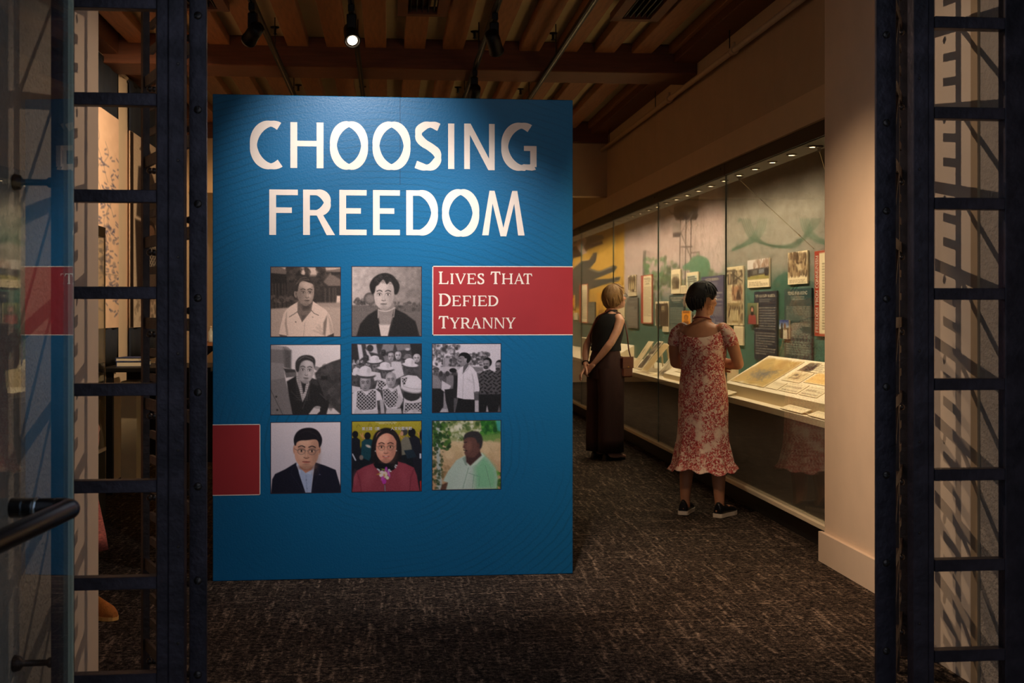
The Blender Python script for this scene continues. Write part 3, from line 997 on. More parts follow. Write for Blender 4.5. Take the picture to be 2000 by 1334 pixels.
        at.data.foreach_set('color', np.concatenate([l.reshape(-1, 3), np.ones((len(co), 1))], 1).ravel())
        me.materials.append(material or m_print)
        me.update(calc_edges=True)
        return link(name, me, org, parent)
m_print = print_mat('photo_print', 0.45, 0.35)
m_print_matt = print_mat('matt_print', 0.8, 0.15)

def face(c, cx, cy, w, h, skin, dark, turn=0.0, glasses=False, lips=None, tilt=0.0, hi=None, beard=0.0, smile=0.0, fr=None):
    """a drawn head: shaded oval with brows, eyes, nose and mouth; turn -1..1 looks left/right"""
    hi = hi or tuple(min(255, x * 1.18) for x in skin)
    sh = tuple(x * 0.62 for x in skin)
    R = lambda x, y: (cx + (x * math.cos(tilt) - y * math.sin(tilt)), cy + (x * math.sin(tilt) + y * math.cos(tilt)))
    c.poly([R(x * w, y * h) for x, y in ((-.47, -.35), (-.5, .0), (-.44, .25), (-.28, .42), (-.08, .51), (.10, .51), (.30, .41), (.44, .24), (.5, .0), (.47, -.35), (.25, -.52), (-.25, -.52))], skin, smooth=True)
    # side shading
    sx = -turn if abs(turn) > 0.05 else 1
    x, y = R(0.36 * w * (1 if sx > 0 else -1), 0.08 * h)
    c.ell(x, y, 0.17 * w, 0.42 * h, sh, 0.42, 0.13 * w, tilt)
    x, y = R(-0.12 * w * (1 if sx > 0 else -1), -0.27 * h); c.ell(x, y, 0.24 * w, 0.14 * h, hi, 0.6, 0.08 * w)
    x, y = R(-0.2 * w * (1 if sx > 0 else -1), 0.13 * h); c.ell(x, y, 0.14 * w, 0.1 * h, hi, 0.5, 0.06 * w)
    x, y = R(0, 0.47 * h); c.ell(x, y, 0.3 * w, 0.06 * h, sh, 0.5, 0.05 * w)
    if beard:
        x, y = R(turn * 0.1 * w, 0.30 * h); c.ell(x, y, 0.38 * w, 0.2 * h, dark, beard, 0.06 * w)
    o = turn * 0.13 * w
    for s in (-1, 1):
        ex = o + s * 0.215 * w * (1 - 0.25 * (s * turn > 0) * abs(turn))
        x, y = R(ex, -0.02 * h); c.ell(x, y, 0.13 * w, 0.07 * h, sh, 0.40, 0.05 * w)
        x, y = R(ex, -0.005 * h); c.ell(x, y, 0.088 * w, 0.030 * h, tuple(min(255, q * 1.25) for q in skin), 0.8, 0.012 * w)
        x, y = R(ex + turn * 0.025 * w, -0.005 * h); c.ell(x, y, 0.040 * w, 0.034 * h, dark, 0.95, 0.012 * w)
        c.line([R(ex - 0.11 * w, -0.028 * h), R(ex, -0.05 * h), R(ex + 0.11 * w, -0.025 * h)], 0.018 * w, dark, 0.8, smooth=True)
        c.line([R(ex - 0.13 * w, -0.115 * h), R(ex, -0.15 * h), R(ex + 0.13 * w, -0.115 * h)], 0.045 * w, dark, 0.85, smooth=True)
        if glasses:
            col = fr or (70, 60, 60)
            x, y = R(ex, 0.0)
            pts = [R(ex + 0.155 * w * math.cos(a), 0.005 * h + 0.095 * h * math.sin(a)) for a in np.linspace(0, 2 * PI, 20)]
            c.line(pts, 0.016 * w, col, 0.85)
    if glasses:
        c.line([R(o - 0.06 * w, -0.01 * h), R(o + 0.06 * w, -0.01 * h)], 0.018 * w, col, 0.85)
        for s in (-1, 1): c.line([R(o + s * 0.37 * w, -0.01 * h), R(s * 0.5 * w, -0.06 * h)], 0.018 * w, col, 0.8)
    nx = o + turn * 0.07 * w
    c.poly([R(nx - 0.05 * w, -0.02 * h), R(nx - 0.11 * w, 0.18 * h), R(nx, 0.22 * h), R(nx + 0.11 * w, 0.18 * h), R(nx + 0.05 * w, -0.02 * h)], sh, 0.22, 0.04 * w)
    c.line([R(nx - 0.005 * w, -0.03 * h), R(nx, 0.15 * h)], 0.05 * w, hi, 0.55, 0.02 * w)
    c.line([R(nx - 0.10 * w, 0.185 * h), R(nx - 0.03 * w, 0.205 * h), R(nx + 0.03 * w, 0.205 * h), R(nx + 0.10 * w, 0.185 * h)], 0.028 * w, tuple(x * 0.4 for x in skin), 0.85, smooth=True)
    lp = lips or tuple(x * 0.6 for x in skin)
    c.ell(*R(nx * 0.8, 0.315 * h), 0.15 * w, 0.028 * h, lp, 0.85, 0.015 * w, tilt)
    c.line([R(nx * 0.8 - 0.15 * w, (0.305 - smile) * h), R(nx * 0.8, 0.31 * h), R(nx * 0.8 + 0.15 * w, (0.305 - smile) * h)], 0.018 * w, tuple(x * 0.3 for x in skin), 0.9, smooth=True)
    if smile:
        c.ell(*R(nx * 0.8, 0.308 * h), 0.1 * w, 0.014 * h, (240, 230, 220), 0.8, 0.01 * w)
    c.ell(*R(nx * 0.8, 0.375 * h), 0.1 * w, 0.02 * h, sh, 0.6, 0.03 * w)

def put_photo(c, px0, px1, py_tl, py_bl, label):
    """photo print with thin dark keyline on the title panel; corner pixels read on the panel plane"""
    d0, x0 = on_y(px0, PY); d1, x1 = on_y(px1, PY)
    zt, zb = zat(py_tl, d0), zat(py_bl, d0)
    o = c.build('photo_print', lambda u, v: (x0 + (x1 - x0) * u, PY - 0.0007, zt + (zb - zt) * v), title)
    o['label'] = label
    return o
N_ = 150
KEY = (48, 40, 56)
G = lambda v: (v, v, v)

# 1: man in a pale open shirt in a garden court (sepia)
def photo1():
    c = Canvas(N_, N_, (65, 85, 1218, 1235), G(62))
    c.poly([(65, 85), (1218, 85), (1218, 330), (65, 330)], G(70))
    for box in ((560, 90, 830, 230), (900, 90, 1218, 150), (230, 90, 380, 140)):
        c.poly(rect(box[0], box[2], box[1], box[3]), G(212), 0.95, 28)
    c.poly([(65, 85), (230, 90), (345, 160), (330, 210), (65, 190)], G(112))
    c.poly([(65, 195), (330, 215), (330, 560), (65, 600)], G(42))
    for x in (100, 150, 200, 260, 300): c.line([(x, 370), (x + 6, 560)], 22, G(84), 0.7, 12)
    c.blobs((340, 95, 700, 330), 90, 38, [G(40), G(58), G(80), G(52)], 0.6)
    c.blobs((820, 90, 960, 480), 60, 34, [G(48), G(64), G(84)], 0.6)
    c.poly([(1020, 150), (1218, 110), (1218, 170), (1090, 180)], G(120)); c.poly([(930, 330), (1040, 190), (1218, 300), (1218, 400), (1010, 400)], G(120), 1, 14)
    c.poly(rect(1060, 1218, 170, 220), G(46), 0.8, 10)
    c.poly(rect(900, 1218, 405, 670), G(58))
    for x in (960, 1030, 1090, 1130): c.line([(x, 440), (x, 665)], 26, G(96), 0.6, 10)
    c.poly([(1150, 560), (1205, 560), (1208, 690), (1140, 690)], G(225), 1, 10)
    c.blobs((65, 560, 500, 680), 70, 34, [G(60), G(88), G(110), G(46)], 0.6)
    c.poly([(65, 690), (520, 690), (520, 790), (65, 790)], G(74), 0.7, 20)
    for x in (130, 190, 260, 330, 420): c.line([(x, 680), (x, 775)], 14, G(40), 0.8, 8)
    c.poly([(65, 775), (560, 740), (820, 680), (1218, 680), (1218, 1235), (65, 1235)], G(182), 1, 16)
    c.poly([(820, 670), (1218, 665), (1218, 760), (860, 730)], G(150), 0.6, 20)
    # neck, shirt
    c.poly([(510, 640), (760, 640), (735, 800), (590, 985), (500, 830)], G(118), 1, 8)
    c.poly([(560, 690), (730, 690), (700, 780), (600, 800)], G(70), 0.85, 24)
    c.poly([(575, 880), (640, 880), (585, 985)], G(80), 0.7, 14)
    c.poly([(510, 660), (400, 725), (320, 790), (280, 860), (240, 1010), (205, 1190), (330, 1215), (350, 1235), (1000, 1235), (1100, 1175), (1075, 1010), (1030, 870), (970, 790), (860, 720), (760, 650), (735, 790), (582, 985), (505, 820)], G(224), 1, 6)
    c.poly([(330, 830), (300, 1010), (330, 1200), (355, 1210), (330, 1000)], G(140), 0.7, 14)
    c.poly([(990, 880), (930, 1000), (925, 1190), (960, 1225), (985, 1000)], G(108), 0.8, 14)
    c.poly([(1000, 850), (1060, 990), (1100, 1170), (1040, 1180), (1020, 1000)], G(168), 0.7, 14)
    for p in ([(820, 1080), (880, 1140), (925, 1180)], [(770, 1130), (860, 1165), (920, 1200)], [(850, 1040), (900, 1110)]): c.line(p, 22, G(150), 0.4, 16)
    c.line([(505, 820), (450, 860), (375, 905)], 9, G(70), 0.9); c.line([(735, 800), (780, 850), (850, 880)], 9, G(70), 0.9)
    c.line([(582, 985), (650, 900), (735, 800)], 8, G(90), 0.9); c.line([(505, 820), (582, 985)], 7, G(96), 0.9)
    c.line([(625, 1000), (605, 1235)], 6, G(150), 0.8); c.ell(478, 988, 9, 8, G(60)); c.ell(756, 912, 5, 5, G(90))
    c.poly([(205, 1190), (330, 1212), (350, 1235), (230, 1235)], G(100)); c.poly([(1000, 1215), (1100, 1172), (1102, 1235), (960, 1235)], G(70))
    # head
    c.ell(480, 530, 27, 58, G(150), 1, 6); c.ell(482, 530, 12, 34, G(80), 0.7, 6)
    face(c, 640, 510, 275, 415, G(160), G(34), turn=0.45, hi=G(214))
    c.ell(580, 560, 60, 130, G(130), 0.35, 30); c.ell(615, 380, 90, 50, G(206), 0.55, 26)
    c.poly([(450, 440), (470, 330), (540, 250), (610, 222), (700, 270), (760, 330), (775, 430), (755, 370), (690, 345), (600, 320), (545, 350), (520, 430), (508, 490), (460, 480)], G(58), 1, 7, True)
    for p in ([(480, 380), (560, 280), (650, 260)], [(500, 360), (590, 300), (690, 300)]): c.line(p, 10, G(128), 0.6, 8, True)
    c.noise(7).tint((255, 222, 205))
    return c.frame(KEY, 9)
put_photo(photo1(), 528, 666, 520.5, 658.5, 'sepia photograph of a man in a pale open-necked shirt')

# 2: woman with waved dark hair and pearls
def photo2():
    c = Canvas(N_, N_, (722, 42, 1280, 600), G(160))
    c.grad(G(196), G(120), 720, 1280, True); c.noise(9, 6)
    c.poly(rect(722, 1280, 350, 600), G(96), 0.75, 8); c.poly(rect(722, 1280, 400, 600), G(112), 0.55, 14)
    for x in range(730, 1280, 14): c.line([(x, 352), (x, 400)], 3, G(64), 0.55)
    c.blobs((725, 305, 900, 350), 40, 14, [G(60), G(90), G(130), G(76)], 0.7); c.blobs((1060, 330, 1280, 395), 40, 11, [G(60), G(84), G(104)], 0.6)
    c.ell(868, 298, 50, 48, G(92), 1, 5); c.ell(868, 300, 34, 33, G(136), 0.9, 8)
    c.poly([(965, 340), (1058, 330), (1066, 420), (1030, 510), (950, 510), (930, 420)], G(148), 1, 6)
    c.poly([(760, 600), (790, 500), (850, 430), (925, 385), (938, 470), (960, 600)], G(40), 1, 6); c.poly([(1060, 375), (1150, 420), (1230, 480), (1262, 600), (1000, 600), (1030, 500)], G(38), 1, 6)
    c.line([(925, 400), (950, 520), (965, 600)], 6, G(74), 0.7); c.line([(1062, 390), (1040, 500), (1010, 600)], 6, G(76), 0.7)
    c.poly([(938, 500), (1030, 500), (1008, 600), (955, 600)], G(216), 1, 4)
    c.poly([(945, 440), (1050, 440), (1026, 505), (946, 505)], G(152), 1, 8)
    face(c, 978, 268, 158, 235, G(196), G(40), turn=-0.06, hi=G(214))
    c.poly([(868, 222), (868, 180), (900, 130), (955, 100), (1010, 98), (1060, 125), (1098, 180), (1100, 225), (1082, 262), (1062, 262), (1055, 205), (1030, 165), (1000, 185), (975, 150), (945, 175), (935, 190), (915, 205), (905, 250), (885, 262)], G(38), 1, 5, True)
    for _ in range(26):
        x, y = RNG.uniform(880, 1090), RNG.uniform(110, 190)
        c.line([(x, y), (x + 10, y - 8), (x + 20, y)], 4, G(82), 0.6, 3, True)
    for t in np.linspace(0, 1, 18):
        c.ell(935 + 128 * t, 388 + 18 * math.sin(PI * t) - 16 * t, 3.0, 3.2, G(226))
    for t in np.linspace(0, 1, 8): c.ell(934 - 2 * t, 395 + 55 * t, 2.8, 3.0, G(214)); c.ell(1064 - 8 * t, 372 + 70 * t, 2.8, 3.0, G(214))
    c.noise(7).tint((246, 226, 222))
    return c.frame(KEY, 4.5)
put_photo(photo2(), 686.5, 824, 519.8, 657.6, 'grey photograph of a woman with waved dark hair and pearls')

# 4: man in a coat with checked scarf leaning beside machinery
def photo4():
    c = Canvas(N_, N_, (75, 663, 637, 1230), G(232))
    c.grad(G(236), G(222))
    c.poly([(75, 672), (200, 680), (240, 710), (238, 860), (75, 820)], G(128), 1, 5); c.poly([(75, 668), (215, 685), (238, 712), (75, 700)], G(168), 1, 5); c.poly([(180, 690), (240, 715), (238, 860), (190, 850)], G(88), 0.8, 14)
    c.poly([(75, 805), (180, 815), (195, 960), (75, 960)], G(150), 1, 5)
    c.poly([(180, 855), (270, 865), (280, 890), (200, 905)], G(66), 1, 4); c.poly([(190, 890), (280, 885), (285, 920), (200, 930)], G(110), 1, 4)
    c.poly([(75, 950), (190, 930), (215, 1030), (250, 1230), (75, 1230)], G(132), 1, 4); c.line([(75, 1020), (175, 1230)], 4, G(70), 0.9); c.ell(122, 1082, 8, 8, G(60)); c.ell(130, 1188, 8, 8, G(60))
    c.poly([(637, 780), (560, 805), (470, 850), (430, 900), (440, 1000), (480, 1080), (560, 1160), (637, 1230)], G(70), 1, 5)
    c.blobs((440, 840, 637, 1180), 80, 26, [G(52), G(80), G(102), G(64)], 0.45); c.poly(rect(476, 530, 918, 950), G(44), 1, 4)
    c.line([(415, 862), (440, 945)], 5, G(180), 0.9)
    # coat
    c.poly([(205, 960), (280, 915), (330, 960), (390, 930), (450, 950), (480, 1020), (505, 1090), (545, 1130), (520, 1230), (250, 1230), (222, 1080)], G(44), 1, 5)
    c.poly([(395, 930), (450, 955), (455, 1000), (410, 980)], G(70), 0.8, 6); c.line([(330, 1180), (380, 1040), (395, 960)], 6, G(86), 0.7); c.line([(240, 1040), (320, 1120)], 6, G(78), 0.6); c.line([(470, 1060), (520, 1110)], 8, G(92), 0.6)
    c.poly([(378, 1225), (420, 1170), (468, 1165), (470, 1200), (440, 1230)], G(214), 1, 4); c.ell(450, 1170, 24, 12, G(170), 1, 4)
    # scarf and tie
    c.poly([(280, 905), (310, 940), (330, 1010), (350, 1000), (380, 940), (385, 980), (355, 1080), (330, 1125), (300, 1010), (282, 950)], G(206), 1, 4)
    for y in range(920, 1120, 17): c.line([(282, y), (372, y + 6)], 5, G(96), 0.55)
    for x in (296, 312, 350, 366): c.line([(x, 915), (x + 22, 1110)], 4, G(104), 0.5)
    c.poly([(325, 975), (355, 970), (350, 1040), (335, 1060)], G(52), 1, 4)
    c.poly([(305, 900), (395, 900), (375, 955), (335, 965)], G(140), 1, 6)
    face(c, 355, 870, 132, 205, G(186), G(46), turn=0.28, hi=G(226), tilt=0.06)
    c.poly([(274, 850), (278, 800), (310, 762), (360, 748), (410, 760), (432, 795), (425, 850), (412, 810), (370, 790), (330, 800), (310, 830), (300, 880), (282, 880)], G(58), 1, 5, True)
    for p in ([(290, 800), (340, 765), (400, 775)], [(300, 790), (350, 760), (415, 790)]): c.line(p, 5, G(110), 0.7, 3, True)
    c.noise(6).tint((250, 236, 240))
    return c.frame(KEY, 4.5)
put_photo(photo4(), 528, 666, 672.8, 811, 'grey photograph of a man in a dark coat and checked scarf')

# 5: crowd of children in pale sun hats and checked waistcoats
def photo5():
    c = Canvas(170, 170, (42, 72, 925, 960), G(80))
    c.noise(18, 7)
    c.poly(rect(42, 925, 72, 290), G(66), 0.8, 20)
    c.poly([(42, 78), (110, 78), (145, 280), (42, 285)], G(52), 1, 6); c.poly([(115, 80), (165, 85), (190, 240), (140, 280)], G(214), 1, 8)
    c.poly([(220, 80), (350, 80), (370, 200), (240, 170)], G(200), 1, 10); c.ell(275, 130, 42, 44, G(60), 1, 6); c.poly([(215, 140), (250, 170), (300, 250), (260, 290)], G(206), 1, 8)
    c.poly([(440, 80), (580, 80), (560, 160), (400, 200)], G(140), 1, 8); c.poly([(590, 80), (770, 80), (790, 140), (620, 165)], G(128), 1, 8); c.ell(745, 145, 30, 16, G(200), 1, 5); c.poly([(780, 75), (925, 75), (925, 260), (800, 220)], G(44), 1, 8)
    c.blobs((50, 280, 250, 370), 40, 22, [G(200), G(110), G(60), G(230)], 0.6); c.blobs((560, 280, 680, 420), 50, 16, [G(210), G(70), G(120), G(235)], 0.6)
    c.poly([(430, 200), (520, 240), (560, 360), (470, 330)], G(150), 0.8, 10)
    def kid(x, y, w, h, sk, hat=None, turn=0.0, hair=None, hc=G(226)):
        if hair: c.ell(x, y - 0.16 * h, 0.56 * w, 0.42 * h, hair, 1, 4)
        face(c, x, y, w, h, sk, G(30), turn=turn, hi=tuple(min(255, q * 1.25) for q in sk))
        if hat:
            hx, hy, rx, ry, tl = hat
            c.ell(hx, hy + ry * 0.35, rx, ry * 0.42, tuple(q * 0.35 for q in hc), 1, 4, tl); c.ell(hx, hy + ry * 0.12, rx, ry * 0.36, hc, 1, 4, tl)
            c.ell(hx - 0.05 * rx, hy - 0.34 * ry, rx * 0.62, ry * 0.62, tuple(min(255, q * 1.03) for q in hc), 1, 4, tl); c.ell(hx + 0.3 * rx, hy - 0.3 * ry, rx * 0.2, ry * 0.45, tuple(q * 0.8 for q in hc), 0.6, 12, tl)
    def vest(pts):
        c.poly(pts, G(62), 1, 5)
        q = np.array(pts); lo, hi = q.min(0), q.max(0)
        msk = lambda X, Y: ((np.abs(((X + Y) % 44) - 22) < 5.5) | (np.abs(((X - Y) % 44) - 22) < 5.5)).astype(float)
        c.poly(pts, G(214), 0.9, 5, tex=msk)
    kid(225, 265, 66, 95, G(70)); kid(535, 240, 72, 100, G(176), hair=G(60)); kid(625, 225, 74, 96, G(190), hair=G(110)); kid(750, 270, 90, 120, G(140), hat=(745, 250, 62, 40, 0), hc=G(120)); kid(860, 260, 80, 100, G(190), hair=G(170)); kid(440, 190, 60, 80, G(64))
    c.poly([(540, 300), (660, 300), (700, 470), (600, 520), (540, 420)], G(214), 1, 8)
    kid(348, 372, 92, 135, G(118), (335, 285, 92, 66, -0.05)); c.poly([(290, 420), (400, 440), (420, 520), (330, 540)], G(220), 1, 6)
    kid(470, 440, 100, 150, G(104), (468, 372, 108, 70, 0.05)); c.poly([(380, 500), (480, 520), (520, 640), (340, 640)], G(222), 1, 6); vest([(375, 530), (440, 545), (480, 580), (430, 660), (370, 640)])
    kid(765, 385, 112, 160, G(86), (778, 330, 100, 76, 0.12), turn=-0.1); c.poly([(660, 500), (750, 470), (860, 480), (925, 540), (925, 640), (660, 640)], G(226), 1, 6); vest([(670, 510), (740, 500), (720, 580), (690, 600)])
    kid(100, 570, 90, 150, G(80), (110, 440, 80, 70, 0)); c.poly([(45, 600), (150, 620), (160, 680), (45, 690)], G(220), 1, 6)
    # front row
    c.poly([(50, 700), (130, 650), (180, 640), (260, 650), (340, 640), (400, 690), (430, 780), (360, 790), (370, 960), (45, 960)], G(232), 1, 6)
    vest([(115, 670), (165, 660), (230, 725), (300, 655), (345, 665), (350, 870), (300, 900), (150, 905), (105, 860)])
    kid(215, 570, 132, 190, G(160), (222, 440, 122, 92, 0.04)); c.poly([(395, 780), (440, 780), (455, 950), (410, 955)], G(190), 1, 6); c.poly([(100, 880), (200, 930), (370, 900), (375, 960), (60, 960)], G(210), 1, 6)
    c.poly([(430, 620), (490, 590), (560, 640), (640, 590), (690, 760), (640, 860), (600, 900), (480, 890), (440, 790)], G(222), 1, 6)
    vest([(440, 650), (500, 640), (545, 690), (610, 640), (625, 760), (600, 860), (510, 880), (450, 800)])
    kid(535, 535, 118, 180, G(172), hair=G(178), turn=-0.12); c.poly([(640, 700), (690, 790), (640, 880), (590, 860)], G(196), 1, 6); c.poly([(480, 890), (660, 890), (670, 955), (470, 955)], G(200), 1, 6)
    c.poly([(700, 730), (790, 800), (900, 730), (925, 770), (925, 960), (690, 960)], G(216), 1, 6); vest([(715, 820), (800, 830), (925, 810), (925, 940), (790, 900), (705, 950)]); c.ell(800, 720, 110, 76, G(52), 1, 6)
    c.ell(795, 655, 132, 44, G(150), 1, 5, 0.18); c.ell(795, 640, 132, 44, G(222), 1, 5, 0.18); c.ell(805, 580, 88, 68, G(234), 1, 5, 0.1); c.line([(690, 610), (800, 640), (920, 650)], 7, G(160), 0.7, 4, True)
    c.ell(840, 920, 40, 26, G(190), 1, 8)
    c.noise(8).tint((238, 230, 244))
    return c.frame(KEY, 7)
put_photo(photo5(), 686.5, 824, 671.2, 809.5, 'grey photograph of a crowd of children in sun hats')

# 6: man in a white shirt led past soldiers
def photo6():
    c = Canvas(N_, N_, (1058, 68, 1922, 945), G(226))
    c.grad(G(220), G(232))
    c.blobs((1060, 90, 1390, 290), 150, 24, [G(60), G(90), G(200), G(120), G(44)], 0.6); c.blobs((1060, 260, 1560, 370), 150, 20, [G(60), G(40), G(210), G(110)], 0.6)
    c.blobs((1530, 190, 1770, 350), 120, 20, [G(50), G(70), G(190), G(100)], 0.65)
    c.poly([(1195, 250), (1275, 250), (1245, 500), (1200, 520)], G(168), 1, 8); c.line([(1215, 260), (1215, 480)], 10, G(90), 0.5, 6); c.line([(1150, 150), (1190, 260)], 8, G(90), 0.7)
    c.poly([(1060, 365), (1700, 355), (1700, 450), (1060, 450)], G(196), 0.9, 6); c.poly([(1560, 365), (1690, 370), (1700, 420), (1600, 430)], G(130), 1, 8)
    c.poly(rect(1060, 1922, 440, 945), G(58), 0.8, 16)
    c.poly([(1180, 890), (1260, 890), (1260, 945), (1060, 945), (1060, 930)], G(190), 1, 10); c.poly([(1590, 790), (1650, 790), (1650, 945), (1590, 945)], G(200), 1, 6); c.poly([(1735, 860), (1760, 850), (1765, 945), (1735, 945)], G(180), 1, 5); c.poly([(1200, 690), (1235, 690), (1250, 890), (1200, 890)], G(170), 0.8, 10)
    # man far left
    face(c, 1112, 425, 66, 95, G(110), G(30), turn=0.6); c.poly([(1070, 405), (1080, 375), (1120, 366), (1145, 385), (1145, 402)], G(80), 1, 4, True)
    c.poly([(1060, 460), (1130, 480), (1175, 560), (1165, 640), (1060, 640)], G(140), 1, 6); c.poly([(1060, 635), (1205, 640), (1200, 860), (1150, 945), (1060, 945)], G(34), 1, 6)
    face(c, 1335, 440, 60, 90, G(76), G(24), turn=0.7); c.ell(1318, 408, 44, 28, G(30), 1, 4); c.poly([(1240, 470), (1320, 470), (1345, 560), (1300, 640), (1235, 600)], G(128), 1, 6); c.ell(1170, 450, 24, 36, G(60), 1, 5); c.ell(1250, 450, 26, 34, G(60), 1, 5)
    c.poly([(1180, 535), (1295, 605), (1280, 640), (1215, 680), (1175, 650)], G(214), 1, 6); c.poly([(1215, 650), (1330, 640), (1330, 945), (1270, 945), (1230, 800)], G(36), 1, 6)
    # soldiers
    for (x, y, w, h, bx) in ((1735, 330, 88, 120, 1640), (1885, 355, 80, 110, 1850)):
        c.ell(x + 15, y - 22, w * 0.62, h * 0.5, G(24), 1, 5); face(c, x, y + 8, w * 0.92, h * 0.95, G(150), G(26), turn=-0.8, beard=0.75)
        pts = [(bx, 470), (x - 40, 420), (x + 40, 400), (x + 120, 440), (x + 140, 720), (bx, 720)]
        c.poly(pts, G(86), 1, 6); c.poly(pts, G(34), 0.9, 5, tex=lambda X, Y: ((np.sin(X * .11 + 2 * np.sin(Y * .07)) + np.sin(Y * .13 + 1.7 * np.sin(X * .06))) > 0.25).astype(float))
        c.poly([(bx, 715), (x + 140, 715), (x + 120, 945), (x + 30, 945), (x + 10, 850), (x - 10, 945), (bx, 945)], G(30), 1, 6)
    # main figure
    c.poly([(1330, 480), (1380, 470), (1385, 760), (1320, 760)], G(40), 1, 5)
    c.poly([(1385, 760), (1590, 770), (1590, 945), (1345, 945)], G(28), 1, 5)
    c.poly([(1440, 330), (1520, 320), (1510, 380), (1440, 460)], G(96), 1, 5)
    c.poly([(1380, 420), (1400, 385), (1450, 350), (1440, 455), (1520, 340), (1570, 380), (1615, 440), (1640, 560), (1652, 660), (1635, 690), (1580, 685), (1585, 780), (1460, 775), (1368, 752), (1375, 600)], G(230), 1, 5)
    c.line([(1560, 460), (1585, 600), (1580, 690)], 10, G(160), 0.7, 7); c.line([(1450, 460), (1440, 760)], 5, G(170), 0.8); c.line([(1500, 520), (1560, 560)], 14, G(190), 0.6, 10); c.line([(1440, 450), (1500, 400), (1530, 340)], 6, G(150), 0.8)
    c.ell(1618, 690, 26, 14, G(110), 1, 4)
    c.poly([(1400, 230), (1420, 225), (1480, 240), (1490, 300), (1470, 340), (1420, 350), (1405, 325), (1412, 300), (1392, 285), (1400, 268)], G(140), 1, 4, True); c.ell(1474, 275, 14, 22, G(168), 1, 4)
    c.poly([(1390, 240), (1400, 205), (1440, 182), (1500, 190), (1540, 230), (1535, 285), (1505, 320), (1488, 300), (1492, 262), (1470, 255), (1455, 232), (1420, 226)], G(24), 1, 4, True); c.line([(1400, 258), (1420, 254)], 6, G(36), 0.9); c.line([(1402, 298), (1424, 300)], 8, G(40), 0.9)
    c.noise(8).tint((236, 228, 244))
    return c.frame(KEY, 7)
put_photo(photo6(), 843.5, 979, 671, 806.5, 'grey photograph of a man in a white shirt among soldiers')

# 7: man in a dark suit and glasses
def photo7():
    c = Canvas(N_, N_, (52, 95, 915, 965), (228, 218, 230))
    c.grad((234, 222, 232), (218, 210, 226))
    c.poly([(60, 965), (75, 790), (110, 725), (230, 670), (365, 590), (440, 700), (500, 965)], (26, 26, 44), 1, 6); c.poly([(545, 965), (590, 640), (600, 590), (720, 630), (850, 685), (880, 790), (913, 900), (913, 965)], (26, 26, 44), 1, 6)
    c.poly([(370, 575), (400, 630), (480, 720), (560, 680), (585, 600), (572, 700), (550, 960), (480, 960), (400, 720)], (176, 190, 226), 1, 5)
    c.poly([(375, 580), (420, 690), (415, 725), (368, 620)], (206, 214, 240), 1, 4); c.poly([(482, 718), (560, 670), (570, 610), (578, 700), (540, 740)], (196, 206, 236), 1, 4); c.line([(486, 740), (500, 960)], 5, (130, 144, 190), 0.8); c.ell(490, 802, 7, 7, (120, 130, 170)); c.ell(500, 905, 6, 6, (120, 130, 170))
    c.line([(330, 640), (300, 720), (470, 960)], 5, (52, 52, 74), 0.8); c.line([(600, 620), (650, 720), (560, 950)], 5, (50, 50, 72), 0.7); c.ell(655, 738, 8, 5, (120, 120, 150))
    c.poly([(420, 560), (590, 590), (555, 680), (482, 718), (410, 650)], (196, 134, 112), 1, 6); c.ell(500, 640, 80, 30, (150, 92, 76), 0.7, 24)
    c.ell(345, 430, 16, 50, (206, 146, 122), 1, 5); c.ell(652, 440, 14, 46, (200, 140, 118), 1, 5)
    face(c, 496, 452, 300, 420, (226, 170, 146), (40, 32, 36), turn=-0.03, glasses=True, lips=(196, 100, 92), hi=(240, 196, 172), tilt=0.04, fr=(96, 84, 88))
    c.poly([(345, 372), (338, 300), (370, 225), (440, 178), (545, 168), (630, 205), (680, 290), (678, 360), (650, 410), (636, 340), (600, 310), (500, 318), (420, 322), (375, 345), (362, 380)], (30, 26, 34), 1, 6, True)
    for p in ([(420, 240), (480, 210), (560, 215)], [(540, 230), (600, 250), (640, 300)]): c.line(p, 6, (66, 58, 66), 0.6, 5, True)
    c.noise(4)
    return c.frame(KEY, 7)
put_photo(photo7(), 528, 666, 824.6, 964.5, 'colour photograph of a man in a dark suit and glasses')

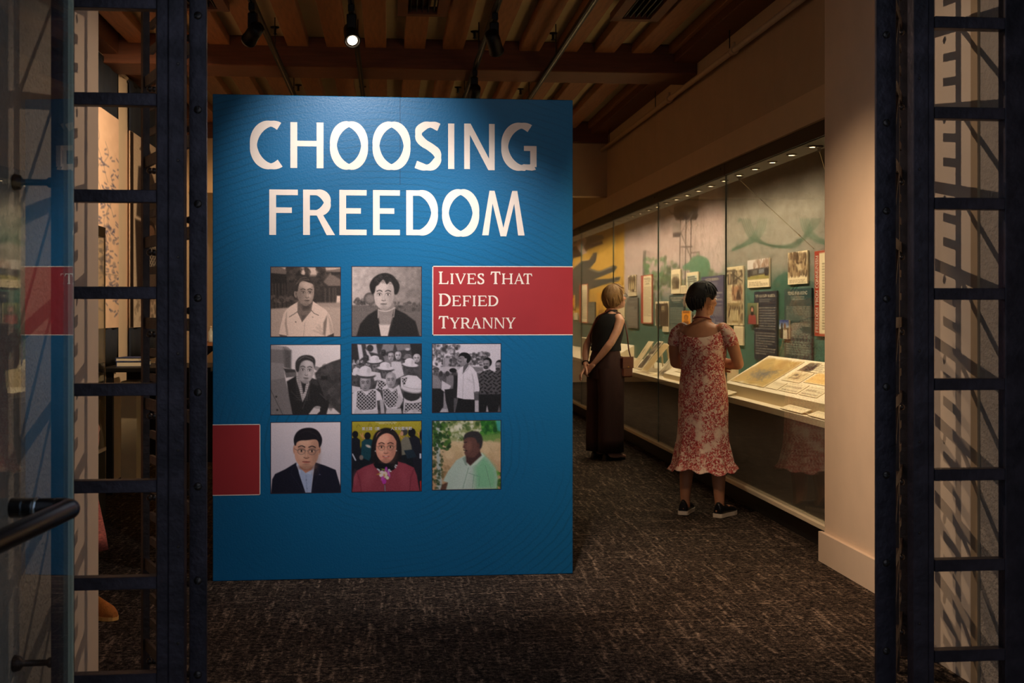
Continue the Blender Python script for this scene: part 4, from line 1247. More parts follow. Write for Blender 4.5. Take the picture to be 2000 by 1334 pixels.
# 8: woman in a maroon jacket with an orchid corsage in front of a mustard backdrop
def photo8():
    c = Canvas(N_, N_, (1047, 80, 1897, 940), (170, 156, 40))
    c.grad((178, 166, 52), (140, 124, 30), 80, 420)
    c.poly(rect(1047, 1897, 400, 940), (18, 22, 30), 1, 20)
    for p in ([(1340, 96), (1590, 100)], [(1380, 112), (1570, 114)]): c.line(p, 12, (226, 222, 200), 0.55, 4)
    for _ in range(12):
        x, y = RNG.uniform(1060, 1890), RNG.uniform(90, 140); c.line([(x, y + 30), (x + 20, y), (x + 45, y + 20)], 6, (122, 108, 28), 0.6, 3, True)
    for x, y in ((1150, 230), (1185, 260), (1320, 240), (1600, 240), (1650, 280), (1850, 220)): c.line([(x, y), (x + 18, y + 40), (x + 34, y - 5), (x + 26, y + 60)], 9, (226, 150, 120), 0.75, 4)
    def person(pts, col, hx, hy, hr, hc=(18, 18, 22)):
        c.poly(pts, col, 1, 6); c.ell(hx, hy, hr, hr * 1.15, hc, 1, 5)
    person([(1047, 290), (1100, 265), (1150, 310), (1150, 560), (1130, 900), (1047, 900)], (22, 24, 34), 1092, 240, 36)
    person([(1170, 330), (1230, 280), (1300, 310), (1320, 420), (1260, 560), (1160, 520)], (22, 66, 80), 1240, 260, 38); c.ell(1250, 385, 34, 16, (196, 184, 178), 1, 6, 0.4)
    person([(1620, 420), (1640, 330), (1690, 270), (1760, 290), (1790, 400), (1750, 480), (1650, 500)], (120, 116, 104), 1685, 215, 40, (60, 58, 56)); c.ell(1655, 235, 18, 30, (200, 150, 124), 1, 6)
    c.line([(1730, 270), (1785, 350), (1770, 420)], 6, (60, 56, 50), 0.9)
    person([(1740, 290), (1800, 250), (1870, 300), (1897, 420), (1897, 820), (1800, 800), (1780, 420)], (26, 26, 38), 1775, 225, 46)
    c.poly([(1680, 440), (1790, 430), (1830, 520), (1720, 540)], (30, 44, 58), 1, 5); c.ell(1885, 260, 16, 60, (24, 22, 26), 1, 5); c.line([(1060, 480), (1095, 550)], 18, (196, 200, 220), 0.9, 4); c.poly(rect(1868, 1897, 480, 540), (200, 206, 226), 1, 4); c.poly([(1870, 820), (1897, 800), (1897, 940), (1880, 940)], (176, 40, 34), 1, 6); c.ell(1165, 520, 24, 30, (120, 110, 108), 1, 6)
    # hair behind, jacket
    c.poly([(1290, 560), (1285, 400), (1320, 250), (1390, 185), (1470, 165), (1560, 195), (1625, 290), (1650, 430), (1640, 560), (1560, 600), (1350, 600)], (26, 20, 22), 1, 8, True)
    c.poly([(1055, 940), (1075, 760), (1110, 680), (1200, 630), (1320, 590), (1610, 575), (1700, 600), (1800, 650), (1835, 740), (1870, 940)], (146, 60, 76), 1, 6)
    c.line([(1110, 690), (1150, 800), (1165, 940)], 8, (108, 40, 54), 0.8, 6); c.line([(1800, 670), (1760, 780), (1750, 940)], 10, (106, 38, 52), 0.8, 7); c.ell(1250, 760, 60, 120, (176, 88, 102), 0.5, 40, 0.3); c.ell(1680, 760, 50, 130, (170, 80, 96), 0.45, 40, -0.2); c.ell(1090, 760, 20, 70, (176, 92, 104), 0.5, 16)
    c.poly([(1310, 600), (1370, 560), (1600, 545), (1608, 600), (1560, 670), (1510, 690), (1390, 680), (1330, 640)], (16, 15, 20), 1, 5)
    for x, y in ((1365, 665), (1380, 678), (1500, 672), (1515, 690), (1585, 620), (1575, 640), (1492, 690)): c.ell(x, y, 15, 9, (216, 216, 226), 0.95, 4, RNG.uniform(0, 2))
    face(c, 1462, 400, 250, 370, (226, 156, 134), (38, 26, 26), turn=0.0, glasses=True, lips=(186, 66, 70), hi=(244, 190, 166), smile=0.02, fr=(110, 96, 80))
    c.poly([(1300, 520), (1320, 340), (1370, 235), (1440, 190), (1500, 190), (1560, 225), (1600, 300), (1585, 320), (1545, 260), (1480, 230), (1420, 245), (1370, 290), (1345, 360), (1335, 470)], (34, 26, 28), 1, 6, True)
    c.ell(1335, 445, 6, 6, (236, 230, 226)); c.ell(1588, 442, 6, 6, (236, 230, 226))
    # corsage
    for x, y, rx, ry, r, col in ((1462, 670, 16, 34, .2, (190, 70, 190)), (1440, 810, 26, 34, 0, (186, 60, 176)), (1495, 720, 14, 42, -.3, (206, 110, 206)), (1410, 720, 30, 40, .3, (232, 222, 226)), (1450, 730, 30, 40, 0, (236, 216, 200)), (1480, 770, 20, 20, 0, (226, 226, 200)), (1375, 722, 26, 8, -.3, (190, 150, 70)), (1430, 668, 26, 8, .2, (150, 170, 70)), (1440, 740, 10, 18, 0, (196, 150, 80)), (1420, 775, 16, 30, .5, (196, 80, 186))): c.ell(x, y, rx, ry, col, 0.95, 5, r)
    c.line([(1448, 850), (1450, 938)], 12, (70, 64, 72), 0.9); c.line([(1448, 860), (1452, 930)], 5, (206, 206, 214), 0.9)
    c.noise(5)
    return c.frame(KEY, 7)
ph8 = put_photo(photo8(), 686.5, 824, 822.5, 961.8, 'colour photograph of a smiling woman in a maroon jacket')
# the white lettering on the backdrop of that photograph
tx = bpy.data.curves.new('backdrop_text', 'FONT')
tx.body = '第三屆（廣州）華人文化藝術節'
tx.size = 1.0; tx.align_x = 'CENTER'
to = bpy.data.objects.new('tmp_text', tx); COL.objects.link(to)
dg = bpy.context.evaluated_depsgraph_get()
me = bpy.data.meshes.new_from_object(to.evaluated_get(dg))
bpy.data.objects.remove(to)
if len(me.vertices):
    co = np.empty(len(me.vertices) * 3); me.vertices.foreach_get('co', co); co = co.reshape(-1, 3)
    fx0, _ = P(520 + 1167 / 6.25, 836); fx1, _ = P(520 + 1778 / 6.25, 836)
    _, fz = P(757, 810 + 189 / 6.25); _, fz2 = P(757, 810 + 147 / 6.25)
    lo, hi = co.min(0), co.max(0)
    gx = fx0 + (co[:, 0] - lo[0]) / (hi[0] - lo[0]) * (fx1 - fx0)
    gz = fz + (co[:, 1] - lo[1]) / (hi[1] - lo[1]) * (fz2 - fz)
    keep = [list(p.vertices) for p in me.polygons]
    # characters hidden behind the woman's head in the photograph are left out
    hx0, _ = P(520 + 1392 / 6.25, 836); hx1, _ = P(520 + 1520 / 6.25, 836)
    keep = [f for f in keep if not (hx0 < np.mean(gx[f]) < hx1)]
    b = B(); b.add(np.stack([gx, np.full(len(gx), PY - 0.0012), gz], 1), keep)
    b.build('backdrop_lettering', mat('lettering_lilac_white', (232, 226, 236), 0.5, var=0.02), ph8)

# 9: man in a pale green shirt in a garden
def photo9():
    c = Canvas(N_, N_, (1215, 85, 1585, 460), (206, 180, 140))
    c.grad((210, 186, 150), (190, 150, 112), 200, 460)
    c.poly(rect(1215, 1585, 85, 195), (150, 160, 110), 1, 8); c.blobs((1215, 85, 1480, 205), 160, 12, [(60, 90, 40), (206, 206, 176), (110, 130, 70), (236, 232, 214)], 0.6)
    c.poly([(1480, 85), (1585, 85), (1585, 170), (1480, 175)], (56, 120, 50), 1, 6); c.blobs((1480, 90, 1585, 165), 60, 11, [(40, 110, 40), (90, 160, 60), (30, 80, 34)], 0.7); c.poly([(1555, 85), (1585, 85), (1585, 150), (1565, 140)], (70, 170, 176), 0.8, 5); c.poly([(1480, 165), (1585, 155), (1585, 205), (1480, 195)], (110, 150, 76), 0.9, 8)
    c.blobs((1300, 200, 1585, 280), 60, 22, [(226, 200, 160), (200, 172, 130)], 0.4)
    c.poly([(1215, 85), (1262, 85), (1258, 260), (1272, 460), (1240, 460), (1240, 300), (1226, 120)], (176, 184, 180), 1, 5); c.blobs((1220, 95, 1310, 240), 80, 11, [(44, 86, 34), (76, 116, 46), (30, 58, 26)], 0.8); c.blobs((1216, 240, 1275, 455), 60, 8, [(40, 66, 34), (70, 80, 50)], 0.7); c.blobs((1545, 370, 1585, 455), 40, 10, [(86, 140, 50), (120, 170, 70), (50, 90, 40)], 0.8)
    c.blobs((1275, 330, 1330, 400), 20, 10, [(150, 120, 84)], 0.4)
    c.poly([(1258, 460), (1270, 430), (1300, 415), (1310, 440), (1290, 460)], (96, 66, 54), 1, 4)
    sh = [(1275, 410), (1300, 360), (1345, 300), (1390, 275), (1420, 330), (1480, 262), (1520, 300), (1555, 350), (1565, 400), (1560, 456), (1290, 458), (1300, 420)]
    c.poly(sh, (186, 206, 196), 1, 4); c.poly([(1440, 340), (1490, 275), (1550, 340), (1562, 400), (1555, 456), (1450, 456)], (126, 196, 150), 0.85, 18); c.poly([(1395, 300), (1440, 310), (1400, 450), (1330, 455)], (196, 214, 206), 0.7, 14)
    for p in ([(1410, 340), (1380, 450)], [(1440, 380), (1430, 450)], [(1500, 330), (1530, 450)]): c.line(p, 3, (110, 150, 130), 0.7)
    c.poly([(1378, 290), (1395, 278), (1402, 330), (1392, 325)], (140, 160, 150), 1, 3); c.poly([(1480, 260), (1495, 280), (1450, 325), (1415, 335), (1440, 300)], (200, 222, 206), 1, 3); c.line([(1410, 370), (1470, 390), (1465, 440)], 3, (120, 160, 140), 0.8)
    c.poly([(1395, 270), (1470, 250), (1480, 275), (1420, 330), (1398, 310)], (72, 48, 46), 1, 4)
    c.poly([(1385, 190), (1395, 160), (1440, 150), (1475, 170), (1480, 215), (1470, 250), (1440, 285), (1405, 280), (1388, 262), (1392, 245), (1380, 230), (1386, 212)], (104, 70, 64), 1, 4, True); c.ell(1412, 225, 16, 28, (134, 92, 80), 0.7, 8)
    c.poly([(1384, 190), (1392, 160), (1425, 145), (1465, 150), (1485, 185), (1480, 230), (1465, 235), (1455, 200), (1440, 180), (1405, 178)], (52, 48, 50), 1, 4, True); c.line([(1384, 245), (1402, 250)], 5, (40, 32, 32), 0.8); c.line([(1386, 205), (1402, 203)], 4, (36, 30, 30), 0.9); c.ell(1463, 222, 7, 14, (92, 60, 54), 1, 3)
    c.noise(5)
    return c.frame(KEY, 3)
put_photo(photo9(), 843.5, 979, 821.3, 957.8, 'colour photograph of a man in a pale green shirt outdoors')

# ================================================================== BUILT-IN DISPLAY CASE ALONG THE RIGHT WALL
XG, XB = 2.50, 3.30            # glass plane, back wall of the case
CY0, CY1 = 6.63, 23.5
CZT, CZD, CZM = 2.41, 0.755, 2.96         # light soffit, deck, top of the mural
m_deck = mat('case_deck_paint', (236, 218, 184), 0.55, var=0.03, scale=8)
m_header = mat('case_header_bronze', (48, 36, 30), 0.4, 0.3, var=0.12, scale=6)
m_lower = mat('case_lower_panel', (84, 74, 66), 0.45, 0.1, var=0.08, scale=4)
m_caseceil = mat('case_ceiling_paint', (70, 66, 58), 0.7, var=0.05)
m_glass = glass_mat('case_glass', (0.955, 0.975, 0.96), 1.42)
m_gedge = mat('case_glass_edge', (28, 52, 42), 0.3, var=0.1)
m_puck = mat('puck_light_lens', (255, 235, 205), 0.4, emit=((255, 214, 160), 14.0))
m_puckring = mat('puck_light_ring', (60, 56, 52), 0.4, 0.5, var=0.1)
case = thing('display_case', ((XG + XB) / 2, 12.0, 0), 'long built-in glass display case along the right wall', 'display case')
JO = [CY0, 8.95, 11.27, 13.59, 15.91, 18.23, 20.55, CY1]
for i in range(7):
    a, c = JO[i] + 0.004, JO[i + 1] - 0.004
    b = B(); b.box(XG - 0.006, XG + 0.006, a, c, 0.165, 2.43)
    b.build('glass_pane', m_glass, case)
    b = B(); b.box(XG - 0.012, XG - 0.008, a, c, CZT, 2.50, 0.0)
    hp = b.build('header_panel', m_header, case)
    b = B()
    b.lathe([(0.008, 0), (0.008, 0.002), (0.004, 0.004)], (XG - 0.012, a + 0.10, 2.468), 10, (-1, 0, 0))
    b.build('fixing_screw', m_black, hp)
for y in JO[:-1]:
    b = B(); b.box(XG - 0.006, XG + 0.006, y - 0.0035, y + 0.0035, 0.165, 2.43)
    b.build('glass_edge', m_gedge, case)
b = B(); b.box(XG + 0.012, XG + 0.19, CY0, CY1, CZT, 2.46); b.build('light_soffit', m_caseceil, case)
b = B(); b.box(XG + 0.085, XB + 0.05, CY0, CY1, CZM, CZM + 0.03); b.build('case_ceiling', m_caseceil, case)
b = B(); b.box(XG + 0.022, XB, CY0, CY1, CZD - 0.045, CZD, 0.003); b.build('deck', m_deck, case)
lw = JO
for i in range(7):
    b = B(); b.box(XG + 0.03, XG + 0.05, lw[i] + 0.0015, lw[i + 1] - 0.0015, 0.165, CZD - 0.046); b.build('lower_panel', m_lower, case)
b = B(); b.box(XG - 0.03, XG + 0.12, CY0, CY1, 0.135, 0.165, 0.003); b.build('ledge', m_deck, case)
b = B(); b.box(XG + 0.035, XG + 0.12, CY0, CY1, 0.0, 0.135); b.build('toe_kick', m_black, case)
b = B(); b.box(XB, XB + 0.04, CY0, CY1, CZD - 0.05, CZM); b.build('back_board', mat('case_back', (90, 104, 92), 0.8, var=0.05), case)
b = B(); b.box(XG + 0.02, XB, CY0 - 0.025, CY0, 0.0, CZM); b.build('end_board', mat('case_end', (140, 128, 104), 0.8, var=0.05), case)
y = 6.90
k = 0
while y < 23.2:
    b = B(); b.lathe([(0.034, 0), (0.034, 0.006), (0.026, 0.010), (0.026, 0.004)], (XG + 0.085, y, CZT), 16, (0, 0, -1))
    pk = b.build('puck_light', m_puckring, case)
    b = B(); b.lathe([(0.0255, 0.0), (0.0255, 0.0065)], (XG + 0.085, y, CZT), 16, (0, 0, -1))
    b.build('lens', m_puck, pk)
    near = y < 8.95
    light('puck_beam', 'SPOT', (XG + 0.085, y, CZT - 0.02), case, 46 if near else 44, (1, .79, .54), aim=(XG + (0.40 if near else 0.60), y, 0.85 if near else 1.35), spot_size=math.radians(104 if near else 158), spot_blend=0.8 if near else 0.5, shadow_soft_size=0.025)
    y += 0.80; k += 1
y = 7.30
while y < 23.2:
    b = B(); b.lathe([(0.034, 0), (0.034, 0.006), (0.026, 0.010), (0.026, 0.004)], (XG + 0.085, y, CZT), 16, (0, 0, -1))
    pk = b.build('puck_light', m_puckring, case)
    b = B(); b.lathe([(0.0255, 0.0), (0.0255, 0.0065)], (XG + 0.085, y, CZT), 16, (0, 0, -1))
    b.build('lens', m_puck, pk)
    y += 0.80
# two ceiling anchors with slanting suspension wires in the nearest bay
m_wire = mat('suspension_wire', (206, 190, 160), 0.3, 0.9, var=0.05)
XM = 2.86
for n, (pa, pb) in enumerate((((1445, 337), (1590, 486)), ((1600, 271), (1637, 420)))):
    d, ya = on_x(pa[0], 2.62)
    d2, yb = on_x(pb[0], 3.27)
    w = thing('suspension_wire', (2.62, ya, CZT), ('slanting suspension wire ending above the red and cream panel', 'suspension wire nearest the cream wall end')[n], 'wire', 'suspension wires in the case')
    b = B(); b.lathe([(0.026, 0), (0.026, 0.012), (0.012, 0.016), (0.010, 0.036)], (2.62, ya, CZT), 14, (0, 0, -1)); b.build('anchor', m_black, w)
    b = B(); b.tube([(2.62, ya, CZT - 0.03), (3.27, yb, zat(pb[1], d2))], 0.0018, 6); b.build('strand', m_wire, w)
    b = B()
    A_, Bv = Vector((2.62, ya, CZT - 0.03)), Vector((3.27, yb, zat(pb[1], d2)))
    b.tube([A_.lerp(Bv, .78), A_.lerp(Bv, .81)], 0.005, 8); b.build('clamp', m_wire, w)

# ---- the mural printed on the back of the case
def M(px, py, X=XB - 0.002):
    d, yy = on_x(px, X)
    return yy, zat(py, d)
def mural():
    Y0, Y1, Z0, Z1 = CY1 - 0.02, CY0, CZM, CZD
    W, H = 840, 200
    c = Canvas(W, H, (0, 0, W - 1, H - 1))
    def T(px, py):
        yy, zz = M(px, py)
        return ((Y0 - yy) / (Y0 - Y1) * (W - 1), (Z0 - zz) / (Z0 - Z1) * (H - 1))
    c.grad((182, 164, 160), (70, 92, 88), 112, 168)
    # pinkish evening sky streaks
    for py, al in ((420, .35), (455, .25)):
        c.poly([T(1225, py + 50), T(1460, py - 30), T(1460, py), T(1225, py + 70)], (178, 140, 134), al, 8)
    c.poly([T(1415, 120), T(1700, 20), T(1700, 720), T(1415, 700)], (116, 116, 102), 0.7, 6)
    c.poly([T(1415, 100), T(1700, 20), T(1700, 350), T(1415, 390)], (62, 54, 48), 0.8, 14)  # shade over the top of the nearest bay, painted into the print
    c.poly([T(1417, 540), T(1645, 560), T(1645, 800), T(1417, 760)], (52, 104, 92), 0.85, 14)
    c.poly([T(1225, 585), T(1425, 585), T(1425, 760), T(1225, 720)], (58, 104, 92), 0.75, 10)
    # treeline
    for _ in range(420):
        px = RNG.uniform(1257, 1415); py = RNG.normal(552 + 14 * math.sin(px * .09), 14)
        x, y = T(px, py)
        c.ell(x, y, RNG.uniform(1.5, 5), RNG.uniform(1.0, 3), [(70, 92, 66), (92, 118, 84), (56, 76, 62), (110, 128, 96)][RNG.integers(4)], 0.55)
    for _ in range(60):
        px = RNG.uniform(1330, 1412); py = RNG.uniform(440, 540); x, y = T(px, py); x2, y2 = T(px + RNG.uniform(-6, 6), py - RNG.uniform(8, 26))
        c.line([(x, y), (x2, y2)], 0.7, (112, 108, 98), 0.5)
    c.poly([T(1256, 490), T(1262, 490), T(1260, 560), T(1254, 560)], (84, 84, 80), 0.8)
    # watch tower
    gr, dk = (98, 88, 84), (70, 62, 62)
    c.poly([T(1314, 382), T(1340, 372), T(1366, 380), T(1364, 391), T(1313, 392)], dk, 0.95)
    c.poly([T(1318, 392), T(1362, 391), T(1362, 404), T(1318, 404)], (150, 132, 126), 0.95)
    c.poly([T(1316, 404), T(1338, 400), T(1364, 404), T(1362, 420), T(1338, 420), T(1316, 419)], gr, 0.95)
    for k in range(9): c.line([T(1318 + 5 * k, 404), T(1318 + 5 * k, 419)], 0.6, dk, 0.6)
    c.poly([T(1316, 419), T(1364, 419), T(1360, 429), T(1320, 430)], dk, 0.95)
    for px in (1329, 1340, 1350): c.line([T(px, 428), T(px - 2, 560)], 2.0, dk, 0.9)
    c.line([T(1352, 418), T(1330, 455)], 1.8, (140, 124, 120), 0.95); c.line([T(1330, 455), T(1350, 505)], 1.8, gr, 0.95); c.line([T(1330, 482), T(1352, 482)], 1.2, dk, 0.9)
    c.poly([T(1314, 436), T(1329, 436), T(1329, 455), T(1314, 455)], (152, 138, 132), 0.9); c.poly([T(1314, 455), T(1329, 454), T(1329, 463), T(1314, 463)], dk, 0.9)
    c.line([T(1306, 410), T(1312, 418), T(1318, 416)], 0.9, dk, 0.8); c.line([T(1350, 494), T(1366, 492), T(1366, 500)], 0.9, dk, 0.8); c.line([T(1358, 460), T(1352, 540)], 0.7, dk, 0.7)
    # green head silhouettes
    c.poly([T(1333, 520), T(1345, 512), T(1352, 503), T(1368, 500), T(1382, 506), T(1387, 520), T(1383, 540), T(1384, 565), T(1345, 565), T(1348, 530), T(1336, 528)], (88, 130, 102), 0.9, 1, True)
    c.poly([T(1512, 548), T(1530, 533), T(1548, 535), T(1560, 552), T(1556, 575), T(1575, 590), T(1590, 620), T(1590, 700), T(1520, 700), T(1512, 590), T(1506, 570)], (44, 92, 76), 0.8, 1, True)
    for _ in range(40):
        px = RNG.uniform(1257, 1300); py = RNG.uniform(505, 540); x, y = T(px, py); c.ell(x, y, 4, 2.4, (84, 124, 82), 0.5)
    # looping green cords of the near bay
    for k in range(5):
        o = k * 4
        c.line([T(1448 + o, 428), T(1462 + o, 462), T(1490 + o, 476 + k), T(1530 + o, 480 + k), T(1565, 466 + o * .5), T(1580 + o, 440), T(1586 + o, 428)], 1.1, (62, 86, 68), 0.65, smooth=True)
        c.line([T(1497 - o, 428), T(1490 - o, 455), T(1470 - o, 474), T(1430, 490 - k)], 1.1, (62, 92, 72), 0.65, smooth=True)
        c.line([T(1563 + o, 428), T(1572 + o, 455), T(1600 + o, 474), T(1640, 478 + o)], 1.1, (62, 92, 72), 0.6, smooth=True)
    for p in ((1444, 430), (1510, 482), (1518, 556), (1560, 470), (1545, 610)):
        x, y = T(*p); c.ell(x, y, 3.0, 1.6, (60, 84, 70), 0.6)
    for _ in range(160):
        x, y = T(RNG.uniform(1420, 1640), RNG.uniform(430, 640)); c.ell(x, y, RNG.uniform(1, 6), RNG.uniform(.6, 2), (76, 96, 84), 0.15)
    # golden bays with the two reaching hands
    g0 = T(1219, 300)[0]
    c.poly([(-5, -5), (g0, -5), (g0, 160), (-5, 160)], (196, 152, 62), 1, 3)
    c.poly([(-5, 152), (g0, 150), (g0, 205), (-5, 205)], (54, 86, 78), 1, 8)
    c.poly([T(1090, 585), T(1218, 568), T(1218, 615), T(1090, 610)], (196, 150, 66), 0.9, 3)
    h1, h2, pk = (44, 34, 34), (58, 62, 58), (226, 190, 176)
    c.poly([T(1092, 455), T(1117, 458), T(1135, 452), T(1150, 452), T(1168, 447), T(1172, 452), T(1155, 460), T(1176, 459), T(1180, 466), T(1160, 472), T(1176, 470), T(1178, 476), T(1150, 486), T(1135, 500), T(1117, 505), T(1092, 500)], h1, 1, 1.2, False)
    c.poly([T(1128, 462), T(1138, 455), T(1146, 470), T(1140, 482), T(1146, 494), T(1136, 498), T(1126, 480), T(1112, 486), T(1112, 480), T(1126, 474)], pk, 0.95, 1)
    for p in ([(1150, 468), (1154, 484)], [(1155, 476), (1172, 472)], [(1150, 460), (1146, 452)]): c.line([T(*q) for q in p], 1.0, pk, 0.9)
    c.poly([T(1092, 520), T(1117, 527), T(1135, 510), T(1150, 508), T(1158, 494), T(1166, 493), T(1164, 510), T(1152, 524), T(1170, 530), T(1198, 518), T(1206, 521), T(1200, 530), T(1175, 540), T(1160, 546), T(1190, 544), T(1212, 540), T(1210, 548), T(1180, 556), T(1150, 566), T(1092, 575)], h2, 1, 1.2)
    c.poly([T(1092, 555), T(1150, 560), T(1150, 600), T(1092, 600)], h2, 0.9, 5)
    for _ in range(40):
        px = RNG.uniform(1095, 1160); py = RNG.uniform(530, 590); c.line([T(px, py), T(px + 2, py + 12)], 1.2, (44, 52, 50), 0.4)
    c.line([T(1117, 524), T(1135, 509), T(1150, 507)], 0.8, pk, 0.8); c.line([T(1150, 526), T(1170, 532), T(1198, 520)], 0.7, (210, 190, 160), 0.7)
    c.noise(4).noise(5, 4)
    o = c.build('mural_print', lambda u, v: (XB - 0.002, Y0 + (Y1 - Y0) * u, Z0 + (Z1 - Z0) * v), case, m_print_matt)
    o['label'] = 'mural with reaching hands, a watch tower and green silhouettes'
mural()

# ---- boards mounted on the mural
def text_rows(c, box, rows, col, al=0.75, h=0.45, indent=0.0, gap=0.0):
    x0, y0, x1, y1 = box
    st = (y1 - y0) / rows
    for r in range(rows):
        y = y0 + (r + 0.5) * st
        x = x0
        end = x1 if RNG.random() > 0.2 else x0 + (x1 - x0) * RNG.uniform(0.55, 0.95)
        while x < end - 0.5:
            w = RNG.uniform(0.06, 0.2) * (x1 - x0)
            c.line([(x, y), (min(x + w, end), y)], st * h, col, al * RNG.uniform(0.75, 1.0), st * 0.2)
            x += w + 0.035 * (x1 - x0)
XF = XB - 0.020
def board(name, cat, label, px0, px1, py0, py1, paint, res=2.0, edge=None, title_text=None, group=None, X=XF, thick=0.014, letters=None):
    """a printed board; pixel columns px0..px1 and rows py0..py1 (rows read at px0)"""
    d0, ya = on_x(px0, X); d1, yb = on_x(px1, X)
    zt, zb = zat(py0, d0), zat(py1, d0)
    t = thing(name, (X, (ya + yb) / 2, zb), label, cat, group)
    b = B(); b.box(X, X + thick, yb, ya, zb, zt, 0.001)
    b.build('backing', edge or mat('board_edge', (206, 190, 160), 0.7, var=0.03), t)
    W = max(16, int((ya - yb) * 190 * res / 2)); H = max(16, int((zt - zb) * 190 * res / 2))
    c = Canvas(W, H, (0, 0, 100, 100 * H / W), (230, 212, 176))
    c.H = 100 * H / W
    paint(c)
    pr = c.build('print', lambda u, v: (X - 0.0008, ya + (yb - ya) * u, zt + (zb - zt) * v), t, m_print_matt)
    for (txt, u0, u1, v0, v1, mt, vert) in (letters or []):
        n = sum(SERW.get(ch, 0.5) + 0.06 for ch in txt)
        b = B()
        W3, H3 = (ya - yb), (zt - zb)
        if not vert:
            s = (u1 - u0) * W3 / n; hgt = (v1 - v0) * H3
            x = 0
            for ch in txt:
                w = SERW.get(ch, 0.5)
                flat_glyph(b, serif(ch, w), (x, 0), 1, 1, lambda a, q, l: (X - 0.0010 - l, ya - u0 * W3 - a * s, zt - v1 * H3 + q * hgt))
                x += w + 0.06
        else:           # reading upwards
            s = (v1 - v0) * H3 / n; hgt = (u1 - u0) * W3
            x = 0
            for ch in txt:
                w = SERW.get(ch, 0.5)
                flat_glyph(b, serif(ch, w), (x, 0), 1, 1, lambda a, q, l: (X - 0.0010 - l, ya - u1 * W3 + q * hgt, zt - v1 * H3 + a * s))
                x += w + 0.06
        b.build('lettering', mt, t)['kind'] = 'stuff'
    return t
m_ink = mat('black_ink', (40, 32, 28), 0.7, var=0.05)
m_ltx = mat('pale_ink', (216, 206, 186), 0.6, var=0.03)
CREAM = (236, 218, 182)
def p_text_cream(rows, red_edge=True, top=0.2, bot=0.97, rw=22):
    def f(c):
        c.a[:] = CREAM
        x0 = 12
        if red_edge:
            c.poly([(0, 0), (rw, 0), (rw, c.H), (0, c.H)], (164, 54, 34)); c.poly([(0, 0), (100, 0), (100, 1.6), (0, 1.6)], (164, 54, 34)); c.poly([(0, c.H - 1.6), (100, c.H - 1.6), (100, c.H), (0, c.H)], (164, 54, 34)); c.poly([(97, 0), (100, 0), (100, c.H), (97, c.H)], (164, 54, 34))
            x0 = rw + 6
        text_rows(c, (x0, top * c.H, 92, bot * c.H), rows, (84, 70, 56), 0.7, 0.4)
    return f
def p_text_dark(bg, rows, top=0.2, gaps=(), bot=0.95, x0=8):
    def f(c):
        c.a[:] = bg; c.noise(3, 3)
        text_rows(c, (25, 0.10 * c.H, 75, 0.16 * c.H), 2, (200, 192, 172), 0.6)
        seg = np.linspace(top, bot, len(rows) + 1) if not gaps else gaps
        for k, n in enumerate(rows):
            text_rows(c, (x0, seg[k] * c.H, 94, (seg[k + 1] - 0.03) * c.H), n, (206, 198, 180), 0.65, 0.42)
    return f
